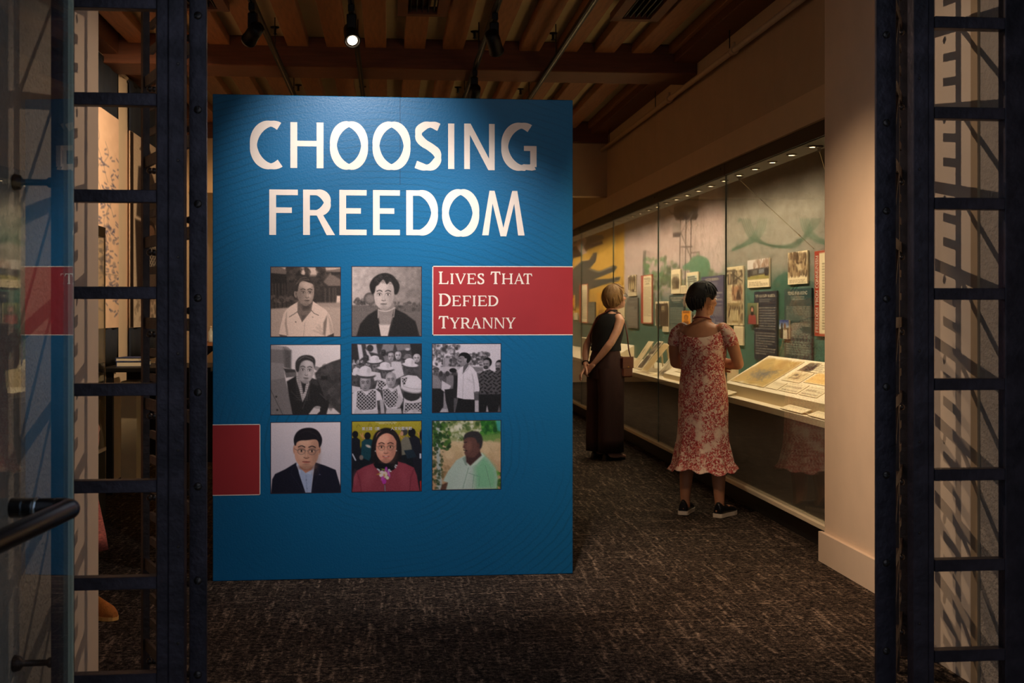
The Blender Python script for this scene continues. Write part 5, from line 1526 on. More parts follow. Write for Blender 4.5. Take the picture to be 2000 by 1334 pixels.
def p_photo(kind, cap=0.0, mat_w=0.0, tint=(255, 224, 178)):
    def f(c):
        H = c.H
        c.a[:] = CREAM
        x0, y0, x1, y1 = mat_w, mat_w, 100 - mat_w, H * (1 - cap) - mat_w
        keep = c.a.copy()
        c.poly(rect(x0, x1, y0, y1), (150, 130, 104))
        w, h = x1 - x0, y1 - y0
        U = lambda u, v: (x0 + u * w, y0 + v * h)
        def bl(bx, n, r, cols, al=.6): c.blobs((x0 + bx[0] * w, y0 + bx[1] * h, x0 + bx[2] * w, y0 + bx[3] * h), n, r * w, cols, al)
        if kind == 'workers':
            bl((0, 0, 1, 1), 160, .07, [(84, 62, 44), (150, 124, 92), (190, 164, 126), (60, 44, 32)]); c.ell(*U(.5, .45), .09 * w, .06 * h, (60, 40, 30)); c.poly([U(.45, .5), U(.65, .5), U(.75, .75), U(.55, .8)], (206, 184, 146), 1, 2); c.ell(*U(.7, .42), .07 * w, .05 * h, (70, 48, 34)); c.poly([U(.3, .3), U(.5, .5), U(.45, .56)], (196, 170, 130), 1, 2)
        elif kind == 'yard':
            c.poly([U(0, 0), U(1, 0), U(1, .5), U(0, .5)], (206, 196, 190)); bl((.3, .1, 1, .5), 60, .04, [(160, 130, 110), (130, 104, 88), (190, 170, 160)]); c.poly([U(0, .8), U(1, .7), U(1, 1), U(0, 1)], (150, 140, 80)); c.poly([U(0, .48), U(1, .42), U(1, .75), U(0, .82)], (70, 66, 64)); c.poly([U(.25, .55), U(.45, .52), U(.45, .72), U(.25, .75)], (110, 104, 96)); c.poly([U(.55, .5), U(.78, .48), U(.78, .68), U(.55, .72)], (120, 124, 130)); [c.poly([U(a, .5), U(a + .07, .5), U(a + .08, .85), U(a - .01, .85)], (44, 38, 40)) for a in (.05, .9, .82)]
            bl((.3, 0, 1, .5), 20, .02, [(120, 96, 84)])
        elif kind == 'news':
            c.a[:] = (214, 196, 158); text_rows(c, (6, 3, 60, 16), 2, (60, 50, 40), .8, .6)
            text_rows(c, (5, .3 * H, 34, .95 * H), 34, (110, 94, 74), .6)
            for bx, cols in (((40, .07, 98, .30), [(80, 70, 58), (150, 134, 110)]), ((40, .34, 98, .58), [(170, 124, 94), (90, 62, 48)]), ((14, .62, 98, .96), [(150, 130, 92), (66, 54, 44)])):
                c.poly(rect(bx[0], bx[2], bx[1] * H, bx[3] * H), cols[0]); c.blobs((bx[0], bx[1] * H, bx[2], bx[3] * H), 50, 6, cols + [(196, 176, 140)], .6)
            c.poly([(62, .56 * H), (70, .40 * H), (80, .40 * H), (90, .56 * H)], (64, 48, 40), 1, 2); c.poly(rect(14, 38, .12 * H, .30 * H), (60, 52, 46)); c.ell(26, .19 * H, 7, 10, (150, 130, 104))
            for a in (30, 42, 54, 66): c.poly([(a, .72 * H), (a + 7, .72 * H), (a + 8, .92 * H), (a - 1, .92 * H)], (196, 180, 140), 1, 1); c.ell(a + 3, .70 * H, 3, 4, (90, 70, 56))
            c.line([(42, .27 * H), (98, .15 * H)], 2, (60, 52, 44)); c.line([(42, .12 * H), (98, .26 * H)], 2, (60, 52, 44))
        elif kind == 'street':
            c.poly([U(0, 0), U(1, 0), U(1, .5), U(0, .5)], (190, 178, 150)); bl((0, .35, 1, .6), 50, .12, [(80, 70, 58), (120, 106, 86)]); c.poly([U(.3, .5), U(1, .45), U(1, 1), U(0, 1)], (74, 64, 50), .9, 4); c.poly([U(0, .6), U(.4, .55), U(.6, 1), U(0, 1)], (120, 104, 80), .9, 4)
        elif kind == 'doc':
            c.a[:] = (190, 198, 178); text_rows(c, (10, 8, 90, 22), 3, (60, 60, 56), .8, .6)
            for a in (25, 70): c.ell(a, .55 * H, 10, 14, (120, 120, 108), .9, 3); c.poly([(a - 14, .75 * H), (a + 14, .75 * H), (a + 18, H), (a - 18, H)], (100, 100, 92), .9, 3)
            c.frame(CREAM, 7)
        elif kind == 'house':
            c.poly(rect(x0, x1, y0, y1), (70, 56, 44)); bl((0, .3, 1, 1), 90, .12, [(50, 40, 32), (92, 76, 58), (64, 52, 40)]); c.poly([U(.45, .12), U(.75, .08), U(.75, .4), U(.45, .4)], (110, 94, 74)); [c.poly(rect(x0 + a * w, x0 + (a + .07) * w, y0 + v * h, y0 + (v + .06) * h), (190, 170, 130)) for a in (.5, .62) for v in (.14, .24)]
        elif kind == 'group':
            c.poly(rect(x0, x1, y0, y1), (96, 82, 64)); bl((0, 0, 1, 1), 60, .12, [(70, 58, 46), (130, 112, 86)]); [(c.poly([U(a, .45), U(a + .16, .45), U(a + .2, 1), U(a - .04, 1)], (190, 168, 126), 1, 2), c.ell(*U(a + .08, .36), .06 * w, .08 * h, (150, 124, 90))) for a in (.1, .4, .68)]
        elif kind == 'woman':
            c.grad((120, 130, 90), (60, 60, 50)); c.ell(50, .30 * H, 20, .16 * H, (30, 22, 22)); c.ell(50, .33 * H, 13, .12 * H, (200, 140, 116)); c.poly([(8, H), (14, .58 * H), (50, .48 * H), (86, .58 * H), (92, H)], (150, 62, 60), 1, 3); c.ell(50, .50 * H, 14, 6, (20, 18, 20))
        elif kind == 'statue':
            c.grad((40, 60, 130), (190, 200, 206), 0, .45 * H); c.poly([(0, .5 * H), (100, .4 * H), (100, H), (0, H)], (70, 66, 40)); c.poly([(40, H), (44, .5 * H), (60, .42 * H), (84, .55 * H), (88, H)], (206, 200, 180), 1, 3); c.ell(60, .36 * H, 12, 12, (130, 96, 76)); c.poly([(18, H), (22, .2 * H), (38, .2 * H), (40, H)], (50, 40, 34), 1, 3)
        elif kind == 'orange':
            c.a[:] = (232, 146, 24); c.line([(15, .1 * H), (85, .1 * H)], 6, (120, 60, 10), .8); c.ell(50, .48 * H, 24, .2 * H, (120, 74, 20)); c.ell(50, .5 * H, 16, .15 * H, (190, 116, 36)); c.poly([(16, .95 * H), (24, .74 * H), (76, .74 * H), (84, .95 * H)], (110, 62, 20), 1, 3)
        elif kind == 'poster':
            c.a[:] = (206, 150, 40); c.blobs((10, 8, 90, .75 * H), 40, 8, [(150, 96, 24), (226, 180, 80)], .5); [c.poly([(a, .95 * H), (a + 4, .62 * H), (a + 10, .62 * H), (a + 12, .95 * H)], (50, 34, 26), 1, 2) for a in (15, 40, 64)]
        if cap:
            c.poly([(0, H * (1 - cap)), (100, H * (1 - cap)), (100, H), (0, H)], CREAM)
            text_rows(c, (8, H * (1 - cap) + .25 * cap * H, 94, H * (1 - .15 * cap)), 3, (84, 70, 54), .7)
        c.noise(5)
    return f
def p_card(rows, bg=CREAM):
    def f(c):
        c.a[:] = bg
        text_rows(c, (12, .1 * c.H, 90, .92 * c.H), rows, (110, 94, 74), .6, .4)
    return f
TB, NV, PU, GT = (44, 70, 70), (38, 42, 56), (78, 76, 104), (98, 96, 92)
m_red_edge = mat('board_red_edge', (164, 54, 34), 0.6, var=0.04)
m_dark_edge = mat('board_dark_edge', (40, 52, 56), 0.6, var=0.04)
# (nearest bay)
board('text_panel', 'text panel', 'large cream text panel with a red side strip beside the cream wall end', 1591, 1700, 491, 656, p_text_cream(24, True, .14, .93, 9.5), 1.6, m_red_edge,
      letters=[('CHINA', .23, .50, .045, .095, m_ink, False), ('FREEDOM FROM COMMUNISM', .022, .078, .05, .96, m_ltx, True)])
board('photo_board', 'photo board', 'sepia photo board of workers with a caption beneath', 1539, 1577, 494, 556, p_photo('workers', .2, 3))
board('text_panel', 'text panel', 'dark teal text panel below the sepia workers photo', 1532, 1585, 565, 702, p_text_dark(TB, [9, 9, 12], .24), 1.6, m_dark_edge, letters=[('TONG PAK-HUNG', .14, .86, .04, .085, m_ltx, False)])
board('photo_board', 'photo board', 'small colour photo of a pale figure overlapping the dark teal text panel', 1522, 1540.5, 624.5, 661, p_photo('statue'), X=XF - 0.018)
board('photo_board', 'photo board', 'colour photo board of a roadside yard under bare trees', 1460, 1502, 509, 562.5, p_photo('yard', .28))
board('text_panel', 'text panel', 'dark navy text panel below the roadside yard photo', 1473, 1517, 570, 702, p_text_dark(NV, [9, 9], .22), 1.6, m_dark_edge, letters=[('YIN KA-LUN KAREN', .06, .94, .045, .085, m_ltx, False)])
board('photo_board', 'photo board', 'small colour photo of a woman in a red top', 1460, 1478.5, 592, 633, p_photo('woman'), X=XF - 0.018)
board('newspaper_board', 'newspaper board', 'mounted newspaper page with three old pictures', 1416.5, 1451, 523, 634.5, p_photo('news'), 1.6)
board('caption_card', 'caption card', 'narrow cream caption card under the newspaper page', 1433.5, 1451, 636.5, 673, p_card(14))
# (second bay)
board('text_panel', 'text panel', 'purple-blue text panel to the right of the dark-haired visitor', 1370, 1412.5, 541.5, 655, p_text_dark(PU, [4, 8, 8], .2), 1.6, mat('board_purple_edge', (66, 64, 88), .6, var=.04), letters=[('VICTOR HERMAN', .2, .8, .035, .075, m_ltx, False)])
board('photo_board', 'photo board', 'pale green document board with two portraits above the dark-haired visitor', 1341, 1363, 533, 578, p_photo('doc'), X=XF - 0.004)
board('photo_board', 'photo board', 'tall photo of a street in a wide cream mount', 1311, 1328.5, 527.5, 574, p_photo('street', 0, 13))
board('caption_card', 'caption card', 'small cream caption card beside the tall mounted street photo', 1329.5, 1339.5, 558, 573.5, p_card(6))
board('text_panel', 'text panel', 'teal text panel beneath the tall mounted street photo', 1307, 1336, 577, 672, p_text_dark(TB, [8, 14], .24), 1.6, m_dark_edge, letters=[('THE DIGAI FAMILY', .1, .9, .035, .07, m_ltx, False), ('FREEDOM TOWN', .18, .82, .085, .12, m_ltx, False)])
board('photo_board', 'photo board', 'small orange printed portrait half hidden by the dark-haired visitor', 1332, 1348.5, 607, 634, p_photo('orange'), X=XF - 0.018)
board('photo_board', 'photo board', 'dark photo of a house with a thin pale border', 1280, 1305.5, 589, 636.5, p_photo('house', 0, 4))
board('caption_card', 'caption card', 'small caption card under the dark house photo', 1294, 1305.5, 637.5, 647.5, p_card(4))
board('text_panel', 'text panel', 'tall cream text panel with a red edge between the two visitors', 1252, 1273, 538.5, 631.5, p_text_cream(22, True, .24, .85), 1.6, m_red_edge, letters=[('RUSSIA', .32, .86, .06, .10, m_ink, False), ('AND THE', .32, .86, .115, .15, m_ink, False), ('USSR', .38, .80, .165, .20, m_ink, False)])
# (third bay)
board('photo_board', 'photo board', 'small group photo above a narrow caption, right of the fair-haired visitor', 1226.5, 1241, 538.5, 570.5, p_photo('group', 0, 6))
board('caption_card', 'caption card', 'narrow caption strip under the small group photo', 1227, 1242, 571.5, 578.5, p_card(3))
board('text_panel', 'text panel', 'grey text panel right of the fair-haired visitor', 1224, 1245.5, 582.5, 640, p_text_dark(GT, [6, 8], .3), 1.6, m_dark_edge)
board('caption_card', 'caption card', 'tall pale card just behind the chin of the fair-haired visitor', 1207, 1219, 596, 626, p_card(10))
# (far bays)
board('poster', 'poster', 'yellow poster behind the head of the fair-haired visitor', 1166, 1184, 571, 628, p_photo('poster'))
board('text_panel', 'text panel', 'narrow cream text panel with a red edge left of the fair-haired visitor', 1131.5, 1147, 556, 630, p_text_cream(18, True, .15, .9), 1.6, m_red_edge)
board('text_panel', 'text panel', 'grey-green text panel between the yellow poster and a red-edged panel', 1148, 1162, 590, 632, p_text_dark((84, 88, 76), [6, 7], .25), 1.6, m_dark_edge)
board('photo_board', 'photo board', 'orange card at the right edge of the blue title panel', 1109, 1122, 577.5, 603, p_photo('orange'), X=XF - 0.006)
board('caption_card', 'caption card', 'cream caption card below the orange card at the title panel edge', 1120.5, 1127.5, 611, 624.5, p_card(5))

# ---- things lying on the deck
m_riser = mat('riser_paint', (238, 220, 184), 0.6, var=0.03, scale=10)
def riser(name, label, xa, xb, ya, yb, za, zb, base=CZD, lip=0.035, cat='display riser'):
    """slanted display riser: front edge (xa, za) low, back edge (xb, zb) high"""
    b = B()
    pr = [(xa, base), (xb, base), (xb, zb), (xa, za)]
    b.prism(pr, ya, yb, axes=lambda x, z, y: (x, y, z))
    return tag(b.build(name, m_riser), label, cat)
def sheet(name, cat, label, plane, u0, u1, y0, y1, paint, lift=0.003, res=150, wav=0.0, group=None, parts=None):
    """flat sheet lying on a slanted plane ((xa,za),(xb,zb)); u along the slope, y along the case; y0>y1 reads left to right"""
    (xa, za), (xb, zb) = plane
    L = math.hypot(xb - xa, zb - za)
    n = Vector((-(zb - za) / L, 0, (xb - xa) / L))
    def pt(u, y, l):
        return Vector((xa + (xb - xa) * u, y, za + (zb - za) * u)) + n * l
    b = B()
    q = [pt(u0, y0, 0.0004), pt(u0, y1, 0.0004), pt(u1, y1, 0.0004), pt(u1, y0, 0.0004)]
    b.hexa(q + [p + n * lift for p in q])
    t = b.build(name, mat('sheet_edge', (226, 206, 166), 0.7, var=0.03))
    tag(t, label, cat, group)
    W = max(12, int(abs(y0 - y1) * res)); H = max(12, int((u1 - u0) * L * res))
    c = Canvas(W, H, (0, 0, 100, 100 * H / W), CREAM); c.H = 100 * H / W
    paint(c)
    c.build('print', lambda u, v: tuple(pt(u1 + (u0 - u1) * v, y0 + (y1 - y0) * u, lift + 0.0012)), t, m_print_matt)
    return t
PL1 = ((2.60, 0.835), (2.95, 1.045))
riser('document_riser', 'large slanted cream riser carrying old documents nearest the cream wall end', 2.60, 2.95, 7.12, 9.33, 0.835, 1.045)
def p_map(c):
    H = c.H
    c.a[:] = CREAM
    pts = [(3, .10 * H), (20, .04 * H), (60, .05 * H), (95, .02 * H), (98, .5 * H), (94, .97 * H), (70, .93 * H), (60, .99 * H), (30, .92 * H), (2, .96 * H), (5, .5 * H)]
    c.poly(pts, (196, 164, 98), 1, 1.2)
    c.blobs((4, .05 * H, 96, .95 * H), 60, 12, [(206, 178, 116), (186, 152, 88), (176, 142, 84)], .3)
    for _ in range(220):
        x, y = RNG.normal(48, 16), RNG.normal(.6 * H, .1 * H); c.line([(x, y), (x + RNG.uniform(2, 8), y + RNG.uniform(-3, 3))], .8, (104, 104, 104), .5)
def p_mount(kind):
    def f(c):
        H = c.H; c.a[:] = (240, 222, 186)
        if kind == 'photo': c.poly(rect(6, 52, .1 * H, .9 * H), (70, 58, 46)); c.blobs((6, .1 * H, 52, .9 * H), 50, 6, [(120, 100, 78), (40, 32, 26), (180, 158, 124)], .6); text_rows(c, (58, .15 * H, 95, .85 * H), 7, (110, 94, 74), .6)
        elif kind == 'letter': c.poly([(4, 4), (96, 3), (97, H - 3), (3, H - 4)], (226, 204, 160)); c.blobs((10, .2 * H, 80, .8 * H), 10, 6, [(150, 126, 90), (196, 168, 120)], .5); c.poly(rect(30, 44, .3 * H, .45 * H), (60, 50, 44), .9, 2); c.line([(20, .7 * H), (70, .66 * H)], 3, (110, 90, 66), .8)
        elif kind == 'permit': c.poly([(3, 3), (70, 2), (71, .96 * H), (2, .97 * H)], (236, 196, 122)); text_rows(c, (8, .1 * H, 66, .9 * H), 12, (206, 150, 90), .5); c.poly(rect(76, 96, .15 * H, .4 * H), (150, 148, 96)); c.poly(rect(76, 94, .55 * H, .85 * H), (110, 72, 56)); c.blobs((76, .55 * H, 94, .85 * H), 14, 4, [(70, 44, 36), (176, 140, 104)], .6)
        elif kind == 'text': text_rows(c, (6, .12 * H, 92, .9 * H), 9, (110, 94, 74), .65)
        elif kind == 'old': c.poly([(2, 2), (98, 3), (97, H - 2), (3, H - 3)], (196, 168, 116)); text_rows(c, (8, .06 * H, 92, .95 * H), 26, (140, 112, 74), .5)
        elif kind == 'photos2': c.poly(rect(8, 92, .05 * H, .46 * H), (80, 72, 60)); c.poly(rect(8, 92, .53 * H, .95 * H), (70, 60, 50)); c.blobs((8, .05 * H, 92, .46 * H), 30, 12, [(40, 34, 30), (150, 134, 108)], .6); c.blobs((8, .53 * H, 92, .95 * H), 30, 12, [(36, 30, 26), (150, 134, 108)], .6)
        elif kind == 'bigphoto': c.poly(rect(8, 92, .08 * H, .92 * H), (90, 80, 64)); c.blobs((8, .08 * H, 92, .92 * H), 60, 12, [(50, 42, 34), (176, 158, 124), (236, 222, 190)], .6)
        elif kind == 'strip': c.poly(rect(20, 80, .2 * H, .85 * H), (60, 52, 44)); c.blobs((20, .2 * H, 80, .85 * H), 20, 8, [(36, 30, 28), (140, 124, 100)], .6)
        c.noise(3)
    return f
# left of the picture = farther (larger y)
sheet('old_map', 'map', 'large stained brown map on the slanted riser', PL1, .08, .93, 9.28, 8.43, p_map, res=170)
sheet('mounted_photo', 'photo', 'small dark group photo with text on the slanted riser', PL1, .68, .95, 8.33, 7.86, p_mount('photo'))
sheet('old_letter', 'letter', 'pale letter with ink stamps beside the stained brown map', PL1, .36, .66, 8.34, 7.96, p_mount('letter'))
sheet('permit_paper', 'document', 'orange-tinted permit paper with two small stamps on the slanted riser', PL1, .40, .72, 7.92, 7.34, p_mount('permit'))
sheet('caption_sheet', 'caption card', 'caption sheet below the pale letter on the slanted riser', PL1, .09, .30, 8.40, 8.14, p_mount('text'))
sheet('caption_sheet', 'caption card', 'middle caption sheet along the front edge of the slanted riser', PL1, .09, .34, 8.11, 7.74, p_mount('text'))
sheet('caption_sheet', 'caption card', 'caption sheet on the slanted riser nearest the small block', PL1, .09, .34, 7.70, 7.36, p_mount('text'))
FL = ((2.53, CZD), (2.70, CZD + 0.004))
def cardstand(label, y0, y1, xa=2.528, xb=2.594):
    return sheet('caption_card', 'caption card', label, ((xa, CZD + 0.004), (xb, CZD + 0.026)), 0.0, 1.0, y0, y1, p_mount('text'), lift=0.004, group='caption cards along the front of the deck')
cardstand('caption card at the left front corner of the large riser', 9.30, 8.98)
cardstand('caption card in front of the large riser beside the small block', 7.76, 7.34)
cardstand('caption card in front of the small block at the cream wall end', 7.24, 6.86, 2.528, 2.60)
b = B(); b.box(2.635, 2.82, 6.72, 7.10, CZD, 0.865, 0.002)
tag(b.build('display_block', m_riser), 'small cream block with a red box on top', 'display block')
rb = thing('red_box', (2.73, 6.86, 0.865), 'small red box on the cream block', 'box')
m_redbox = mat('red_lacquer', (190, 24, 28), 0.35, var=0.08, scale=20)
b = B(); b.box(2.67, 2.79, 6.74, 6.99, 0.8655, 0.885, 0.002); b.build('box_body', m_redbox, rb)
b = B(); b.box(2.668, 2.792, 6.738, 6.992, 0.8855, 0.899, 0.003); b.build('lid', m_redbox, rb)
# second bay
def M2(px, X): return on_x(px, X)[1]
PL2 = ((2.60, 0.80), (2.93, 0.975))
ya, yb = M2(1264, 2.60), M2(1322, 2.60)
riser('document_riser', 'slanted cream riser left of the dark-haired visitor', 2.60, 2.93, 10.1, 11.5, 0.80, 0.975)
sheet('mounted_photo', 'photo', 'narrow dark photo strip on the riser left of the dark-haired visitor', PL2, .62, .93, 11.2, 10.3, p_mount('strip'))
sheet('caption_sheet', 'caption card', 'caption sheet on the riser left of the dark-haired visitor', PL2, .15, .5, 11.25, 10.7, p_mount('text'))
sheet('caption_sheet', 'caption card', 'caption sheet on the same riser partly hidden by the dark-haired visitor', PL2, .15, .5, 10.6, 10.2, p_mount('text'))
def easel(name, label, xa, xb, y0, y1, za, zb, kind, cat='photo'):
    o = sheet(name, cat, label, ((xa, za), (xb, zb)), 0.0, 1.0, y0, y1, p_mount(kind), lift=0.006)
    b = B()
    ym = (y0 + y1) / 2
    b.prism([(xb - 0.004, zb - 0.03), (xb + 0.02, CZD + 0.001), (xb + 0.026, CZD + 0.001), (xb + 0.004, zb - 0.03)], ym - 0.03, ym + 0.03, axes=lambda x, z, y: (x, y, z))
    b.build('prop', m_riser, o)
    return o
easel('propped_photo', 'propped photograph on a board next to the left edge of the riser', 2.66, 2.84, 12.05, 11.72, CZD + .005, 0.97, 'bigphoto')
easel('propped_document', 'tall brown document propped up between two photograph boards', 2.66, 2.90, 12.78, 12.50, CZD + .005, 1.045, 'old', 'document')
easel('propped_photo', 'propped board with two dark photographs beside the visitor bag', 2.68, 2.92, 13.16, 12.90, CZD + .005, 1.06, 'photos2')
easel('propped_document', 'pale propped card half hidden by the fair-haired visitor', 2.70, 2.90, 13.55, 13.30, CZD + .005, 1.05, 'letter', 'document')
sheet('flat_papers', 'document', 'flat papers lying on the deck in front of the propped boards', ((2.56, CZD), (2.68, CZD + .004)), 0, 1, 12.75, 11.8, p_mount('letter'))
# far bays
riser('document_riser', 'slanted cream riser left of the fair-haired visitor', 2.60, 2.90, 14.4, 15.9, 0.81, 0.98)
PL3 = ((2.60, 0.81), (2.90, 0.98))
sheet('mounted_photo', 'photo', 'dark photo on the riser left of the fair-haired visitor', PL3, .5, .9, 15.5, 15.0, p_mount('photo'))
sheet('caption_sheet', 'caption card', 'caption sheet on the riser left of the fair-haired visitor', PL3, .1, .45, 15.6, 14.9, p_mount('text'))
b = B(); b.box(2.66, 2.90, 16.2, 17.0, CZD, 1.02, 0.003)
tag(b.build('display_block', m_riser), 'tall cream display block at the edge of the title panel', 'display block')

# ================================================================== PEOPLE
def remesh(b, voxel, it=6, fac=0.5):
    """one continuous skin from overlapping volumes"""
    me = bpy.data.meshes.new('tmp'); me.from_pydata(b.v, [], b.f); me.update()
    o = bpy.data.objects.new('tmp', me); COL.objects.link(o)
    m = o.modifiers.new('r', 'REMESH'); m.mode = 'VOXEL'; m.voxel_size = voxel
    s = o.modifiers.new('s', 'SMOOTH'); s.factor = fac; s.iterations = it
    dg = bpy.context.evaluated_depsgraph_get()
    dg.update()
    e = bpy.data.meshes.new_from_object(o.evaluated_get(dg))
    v = np.empty(len(e.vertices) * 3); e.vertices.foreach_get('co', v)
    f = [tuple(p.vertices) for p in e.polygons]
    bpy.data.objects.remove(o); bpy.data.meshes.remove(me); bpy.data.meshes.remove(e)
    r = B(); r.add(v.reshape(-1, 3), f, True)
    return r
m_skin1 = mat('warm_brown_skin', (186, 128, 92), 0.5, var=0.06, scale=30, bump=0.03, bscale=120)
m_skin2 = mat('fair_skin', (206, 152, 124), 0.5, var=0.06, scale=30, bump=0.03, bscale=120)
m_hair_black = mat('black_hair', (20, 16, 15), 0.5, var=0.3, scale=8, stretch=(20, 20, 2), bump=0.5, bscale=30)
m_hair_fair = mat('dark_blonde_hair', (150, 112, 66), 0.5, var=0.35, scale=8, stretch=(18, 18, 2), bump=0.5, bscale=30)
m_eye = mat('eye_white', (226, 220, 210), 0.25, var=0.02)
m_iris = mat('eye_iris', (44, 28, 20), 0.2, var=0.1)
m_gold = mat('gold_earring', (212, 160, 84), 0.25, 0.9, var=0.05)
m_redbrown = mat('red_bead', (120, 34, 26), 0.4, var=0.1)

def hand(b, wrist, dirv, normal, side, curl=0.5, s=1.0):
    """palm, four unequal bent fingers and a thumb from the side of the palm; normal = back of the hand"""
    d = Vector(dirv).normalized(); n = Vector(normal); n = (n - d * n.dot(d)).normalized()
    r = d.cross(n) * side          # towards the thumb side
    w = Vector(wrist)
    start = len(b.v)
    b.tube([w - d * 0.02, w + d * 0.012, w + d * 0.045, w + d * 0.082], [(0.020 * s, 0.027 * s), (0.016 * s, 0.031 * s), (0.014 * s, 0.039 * s), (0.011 * s, 0.037 * s)], 12, up=n, round_ends=True)
    for k, (off, ln, rr) in enumerate(((0.028, 0.066, 0.0083), (0.009, 0.074, 0.0086), (-0.010, 0.069, 0.0083), (-0.028, 0.054, 0.0073))):
        p = w + d * 0.084 + r * off
        a = 0.0
        pts, rad = [p - d * 0.01], [rr * 1.05 * s]
        c = curl * (1.0 + 0.12 * k)
        for seg, q in enumerate((0.44, 0.32, 0.24)):
            a += c * (0.55 if seg == 0 else 0.75)
            dd = d * math.cos(a) - n * math.sin(a)
            p = p + dd * ln * q
            pts.append(p); rad.append(rr * (1.0 - 0.09 * (seg + 1)) * s)
        b.tube(pts, rad, 8, round_ends=True)
    p = w + d * 0.022 + r * 0.026
    pts = [p, p + (d * 0.6 + r * 0.75 - n * 0.2).normalized() * 0.034, p + (d * 0.75 + r * 0.6 - n * 0.4).normalized() * 0.060, p + (d * 0.9 + r * 0.35 - n * 0.6).normalized() * 0.082]
    b.tube(pts, [0.0125 * s, 0.0105 * s, 0.0095 * s, 0.008 * s], 8, round_ends=True)

class Fig:
    def __init__(s, loc, az, label, cat='person'):
        s.M = Matrix.Translation(Vector(loc)) @ Matrix.Rotation(math.radians(az - 90), 4, 'Z')
        s.root = thing('person', loc, label, cat)
    def put(s, b, name, m, parent=None):
        b.xf(s.M)
        return b.build(name, m, parent or s.root)
def head_matrix(c, yaw, pitch, roll=0.0):
    return Matrix.Translation(Vector(c)) @ Matrix.Rotation(math.radians(yaw), 4, 'Z') @ Matrix.Rotation(math.radians(pitch), 4, 'X') @ Matrix.Rotation(math.radians(roll), 4, 'Y')
def head_volume(H, k=1.0):
    """skull, jaw, nose, ears, cheeks and lips around the head origin (mid skull), facing +y"""
    b = B()
    b.ball((0, -0.008, 0.018), (0.072 * k, 0.090 * k, 0.092 * k), 18, 12)
    b.ball((0, 0.022, -0.035), (0.058 * k, 0.064 * k, 0.072 * k), 16, 10)
    b.ball((0, 0.050, -0.080), (0.034 * k, 0.034 * k, 0.026 * k), 12, 8)       # chin
    b.ball((0, 0.072, 0.035), (0.048 * k, 0.014, 0.03), 12, 8)                  # brow
    b.tube([(0, 0.082, 0.018), (0, 0.098, -0.012), (0, 0.106, -0.026)], [(0.007, 0.008), (0.010, 0.010), (0.014, 0.011)], 8, round_ends=True)
    b.ball((0, 0.090, -0.056), (0.021, 0.008, 0.005), 10, 6); b.ball((0, 0.088, -0.066), (0.018, 0.008, 0.006), 10, 6)
    for s in (-1, 1):
        b.ball((s * 0.042, 0.058, -0.018), (0.024, 0.022, 0.022), 10, 8)
        b.ball((s * 0.073 * k, -0.004, -0.010), (0.008, 0.018, 0.031), 10, 8, Matrix.Rotation(0.25, 3, 'X') @ Matrix.Rotation(s * -0.35, 3, 'Z'))
    b.xf(H)
    return b
def head_details(fig, H, parent):
    for s in (-1, 1):
        b = B(); b.ball((s * 0.031, 0.078, 0.010), (0.0125, 0.010, 0.0085), 12, 8); b.xf(H)
        e = fig.put(b, 'eye', m_eye, parent)
        b = B(); b.ball((s * 0.031, 0.0855, 0.010), (0.006, 0.004, 0.006), 10, 6); b.xf(H)
        fig.put(b, 'iris', m_iris, e)
def hair(fig, H, limits, rad, cen, m, name='hair', wave=0.0, nz=0.004, tuft=0.0):
    """shell over the skull; limits: list of (azimuth from front, lowest elevation) in degrees"""
    az = np.array([a for a, _ in limits]); lo = np.array([e for _, e in limits])
    n, k = 64, 40
    v = []
    for j in range(k + 1):
        el = -88 + 176 * j / k
        for i in range(n):
            th = 360 * i / n
            a = abs((th + 180) % 360 - 180)             # 0 front .. 180 back
            lim = np.interp(a, az, lo)
            t = min(1, max(0, (el - lim) / 7.0 + 0.5))
            e_, t_ = math.radians(el), math.radians(th)
            r = 0.60 + 0.40 * (t * t * (3 - 2 * t))
            w = 1 + nz * 10 * (math.sin(t_ * 17 + el * .05) * .5 + math.sin(t_ * 31 + 1.3 + el * .08) * .5) * 0.25 + wave * max(0, -el / 60) * 0.12
            d = Vector((math.sin(t_) * math.cos(e_), math.cos(t_) * math.cos(e_), math.sin(e_)))
            v.append((cen[0] + d.x * rad[0] * r * w, cen[1] + d.y * rad[1] * r * w, cen[2] + d.z * rad[2] * r * w))
    f = [(j * n + i, j * n + (i + 1) % n, (j + 1) * n + (i + 1) % n, (j + 1) * n + i) for j in range(k) for i in range(n)]
    b = B(); b.add(v, f, True)
    # loose locks along the lower edge and crown
    for i in range(70):
        th = RNG.uniform(0, 360); a = abs((th + 180) % 360 - 180)
        lim = np.interp(a, az, lo) + RNG.uniform(0, 30)
        t_ = math.radians(th); pts = []
        for s in range(4):
            e_ = math.radians(lim + 26 - 11 * s)
            q = 1.005 + 0.012 * s * tuft
            pts.append((cen[0] + math.sin(t_) * math.cos(e_) * rad[0] * q, cen[1] + math.cos(t_) * math.cos(e_) * rad[1] * q, cen[2] + math.sin(e_) * rad[2] * q))
        b.tube(pts, [0.004, 0.0055, 0.004, 0.0012], 5)
    b.xf(H)
    return fig.put(b, name, m)
def rings(b, rows, n=40, fn=None, cap=False):
    """garment loft: rows of (z, cx, cy, rx, ry); fn(i, theta) -> (dz, dr)"""
    v = []
    for i, (z, cx, cy, rx, ry) in enumerate(rows):
        for k in range(n):
            th = 2 * PI * k / n
            dz, dr = fn(i, th) if fn else (0, 0)
            v.append((cx + (rx + dr) * math.cos(th), cy + (ry + dr) * math.sin(th), z + dz))
    f = [(i * n + k, i * n + (k + 1) % n, (i + 1) * n + (k + 1) % n, (i + 1) * n + k) for i in range(len(rows) - 1) for k in range(n)]
    b.add(v, f, True)
    return b
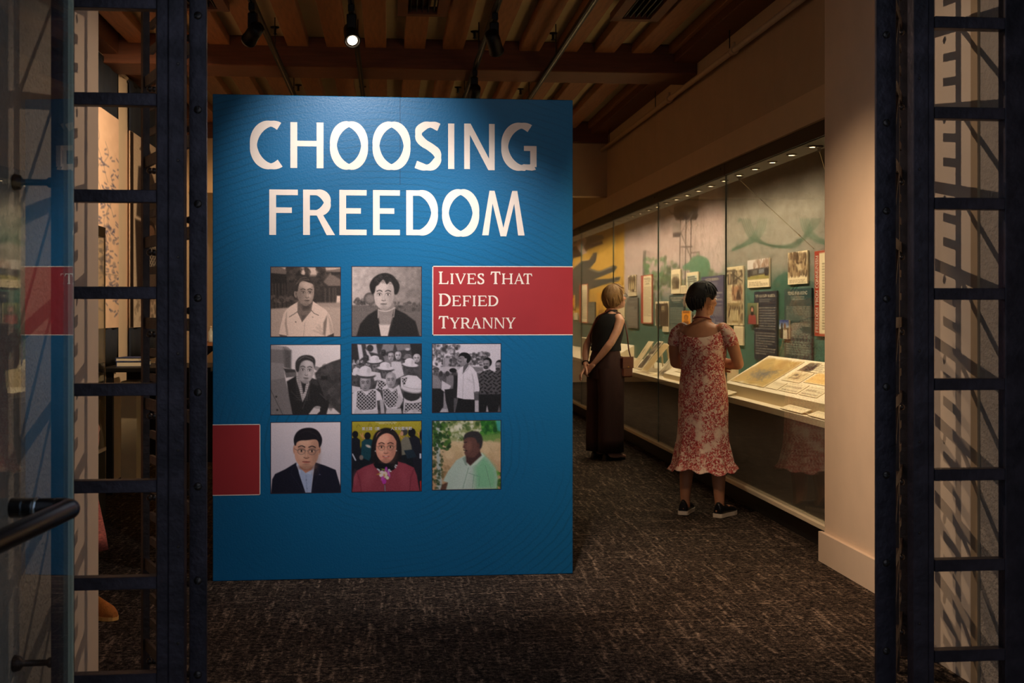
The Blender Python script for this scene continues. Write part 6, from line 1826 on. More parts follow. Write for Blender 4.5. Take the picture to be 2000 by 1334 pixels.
def shoe(fig, foot, head_deg, L, m_up, m_sole, hi=0.07, name='shoe', sole=0.028):
    """shoe lofted along the foot; foot = heel-bottom centre in body frame"""
    R = Matrix.Translation(Vector(foot)) @ Matrix.Rotation(math.radians(head_deg), 4, 'Z')
    st = [(0.0, .60, .85), (.04, .78, 1.0), (.15, .84, .98), (.30, .80, .80), (.5, .84, .66), (.7, 1.0, .52), (.86, .92, .42), (.96, .62, .30), (1.0, .30, .20)]
    W = 0.042
    b = B(); n = 14; v = []
    for t, w, h in st:
        for k in range(n):
            th = PI * 2 * k / n
            x = W * w * math.cos(th); z = sole + max(0, math.sin(th)) ** 0.8 * hi * h if math.sin(th) > 0 else sole - 0.002
            v.append((x * (1 - 0.25 * max(0, math.sin(th))), t * L, z))
    f = [(i * n + k, i * n + (k + 1) % n, (i + 1) * n + (k + 1) % n, (i + 1) * n + k) for i in range(len(st) - 1) for k in range(n)]
    b.add(v, f, True); b.f += [tuple(range(n))[::-1], tuple(range((len(st) - 1) * n, len(st) * n))]; b.sm += [False, False]
    b.xf(R)
    up = fig.put(b, name, m_up)
    b = B(); v = []; out = [(-W * w * 1.06, t * L * 1.02 - 0.006) for t, w, h in st] + [(W * w * 1.06, t * L * 1.02 - 0.006) for t, w, h in st[::-1]]
    b.prism(out, 0.002, sole)
    b.xf(R); fig.put(b, 'sole', m_sole, up)
    return up

# ---------------------------------------------------------------- visitor in the floral dress
def floral():
    m = bpy.data.materials.new('floral_dress'); m.use_nodes = True
    nt, N, L, Pn = nodes_of(m)
    tc = N.new('ShaderNodeTexCoord')
    def vor(scale, feat='F1', rand=1.0):
        nz = N.new('ShaderNodeTexNoise'); nz.inputs['Scale'].default_value = 38; nz.inputs['Detail'].default_value = 3
        L.new(tc.outputs['Object'], nz.inputs['Vector'])
        ad = N.new('ShaderNodeMix'); ad.data_type = 'RGBA'; ad.blend_type = 'LINEAR_LIGHT'; ad.inputs['Factor'].default_value = 0.045
        L.new(tc.outputs['Object'], ad.inputs[6]); L.new(nz.outputs['Color'], ad.inputs[7])
        q = N.new('ShaderNodeTexVoronoi'); q.inputs['Scale'].default_value = scale; q.feature = feat
        L.new(ad.outputs[2], q.inputs['Vector'])
        return q.outputs['Distance']
    n1 = N.new('ShaderNodeTexNoise'); n1.inputs['Scale'].default_value = 13; n1.inputs['Detail'].default_value = 2; L.new(tc.outputs['Object'], n1.inputs['Vector'])
    big = N.new('ShaderNodeMapRange'); big.inputs[1].default_value = 0.36; big.inputs[2].default_value = 0.47; L.new(n1.outputs['Fac'], big.inputs[0])
    petals = N.new('ShaderNodeMapRange'); petals.inputs[1].default_value = 0.66; petals.inputs[2].default_value = 0.50; L.new(vor(64), petals.inputs[0])
    mul = N.new('ShaderNodeMath'); mul.operation = 'MULTIPLY'; L.new(big.outputs[0], mul.inputs[0]); L.new(petals.outputs[0], mul.inputs[1])
    n2 = N.new('ShaderNodeTexNoise'); n2.inputs['Scale'].default_value = 70; n2.inputs['Detail'].default_value = 2; L.new(tc.outputs['Object'], n2.inputs['Vector'])
    rr = N.new('ShaderNodeValToRGB'); rr.color_ramp.elements[0].color = rgba((150, 36, 40)); rr.color_ramp.elements[1].color = rgba((214, 104, 96)); rr.color_ramp.elements[0].position = .35; rr.color_ramp.elements[1].position = .65
    L.new(n2.outputs['Fac'], rr.inputs[0])
    mx = N.new('ShaderNodeMix'); mx.data_type = 'RGBA'; L.new(mul.outputs[0], mx.inputs['Factor']); mx.inputs[6].default_value = rgba((236, 206, 182)); L.new(rr.outputs[0], mx.inputs[7])
    L.new(mx.outputs[2], Pn.inputs['Base Color']); Pn.inputs['Roughness'].default_value = 0.8; Pn.inputs['Specular IOR Level'].default_value = 0.2
    return m
m_floral = floral()
m_sneak = mat('black_sneaker', (18, 17, 19), 0.35, var=0.3, scale=60)
m_sole_w = mat('white_sole', (226, 206, 180), 0.5, var=0.08, scale=40)

w1 = Fig((2.125, 8.19, 0), 57, 'person in a red and white floral dress with short black hair, seen from behind')
H1 = head_matrix((0.0, 0.015, 1.468), -31, -2)
b = head_volume(H1)
b.tube([(0, -0.012, 1.285), (0, -0.008, 1.34), (0, 0.002, 1.40), (0, 0.004, 1.43)], [(0.064, 0.056), (0.049, 0.050), (0.046, 0.049), (0.046, 0.048)], 14, up=(1, 0, 0))
b.tube([(0, 0.01, 0.78), (0, 0.005, 0.88), (0, 0.0, 1.0), (0, -0.005, 1.12), (0, -0.01, 1.22), (0, -0.012, 1.285), (0, -0.012, 1.32)],
       [(0.15, 0.105), (0.155, 0.11), (0.125, 0.09), (0.138, 0.098), (0.15, 0.088), (0.135, 0.066), (0.065, 0.050)], 22, up=(1, 0, 0), round_ends=True)
for s in (-1, 1):
    b.tube([(s * 0.085, 0.01, 0.82), (s * 0.098, 0.012, 0.62), (s * 0.108, 0.012, 0.45), (s * 0.112, -0.004, 0.34), (s * 0.118, -0.012, 0.20), (s * 0.122, -0.012, 0.10), (s * 0.122, -0.004, 0.06)],
           [0.082, 0.068, 0.053, 0.054, 0.042, 0.033, 0.034], 14, round_ends=True)
    b.tube([(s * 0.122, -0.035, 0.045), (s * 0.14, 0.05, 0.05), (s * 0.165, 0.14, 0.035)], [(0.03, 0.03), (0.034, 0.03), (0.03, 0.015)], 10, round_ends=True)
# folded arms
b.tube([(0.145, -0.01, 1.272), (0.178, -0.008, 1.245), (0.205, 0.0, 1.18), (0.228, 0.02, 1.09), (0.236, 0.045, 1.035)], [0.048, 0.049, 0.045, 0.041, 0.039], 14, round_ends=True)
b.tube([(0.236, 0.045, 1.035), (0.165, 0.115, 1.03), (0.07, 0.150, 1.05), (-0.02, 0.16, 1.075)], [0.040, 0.037, 0.030, 0.024], 12, round_ends=True)
b.tube([(-0.145, -0.01, 1.272), (-0.176, -0.008, 1.245), (-0.198, 0.0, 1.18), (-0.212, 0.03, 1.09), (-0.216, 0.06, 1.035)], [0.048, 0.049, 0.045, 0.041, 0.039], 14, round_ends=True)
b.tube([(-0.216, 0.06, 1.035), (-0.15, 0.135, 1.015), (-0.06, 0.155, 1.01), (0.01, 0.15, 1.01)], [0.040, 0.037, 0.030, 0.024], 12, round_ends=True)
b = remesh(b, 0.0085, 5)
hand(b, (-0.02, 0.16, 1.075), (-0.95, 0.1, 0.12), (0.05, 1, 0.1), 1, 0.45)
hand(b, (0.01, 0.15, 1.01), (0.95, 0.1, -0.02), (0.05, 1, 0.1), -1, 0.45)
body1 = w1.put(b, 'body', m_skin1)
head_details(w1, H1, body1)
hair(w1, H1, [(0, 28), (45, 24), (62, 8), (78, -12), (92, 2), (108, -4), (122, -46), (150, -54), (180, -57)], (0.097, 0.118, 0.114), (0, -0.012, 0.020), m_hair_black, tuft=1.0)
b = B()
def neckline(i, th):
    if i > 1: return (0, 0)
    k = 1 - 0.5 * i
    back = max(0, -math.sin(th)); front = max(0, math.sin(th)); side = abs(math.cos(th)) ** 3
    return (k * (0.050 * side - 0.022 * back - 0.03 * front), 0.006 * math.sin(7 * th) * 0.2)
rw = [(1.238, 0, -0.008, 0.162, 0.098), (1.19, 0, -0.006, 0.168, 0.116), (1.12, 0, -0.003, 0.164, 0.120), (1.05, 0, 0.0, 0.154, 0.114), (0.99, 0, 0.0, 0.150, 0.112), (0.93, 0, 0.003, 0.157, 0.118), (0.85, 0, 0.006, 0.166, 0.126),
      (0.76, 0, 0.008, 0.172, 0.132), (0.66, 0, 0.008, 0.173, 0.136), (0.55, 0, 0.006, 0.176, 0.142), (0.46, 0, 0.004, 0.184, 0.152), (0.39, 0.004, 0.0, 0.196, 0.166), (0.345, 0.006, 0.0, 0.212, 0.182), (0.318, 0.008, 0.0, 0.232, 0.20), (0.312, 0.008, 0, 0.236, 0.204), (0.316, 0.008, 0, 0.228, 0.196), (0.35, 0.006, 0, 0.205, 0.175), (0.5, 0, 0.005, 0.172, 0.138)]
def hemwave(i, th):
    a = neckline(i, th)
    if i >= 9:
        k = min(1.0, (i - 8) / 5)
        return (0.012 * k * math.sin(3 * th + 0.8) + 0.009 * k * math.cos(11 * th), 0.013 * k * math.cos(9 * th + 0.5) + 0.006 * math.sin(17 * th) * k)
    if 3 < i < 8: return (a[0], 0.0035 * math.sin(8 * th + i))
    return a
rings(b, rw, 72, hemwave)
dress = w1.put(b, 'dress', m_floral)
for s in (-1, 1):
    b = B()
    b.tube([(s * 0.112, -0.012, 1.270), (s * 0.142, -0.010, 1.268), (s * 0.176, -0.006, 1.240), (s * 0.196, 0.000, 1.19), (s * 0.202, 0.004, 1.162), (s * 0.200, 0.003, 1.168)], [(0.022, 0.040), (0.042, 0.052), (0.049, 0.054), (0.050, 0.053), (0.048, 0.050), (0.045, 0.047)], 20, cap=False)
    w1.put(b, 'cap_sleeve', m_floral, dress)
b = B()
pts = [(0.060 * math.sin(a), -0.006 + 0.062 * math.cos(a), 1.338 + 0.016 * -math.cos(a)) for a in np.linspace(0, 2 * PI, 28)]
b.tube(pts, 0.0045, 6, cap=False); w1.put(b, 'necklace', m_redbrown)
b = B()
pts = [Vector((0.079, 0.004, -0.052)) + Vector((0.0, 0.011 * math.cos(a), 0.011 * math.sin(a))) for a in np.linspace(0, 2 * PI, 16)]
b.tube(pts, 0.0024, 6, cap=False); b.xf(H1); w1.put(b, 'earring', m_gold)
for s, hd in ((-1, 12), (1, -6)):
    sh = shoe(w1, (s * 0.122, -0.062, 0.0), hd - 6, 0.235, m_sneak, m_sole_w, 0.078, 'sneaker')

# ---------------------------------------------------------------- visitor in black top and brown trousers
m_blackknit = mat('black_knit', (15, 13, 13), 0.85, var=0.2, scale=60)
m_trouser = mat('brown_trousers', (54, 27, 21), 0.85, var=0.15, scale=12, stretch=(6, 6, 1), bump=0.1, bscale=30)
m_leather = mat('brown_leather', (96, 44, 28), 0.4, var=0.15, scale=30, bump=0.1, bscale=90)
m_flat = mat('black_flats', (14, 12, 12), 0.45, var=0.2)
w2 = Fig((2.015, 11.36, 0), 24, 'person in a black sleeveless top and brown trousers, hands clasped behind the back')
H2 = head_matrix((0.0, 0.112, 1.512), -4, 13)
b = head_volume(H2)
b.tube([(0, 0.055, 1.335), (0, 0.068, 1.39), (0, 0.088, 1.44), (0, 0.10, 1.47)], [(0.066, 0.058), (0.050, 0.052), (0.046, 0.050), (0.046, 0.05)], 14, up=(1, 0, 0))
b.tube([(0, 0.0, 0.84), (0, 0.0, 0.94), (0, 0.008, 1.05), (0, 0.026, 1.17), (0, 0.046, 1.28), (0, 0.054, 1.345), (0, 0.06, 1.375)],
       [(0.155, 0.108), (0.155, 0.11), (0.128, 0.095), (0.142, 0.104), (0.155, 0.095), (0.138, 0.068), (0.066, 0.052)], 22, up=(1, 0, 0), round_ends=True)
for s in (-1, 1):
    b.tube([(s * 0.085, 0.0, 0.86), (s * 0.092, 0.005, 0.66), (s * 0.095, 0.005, 0.48), (s * 0.095, -0.012, 0.36), (s * 0.095, -0.02, 0.2), (s * 0.095, -0.02, 0.10), (s * 0.095, -0.01, 0.06)], [0.08, 0.068, 0.053, 0.053, 0.041, 0.033, 0.034], 12, round_ends=True)
    b.tube([(s * 0.095, -0.05, 0.04), (s * 0.10, 0.05, 0.04), (s * 0.105, 0.13, 0.03)], [(0.028, 0.03), (0.034, 0.03), (0.03, 0.014)], 10, round_ends=True)
b.tube([(0.14, 0.05, 1.325), (0.172, 0.045, 1.30), (0.190, 0.0, 1.21), (0.188, -0.06, 1.11), (0.180, -0.085, 1.075)], [0.046, 0.046, 0.041, 0.037, 0.036], 14, round_ends=True)
b.tube([(0.180, -0.085, 1.075), (0.135, -0.125, 1.0), (0.085, -0.162, 0.93), (0.048, -0.185, 0.885)], [0.037, 0.034, 0.027, 0.022], 12, round_ends=True)
b.tube([(-0.14, 0.05, 1.325), (-0.170, 0.042, 1.30), (-0.182, 0.0, 1.21), (-0.180, -0.07, 1.10), (-0.172, -0.10, 1.06)], [0.046, 0.046, 0.041, 0.037, 0.036], 14, round_ends=True)
b.tube([(-0.172, -0.10, 1.06), (-0.13, -0.14, 0.98), (-0.075, -0.175, 0.905), (-0.035, -0.195, 0.865)], [0.037, 0.034, 0.027, 0.022], 12, round_ends=True)
b = remesh(b, 0.0085, 5)
hand(b, (0.046, -0.187, 0.88), (-0.75, -0.25, -0.62), (0.3, -0.9, 0.3), 1, 0.62)
hand(b, (-0.030, -0.200, 0.860), (0.25, -0.75, -0.6), (-0.5, -0.7, 0.6), -1, 0.35)
body2 = w2.put(b, 'body', m_skin2)
head_details(w2, H2, body2)
hair(w2, H2, [(0, 30), (40, 26), (58, 4), (70, -24), (90, -44), (125, -52), (150, -56), (180, -58)], (0.100, 0.122, 0.122), (0, -0.014, 0.020), m_hair_fair, wave=0.6, nz=0.008, tuft=1.6)
b = B()
def armhole(i, th):
    if i == 0: return (0.014 * abs(math.cos(th)), 0)
    return (0, 0.003 * math.sin(6 * th + i * 2))
rings(b, [(1.392, 0, 0.066, 0.058, 0.057), (1.372, 0, 0.062, 0.066, 0.063), (1.358, 0, 0.054, 0.140, 0.082), (1.325, 0, 0.050, 0.176, 0.110), (1.24, 0, 0.034, 0.166, 0.134), (1.16, 0, 0.020, 0.160, 0.138), (1.08, 0, 0.008, 0.152, 0.132), (1.035, 0, 0.004, 0.158, 0.134), (1.02, 0, 0.003, 0.156, 0.132)], 44, armhole)
top = w2.put(b, 'sleeveless_top', m_blackknit)
b = B()
rings(b, [(1.060, 0, 0.006, 0.143, 0.108), (1.03, 0, 0.004, 0.148, 0.113), (0.96, 0, 0.0, 0.168, 0.130), (0.88, 0, -0.004, 0.182, 0.142), (0.80, 0, -0.004, 0.186, 0.146), (0.76, 0, -0.002, 0.186, 0.146)], 44, lambda i, th: (0, 0.003 * math.sin(10 * th)))
tr = w2.put(b, 'trousers', m_trouser)
for s in (-1, 1):
    b = B()
    rings(b, [(0.86, s * 0.085, 0, 0.100, 0.138), (0.74, s * 0.090, 0, 0.102, 0.136), (0.6, s * 0.094, 0.0, 0.100, 0.128), (0.4, s * 0.097, -0.004, 0.100, 0.126), (0.2, s * 0.10, -0.008, 0.102, 0.126), (0.075, s * 0.10, -0.008, 0.104, 0.126), (0.09, s * 0.10, -0.008, 0.095, 0.115)], 30, lambda i, th, s=s: (0, 0.005 * math.sin(5 * th + s) * min(1, i / 2)))
    w2.put(b, 'trouser_leg', m_trouser, tr)
for s in (-1, 1):
    shoe(w2, (s * 0.098, -0.085, 0.0), 4 * s, 0.245, m_flat, m_flat, 0.055, 'flat_shoe', 0.016)
# glasses and wristband
b = B()
for s in (-1, 1):
    pts = [(s * 0.032 + 0.022 * math.cos(a), 0.098, 0.010 + 0.018 * math.sin(a)) for a in np.linspace(0, 2 * PI, 20)]
    b.tube(pts, 0.0017, 6, cap=False); b.tube([(s * 0.053, 0.097, 0.014), (s * 0.078, 0.05, 0.012), (s * 0.079, -0.01, 0.008)], 0.0018, 6)
b.tube([(-0.010, 0.100, 0.013), (0.010, 0.100, 0.013)], 0.0017, 6)
b.xf(H2); w2.put(b, 'glasses', m_black)
b = B()
c0 = Vector((-0.075, -0.175, 0.905)); dv = Vector((-0.04, 0.02, 0.04)).normalized()
e1 = dv.orthogonal().normalized(); e2 = dv.cross(e1)
b.tube([c0 + e1 * 0.031 * math.cos(a) + e2 * 0.031 * math.sin(a) for a in np.linspace(0, 2 * PI, 20)], 0.005, 6, cap=False); w2.put(b, 'wristband', m_black)
# shoulder bag: hangs from the shoulder, so a thing of its own
bg = Fig((1.993, 11.36, 0), 24, 'small brown leather shoulder bag hanging at the hip of the fair-haired visitor', 'bag')
bg.root.name = 'shoulder_bag'
b = B(); b.box(0.148, 0.198, 0.085, 0.205, 0.775, 0.965, 0.012); bb = bg.put(b, 'bag_body', m_leather)
b = B(); b.box(0.196, 0.203, 0.083, 0.207, 0.86, 0.968, 0.003); bg.put(b, 'flap', m_leather, bb)
b = B(); b.ball((0.205, 0.145, 0.872), (0.004, 0.008, 0.008), 10, 6); bg.put(b, 'clasp', m_gold, bb)
b = B()
st = [(0.172, 0.195, 0.955), (0.170, 0.172, 1.03), (0.158, 0.165, 1.16), (0.115, 0.172, 1.26), (0.085, 0.130, 1.372), (0.045, 0.045, 1.402), (0.0, -0.035, 1.355), (-0.06, -0.066, 1.26), (-0.10, -0.080, 1.16), (-0.165, -0.03, 1.06), (-0.168, 0.06, 1.01), (-0.10, 0.145, 0.99), (0.06, 0.168, 0.96), (0.15, 0.16, 0.95)]
st3 = []
for i in range(len(st) - 1):
    for k in range(4):
        st3.append(Vector(st[i]).lerp(Vector(st[i + 1]), k / 4))
b.tube(st3 + [Vector(st[-1])], 0.0065, 6); bg.put(b, 'strap', m_leather)

# ---------------------------------------------------------------- visitor standing behind the left reveal: only a hem and a boot show
m_redstripe = mat('red_striped_cloth', (214, 120, 104), 0.8, var=0.4, scale=40, stretch=(1, 1, 6))
m_suede = mat('tan_suede', (196, 116, 44), 0.8, var=0.2, scale=30, bump=0.2, bscale=120)
m_crepe = mat('crepe_sole', (226, 170, 90), 0.7, var=0.1)
w3 = Fig((-1.60, 5.99, 0), -42, 'person mostly hidden behind the left reveal, tan suede boot showing')
H3 = head_matrix((0, 0.02, 1.52), 0, 0)
b = head_volume(H3)
b.tube([(0, -0.01, 1.33), (0, 0.0, 1.45)], [(0.055, 0.05), (0.046, 0.048)], 12, up=(1, 0, 0))
b.tube([(0, 0, 0.82), (0, 0, 1.0), (0, 0, 1.18), (0, -0.005, 1.30), (0, -0.005, 1.36)], [(0.15, 0.105), (0.125, 0.09), (0.145, 0.10), (0.15, 0.08), (0.06, 0.05)], 20, up=(1, 0, 0), round_ends=True)
for s in (-1, 1):
    fx, fy = (0.0, 0.30) if s > 0 else (-0.10, -0.01)
    b.tube([(s * 0.085, 0, 0.84), (s * 0.095 * .5 + fx * .5, fy * .45, 0.46), (fx, fy * .75, 0.3), (fx, fy, 0.08)], [0.08, 0.053, 0.05, 0.034], 12, round_ends=True)
    b.tube([(s * 0.15, -0.005, 1.315), (s * 0.19, 0.0, 1.15), (s * 0.195, 0.03, 1.06), (s * 0.175, 0.08, 0.86)], [0.046, 0.042, 0.037, 0.025], 12, round_ends=True)
b = remesh(b, 0.012, 4)
for s in (-1, 1): hand(b, (s * 0.175, 0.08, 0.86), (s * -0.05, 0.25, -1), (s, 0.1, 0), -s, 0.4)
body3 = w3.put(b, 'body', m_skin2); head_details(w3, H3, body3)
hair(w3, H3, [(0, 28), (45, 24), (70, -10), (100, -20), (140, -50), (180, -55)], (0.094, 0.112, 0.114), (0, -0.010, 0.020), m_hair_fair, nz=0.006, tuft=1.0)
b = B(); rings(b, [(1.36, 0, 0, 0.075, 0.062), (1.335, 0, -0.004, 0.135, 0.075), (1.28, 0, 0, 0.172, 0.098), (1.15, 0, 0, 0.160, 0.112), (1.02, 0, 0, 0.145, 0.108), (0.92, 0, 0, 0.165, 0.125)], 36); w3.put(b, 'shirt', mat('grey_shirt', (120, 116, 120), .85, var=.1))
b = B(); rings(b, [(1.02, 0, 0, 0.138, 0.102), (0.9, 0, 0, 0.175, 0.135), (0.6, 0, 0.03, 0.18, 0.165), (0.36, 0, 0.085, 0.175, 0.21), (0.28, 0, 0.10, 0.175, 0.22), (0.30, 0, 0.10, 0.168, 0.212)], 44, lambda i, th: (0, 0.012 * math.sin(9 * th) * min(1, i / 3))); w3.put(b, 'skirt', m_redstripe)
for fx, fy in ((0.0, 0.235), (-0.10, -0.07)): shoe(w3, (fx, fy, 0.0), 0, 0.26, m_suede, m_crepe, 0.115, 'suede_boot', 0.02)

# ================================================================== LEFT SIDE OF THE ROOM
m_navy = mat('navy_cloth', (26, 32, 46), 0.85, var=0.12, scale=8, stretch=(1, 10, 1), bump=0.1, bscale=60)
def banner(label, px0, px1, paint, zt=3.36, z1=2.96, z2=1.26, z0=0.93):
    _, ya = on_x(px0, XLW + 0.03); _, yb = on_x(px1, XLW + 0.03)
    if ya > yb: ya, yb = yb, ya
    t = thing('wall_banner', (XLW + 0.03, (ya + yb) / 2, z0), label, 'banner', 'banners on the left wall')
    n = 24
    def cloth(za, zb, name, m):
        b = B(); v = []
        for i in range(n + 1):
            y = ya + (yb - ya) * i / n
            x = XLW + 0.03 + 0.006 * math.sin(i * 1.1)
            v += [(x, y, za), (x, y, zb), (x - 0.004, y, za), (x - 0.004, y, zb)]
        f = []
        for i in range(n):
            a = 4 * i
            f += [(a, a + 4, a + 5, a + 1), (a + 2, a + 3, a + 7, a + 6), (a, a + 2, a + 6, a + 4), (a + 1, a + 5, a + 7, a + 3)]
        f += [(0, 1, 3, 2), (4 * n, 4 * n + 2, 4 * n + 3, 4 * n + 1)]
        b.add(v, f, True)
        return b.build(name, m, t)
    cloth(z1, zt, 'navy_header', m_navy); cloth(z0, z2, 'navy_footer', m_navy)
    cloth(z2, z1, 'backing', mat('banner_cloth', (226, 190, 160), 0.8, var=0.03))
    W, H = 90, 250
    c = Canvas(W, H, (0, 0, 100, 100 * H / W), (236, 196, 168)); c.H = 100 * H / W
    paint(c)
    c.build('banner_print', lambda u, v: (XLW + 0.0375, ya + (yb - ya) * u, z1 + (z2 - z1) * v), t, m_print_matt)
    b = B(); b.box(XLW + 0.016, XLW + 0.030, ya, yb, zt - 0.02, zt + 0.02); b.build('hanging_bar', m_black, t)
def p_banner_map(c):
    c.grad((240, 200, 172), (232, 196, 168)); H = c.H; c.noise(3, 6)
    for k in range(8):
        x, y = RNG.uniform(20, 90), RNG.uniform(.05 * H, .4 * H)
        c.line([(x, y), (x + 8, y + 14), (x - 4, y + 30), (x + 6, y + 50)], 1.0, (120, 110, 110), 0.6, smooth=True)
    for k in range(150):
        x, y = RNG.uniform(45, 98), RNG.uniform(.18 * H, .95 * H)
        c.line([(x, y), (x + RNG.uniform(3, 9), y + RNG.uniform(-3, 3))], 2.0, (70, 74, 110), 0.55)
    for k in range(30):
        x, y = RNG.uniform(50, 92), RNG.uniform(.5 * H, .8 * H); c.ell(x, y, 4, 3, (96, 92, 112), 0.4)
    for a in (.75, .82): c.line([(30, a * H), (98, a * H)], .8, (110, 100, 96), .6)
def p_banner_photo(c):
    H = c.H
    c.grad((206, 180, 156), (236, 214, 190))
    c.poly(rect(0, 9, 0, H), (40, 26, 20))
    # standing man in a dark suit and hat, two children below
    c.poly([(18, .42 * H), (24, .16 * H), (60, .12 * H), (84, .22 * H), (86, .44 * H)], (74, 60, 54), 1, 2)
    c.poly([(44, .14 * H), (56, .14 * H), (58, .42 * H), (48, .42 * H)], (232, 216, 196), 1, 2)
    c.ell(48, .09 * H, 15, .035 * H, (176, 142, 118)); c.poly([(28, .065 * H), (70, .065 * H), (60, .03 * H), (38, .03 * H)], (60, 48, 42), 1, 2)
    c.poly([(14, .44 * H), (44, .44 * H), (40, .82 * H), (20, .82 * H)], (60, 46, 42), 1, 2)
    c.ell(66, .47 * H, 17, .05 * H, (50, 36, 32)); c.ell(66, .49 * H, 14, .045 * H, (130, 96, 78)); c.poly([(44, .62 * H), (52, .54 * H), (84, .54 * H), (94, .66 * H), (90, .76 * H), (50, .76 * H)], (236, 220, 204), 1, 2)
    c.poly([(60, .56 * H), (92, .56 * H), (92, .70 * H), (60, .70 * H)], (60, 48, 48), 1, 1.5)
    msk = lambda X, Y: ((np.abs(((X + Y) % 8) - 4) < 0.9) | (np.abs(((X - Y) % 8) - 4) < 0.9)).astype(float)
    c.poly([(60, .56 * H), (92, .56 * H), (92, .70 * H), (60, .70 * H)], (220, 206, 190), .9, 1.5, tex=msk)
    c.poly([(48, .70 * H), (90, .70 * H), (84, .84 * H), (54, .84 * H)], (110, 92, 84), 1, 2); c.poly([(54, .84 * H), (64, .84 * H), (62, .95 * H), (54, .95 * H)], (70, 52, 46), 1, 2)
    c.blobs((10, .82 * H, 100, H), 90, 4, [(150, 128, 110), (120, 100, 86), (190, 166, 144)], .5)
    c.noise(5)
banner('parchment-coloured banner with a hand-drawn map beside the glass cabinet', 150, 230, p_banner_map)
banner('banner printed with a sepia photograph of children beside the map banner', 253, 312, p_banner_photo, 3.37, 2.94, 1.25, .95)
r = thing('picture_rail', (XLW + 0.02, 9.5, 3.39), 'double hanging rail high on the left wall above the banners', 'rail')
for dz in (0.0, 0.028):
    b = B(); b.box(XLW, XLW + 0.022, 5.1, 13.8, 3.375 + dz, 3.392 + dz, 0.002); b.build('rail_bar', m_white, r)
b = B(); b.box(XLW, XLW + 0.004, 10.28, 10.40, 1.24, 1.31, 0.001)
op = tag(b.build('wall_plate', m_white), 'cream switch plate on the wall between the two banners', 'switch plate')
b = B(); b.box(XLW + 0.004, XLW + 0.006, 10.31, 10.37, 1.262, 1.288); b.build('rocker', m_white, op)

# glass cabinet against the left wall, its far end in view
XC = -1.90
cab = thing('glass_cabinet', (XC - 0.15, 7.8, 0), 'tall glass cabinet with a dark top board beside the left reveal', 'cabinet')
ya, yb = 7.0, 8.44
b = B(); b.box(XLW + 0.012, XC, ya, yb, 0, 0.46, 0.003); b.build('plinth', m_black, cab)
b = B(); b.box(XLW + 0.012, XC + 0.004, ya, yb + 0.004, 0.46, 0.485, 0.002); b.build('ledge', m_deck, cab)
b = B(); b.box(XLW + 0.012, XC, ya, yb, 1.885, 1.955, 0.003); b.build('top_board', m_header, cab)
b = B(); b.box(XC - 0.008, XC - 0.001, ya, yb - 0.01, 0.486, 1.884); b.build('front_pane', m_glass, cab)
b = B(); b.box(XLW + 0.02, XC - 0.009, yb - 0.008, yb - 0.001, 0.486, 1.884); b.build('end_pane', m_glass, cab)
b = B(); b.box(XC - 0.009, XC, yb - 0.009, yb, 0.486, 1.884); b.build('corner_strip', mat('glass_corner', (176, 150, 100), .4, var=.05), cab)
b = B(); b.box(XLW + 0.02, XC - 0.02, ya + .02, yb - 0.02, 0.86, 0.885, .002); b.build('shelf', m_deck, cab)
# things inside and on the table behind
m_redcl = mat('red_book_cloth', (150, 34, 28), 0.7, var=0.08); m_bluecl = mat('blue_book_cloth', (44, 56, 96), 0.7, var=0.08); m_paper = mat('book_pages', (226, 212, 186), 0.8, var=0.04, scale=60, stretch=(1, 1, 30))
def book(label, x, y, z, w, l, h, m, rot=0.0):
    t = thing('book', (x, y, z), label, 'book', 'books on the left side')
    M = Matrix.Translation((x, y, z)) @ Matrix.Rotation(rot, 4, 'Z')
    b = B(); b.box(-w / 2, w / 2, -l / 2, l / 2, 0, 0.004); b.box(-w / 2, w / 2, -l / 2, l / 2, h - 0.004, h); b.box(-w / 2, -w / 2 + 0.004, -l / 2, l / 2, 0.004, h - 0.004)
    b.xf(M); b.build('cover', m, t)
    b = B(); b.box(-w / 2 + 0.005, w / 2 - 0.004, -l / 2 + 0.004, l / 2 - 0.004, 0.0045, h - 0.0045); b.xf(M); b.build('pages', m_paper, t)
book('red book inside the glass cabinet', -2.06, 8.30, 0.8855, 0.16, 0.22, 0.05, m_redcl, .1)
book('red book lying on the blue book inside the glass cabinet', -2.06, 8.02, 0.9215, 0.18, 0.24, 0.035, m_redcl)
book('blue book at the bottom of the short stack in the glass cabinet', -2.06, 8.02, 0.8855, 0.2, 0.26, 0.035, m_bluecl)
TBY = 9.9
tb = thing('table', (-1.78, TBY, 0), 'black table with books behind the glass cabinet', 'table')
b = B(); b.box(-2.18, -1.36, TBY - 0.4, TBY + 0.45, 0.93, 0.965, 0.004); b.build('table_top', m_black, tb)
for sx in (-2.12, -1.42):
    for sy in (TBY - 0.34, TBY + 0.39):
        b = B(); b.box(sx - 0.025, sx + 0.025, sy - 0.025, sy + 0.025, 0, 0.93, 0.003); b.build('leg', m_black, tb)
b = B(); b.box(-2.10, -1.44, TBY + 0.37, TBY + 0.385, 0.15, 0.93); b.build('modesty_panel', m_black, tb)
book('large blue book lying flat on the black table', -1.99, TBY - 0.1, 0.9655, 0.22, 0.3, 0.04, m_bluecl, .05)
book('smaller blue book on top of the large one on the black table', -2.0, TBY - 0.12, 1.0060, 0.18, 0.25, 0.03, m_bluecl, -.1)
book('closed blue book at the open side of the black table', -1.72, TBY - 0.05, 0.9655, 0.2, 0.28, 0.03, m_bluecl, .3)
b = B(); b.box(-2.09, -1.97, TBY - 0.10, TBY + 0.14, 0.0, 0.845, 0.003)
tag(b.build('plinth_box', m_riser), 'narrow cream plinth standing under the black table', 'plinth')
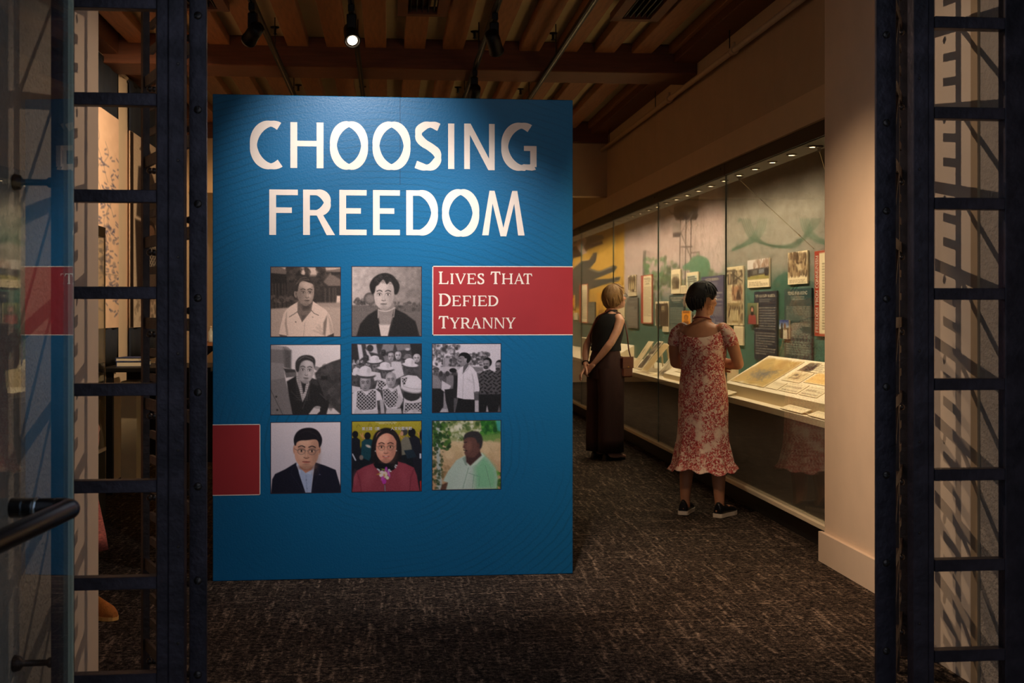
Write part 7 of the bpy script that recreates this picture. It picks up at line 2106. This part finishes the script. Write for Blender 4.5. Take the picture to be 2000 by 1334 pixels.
# far end of the left wall: shelf and stool
sf = thing('wall_shelf', (XLW + 0.12, 15.0, 1.0), 'short wooden wall shelf on the far left wall', 'shelf')
b = B(); b.box(XLW, XLW + 0.24, 14.5, 15.6, 0.985, 1.02, 0.003); b.build('board', m_wood, sf)
for y in (14.7, 15.4):
    b = B(); b.prism([(XLW, .985), (XLW + .18, .985), (XLW, .84)], y - .01, y + .01, axes=lambda x, z, yy: (x, yy, z)); b.build('bracket', m_black, sf)
bt = thing('bottle', (XLW + .12, 14.9, 1.021), 'small clear bottle on the far wooden shelf', 'bottle')
b = B(); b.lathe([(.03, 0), (.032, .02), (.032, .12), (.012, .15), (.012, .17)], (XLW + .12, 14.9, 1.0205), 14); b.build('flask', mat('frosted_glass', (206, 210, 206), .2, var=.03), bt)
b = B(); b.lathe([(.014, 0), (.014, .02)], (XLW + .12, 14.9, 1.1915), 12); b.build('cap', m_white, bt)
sx, sy = -1.93, 13.2
stl = thing('stool', (sx, sy, 0), 'padded stool on thin dark legs far behind the left gate leaf', 'stool')
b = B(); b.box(sx - .19, sx + .19, sy - .19, sy + .19, .62, .70, .02); b.build('seat', mat('grey_upholstery', (126, 108, 92), .85, var=.08), stl)
for ax in (-1, 1):
    for ay in (-1, 1):
        b = B(); b.tube([(sx + ax * .15, sy + ay * .15, .62), (sx + ax * .19, sy + ay * .19, .0)], .011, 8); b.build('leg', m_black, stl)

# ================================================================== CEILING FITTINGS AND PIPE
m_pipe = mat('pipe_paint', (208, 176, 132), 0.45, var=0.05)
pp = thing('sprinkler_pipe', (2.435, 10.0, 3.25), 'cream sprinkler pipe running along the top of the right wall', 'pipe')
b = B(); b.tube([(2.435, 6.65, 3.25), (2.435, 13.96, 3.25)], 0.021, 14); b.build('pipe_run', m_pipe, pp)
for px in (1433, 1307):
    _, y = on_x(px, 2.435)
    b = B(); b.tube([(2.435, y - .035, 3.25), (2.435, y + .035, 3.25)], 0.031, 14); b.tube([(2.435, y, 3.26), (2.435, y, 3.31)], .012, 8); b.build('coupling', m_pipe, pp)
for px in (1425, 1280, 1190):
    _, y = on_x(px, 2.435)
    b = B(); b.tube([(2.435, y, 3.27), (2.435, y, 3.42)], .004, 6); b.build('hanger_rod', m_black, pp)
m_spk = mat('sprinkler_metal', (40, 34, 30), 0.4, 0.6, var=0.1)
for px, py, lb in ((546, 62, 'leftmost sprinkler head in the near ceiling bay'), (926, 70, 'sprinkler head in the near ceiling bay left of the dark spotlight'), (1075, 73, 'rightmost sprinkler head in the near ceiling bay'),
                   (589, 173, 'leftmost sprinkler head just above the title panel'), (712, 176, 'sprinkler head just above the title panel beside the lit track'), (893, 177, 'sprinkler head just above the title panel left of the small distant spotlight'), (1011, 180, 'rightmost sprinkler head just above the title panel')):
    d = (3.535 - CAMZ) * FPX / (HY - py)
    u = (px - CX) / FPX
    x, y = d * (SN + CS * u), d * (CS - SN * u)
    k = round((x - 0.195 - 0.1535) / 0.307); x = 0.195 + 0.1535 + 0.307 * k
    t = thing('sprinkler', (x, y, 3.50), lb, 'sprinkler', 'ceiling sprinkler heads')
    b = B(); b.lathe([(.035, 0), (.032, .008), (.012, .012), (.010, .05)], (x, y, CEIL), 14, (0, 0, -1)); b.build('escutcheon', m_spk, t)
    b = B(); b.lathe([(.016, .05), (.018, .053), (.004, .06)], (x, y, CEIL), 12, (0, 0, -1)); b.build('deflector', m_spk, t)
for x, lb in ((-1.26, 'wooden ceiling vent box at the left gate leaf'), (0.22, 'wooden ceiling vent box at the top of the picture above the title panel'), (1.71, 'wooden ceiling vent box near the right wall')):
    t = thing('ceiling_vent', (x, 8.1, 3.42), lb, 'vent', 'wooden ceiling vents')
    z0, z1 = 3.435, 3.489
    b = B(); b.box(x - .17, x + .17, 7.70, 7.77, z0, z1); b.build('frame_rail', m_beam, t)
    b = B(); b.box(x - .17, x + .17, 8.43, 8.50, z0, z1); b.build('frame_rail', m_beam, t)
    b = B(); b.box(x - .17, x - .10, 7.77, 8.43, z0, z1); b.build('frame_rail', m_beam, t)
    b = B(); b.box(x + .10, x + .17, 7.77, 8.43, z0, z1); b.build('frame_rail', m_beam, t)
    for k in range(5):
        xx = x - .08 + .04 * k
        b = B(); b.box(xx - .004, xx + .004, 7.77, 8.43, z0 + .012, z1); b.build('grille_bar', m_black, t)

# ================================================================== CEILING TRACKS AND SPOTLIGHTS
m_track = mat('track_black', (20, 18, 17), 0.5, 0.3, var=0.1, scale=20)
m_lamp_face = mat('lamp_lens', (255, 240, 220), 0.4, emit=((255, 225, 190), 40.0))
m_lens_off = mat('lamp_lens_dark', (40, 38, 40), 0.2, var=0.1)
TZ = 3.295
TRACKS = [(-0.85, 'leftmost of the four thin black light tracks under the ceiling'), (-0.24, 'black light track carrying the lit spotlight'),
          (0.665, 'black light track right of the lit spotlight, with two dark spotlights'), (1.25, 'rightmost of the four black light tracks, without any visible spotlight')]
for x, lb in TRACKS:
    t = thing('light_track', (x, 9.0, TZ), lb, 'light track', 'ceiling light tracks')
    b = B()
    b.box(x - 0.018, x + 0.018, 5.05, 13.6, TZ, TZ + 0.03)
    b.build('rail', m_track, t)
    b = B(); b.box(x - 0.005, x + 0.005, 5.06, 13.59, TZ - 0.001, TZ)
    b.build('slot', m_lens_off, t)
    b = B()
    for y in (5.3, 7.2, 9.2, 11.0, 13.2):
        b.tube([(x, y, TZ + 0.03), (x, y, CEIL)], 0.004, 6)
    b.build('hanger_rods', m_track, t)

def spotlight(x, y, aim, label, lit=False, energy=0, size=60, blend=0.6, col=WARM, radius=0.03, group='track spotlights'):
    s = thing('track_spotlight', (x, y, TZ - 0.2), label, 'spotlight', group)
    b = B(); b.box(x - 0.02, x + 0.02, y - 0.09, y + 0.09, TZ - 0.045, TZ, 0.004)
    b.build('adapter', m_track, s)
    b = B(); b.box(x - 0.03, x + 0.03, y - 0.03, y + 0.05, TZ - 0.17, TZ - 0.045, 0.006)
    b.build('driver_box', m_track, s)
    c = Vector((x, y - 0.02, TZ - 0.18))
    dv = (Vector(aim) - c).normalized()
    b = B()
    b.lathe([(0.02, -0.09), (0.042, -0.085), (0.046, -0.03), (0.046, 0.055), (0.05, 0.06), (0.05, 0.075), (0.044, 0.075), (0.042, 0.06)], c, 20, dv)
    can = b.build('lamp_can', m_track, s)
    b = B(); b.lathe([(0.030, 0.06), (0.030, 0.064)], c, 20, dv)
    b.build('lens', m_lamp_face if lit else m_lens_off, can)
    if energy:
        light('spot_beam', 'SPOT', c + dv * 0.08, s, energy, col, aim=aim, spot_size=math.radians(size), spot_blend=blend, shadow_soft_size=radius)
    return s
# visible fixtures
NEU = (1.0, 0.91, 0.84)
spotlight(-0.85, 7.75, (-2.25, 10.45, 2.0), 'dark track spotlight on the leftmost track, aimed left', True, 420, 62, 0.8, col=(1, .74, .46))
spotlight(-0.24, 7.72, (0.15, 5.2, 0.9), 'lit track spotlight glaring above the blue title panel', lit=True, energy=20, size=45)
spotlight(0.665, 7.85, (1.5, 10.2, 1.4), 'dark track spotlight above the title panel right of the lit one')
spotlight(0.665, 9.72, (0.5, 13.5, 1.4), 'small distant track spotlight just above the top edge of the title panel')
# fixtures nearer the door, above the picture
spotlight(-0.85, 5.30, (2.10, 4.55, 1.1), 'track spotlight just inside the door on the leftmost track', True, 105, 62, 0.5, col=(1, .74, .54), radius=0.012)
spotlight(1.25, 5.30, (-1.08, 4.55, 1.0), 'track spotlight just inside the door on the rightmost track', True, 62, 62, 0.5, col=(1, .74, .54), radius=0.012)
spotlight(-0.24, 5.12, (-0.15, 6.44, 2.0), 'track spotlight washing the left top of the title panel', True, 150, 60, 1.0, col=NEU)
spotlight(0.665, 5.12, (0.30, 6.44, 0.95), 'track spotlight washing the right of the title panel', True, 170, 60, 1.0, col=NEU)
spotlight(0.665, 5.60, (2.40, 6.1, 0.35), 'track spotlight lighting the cream wall end beside the display case', True, 215, 78, 1.0, col=(1, .71, .47))
spotlight(-0.85, 12.9, (-2.25, 14.5, 1.5), 'track spotlight lighting the far left wall', True, 60, 85, 0.8)
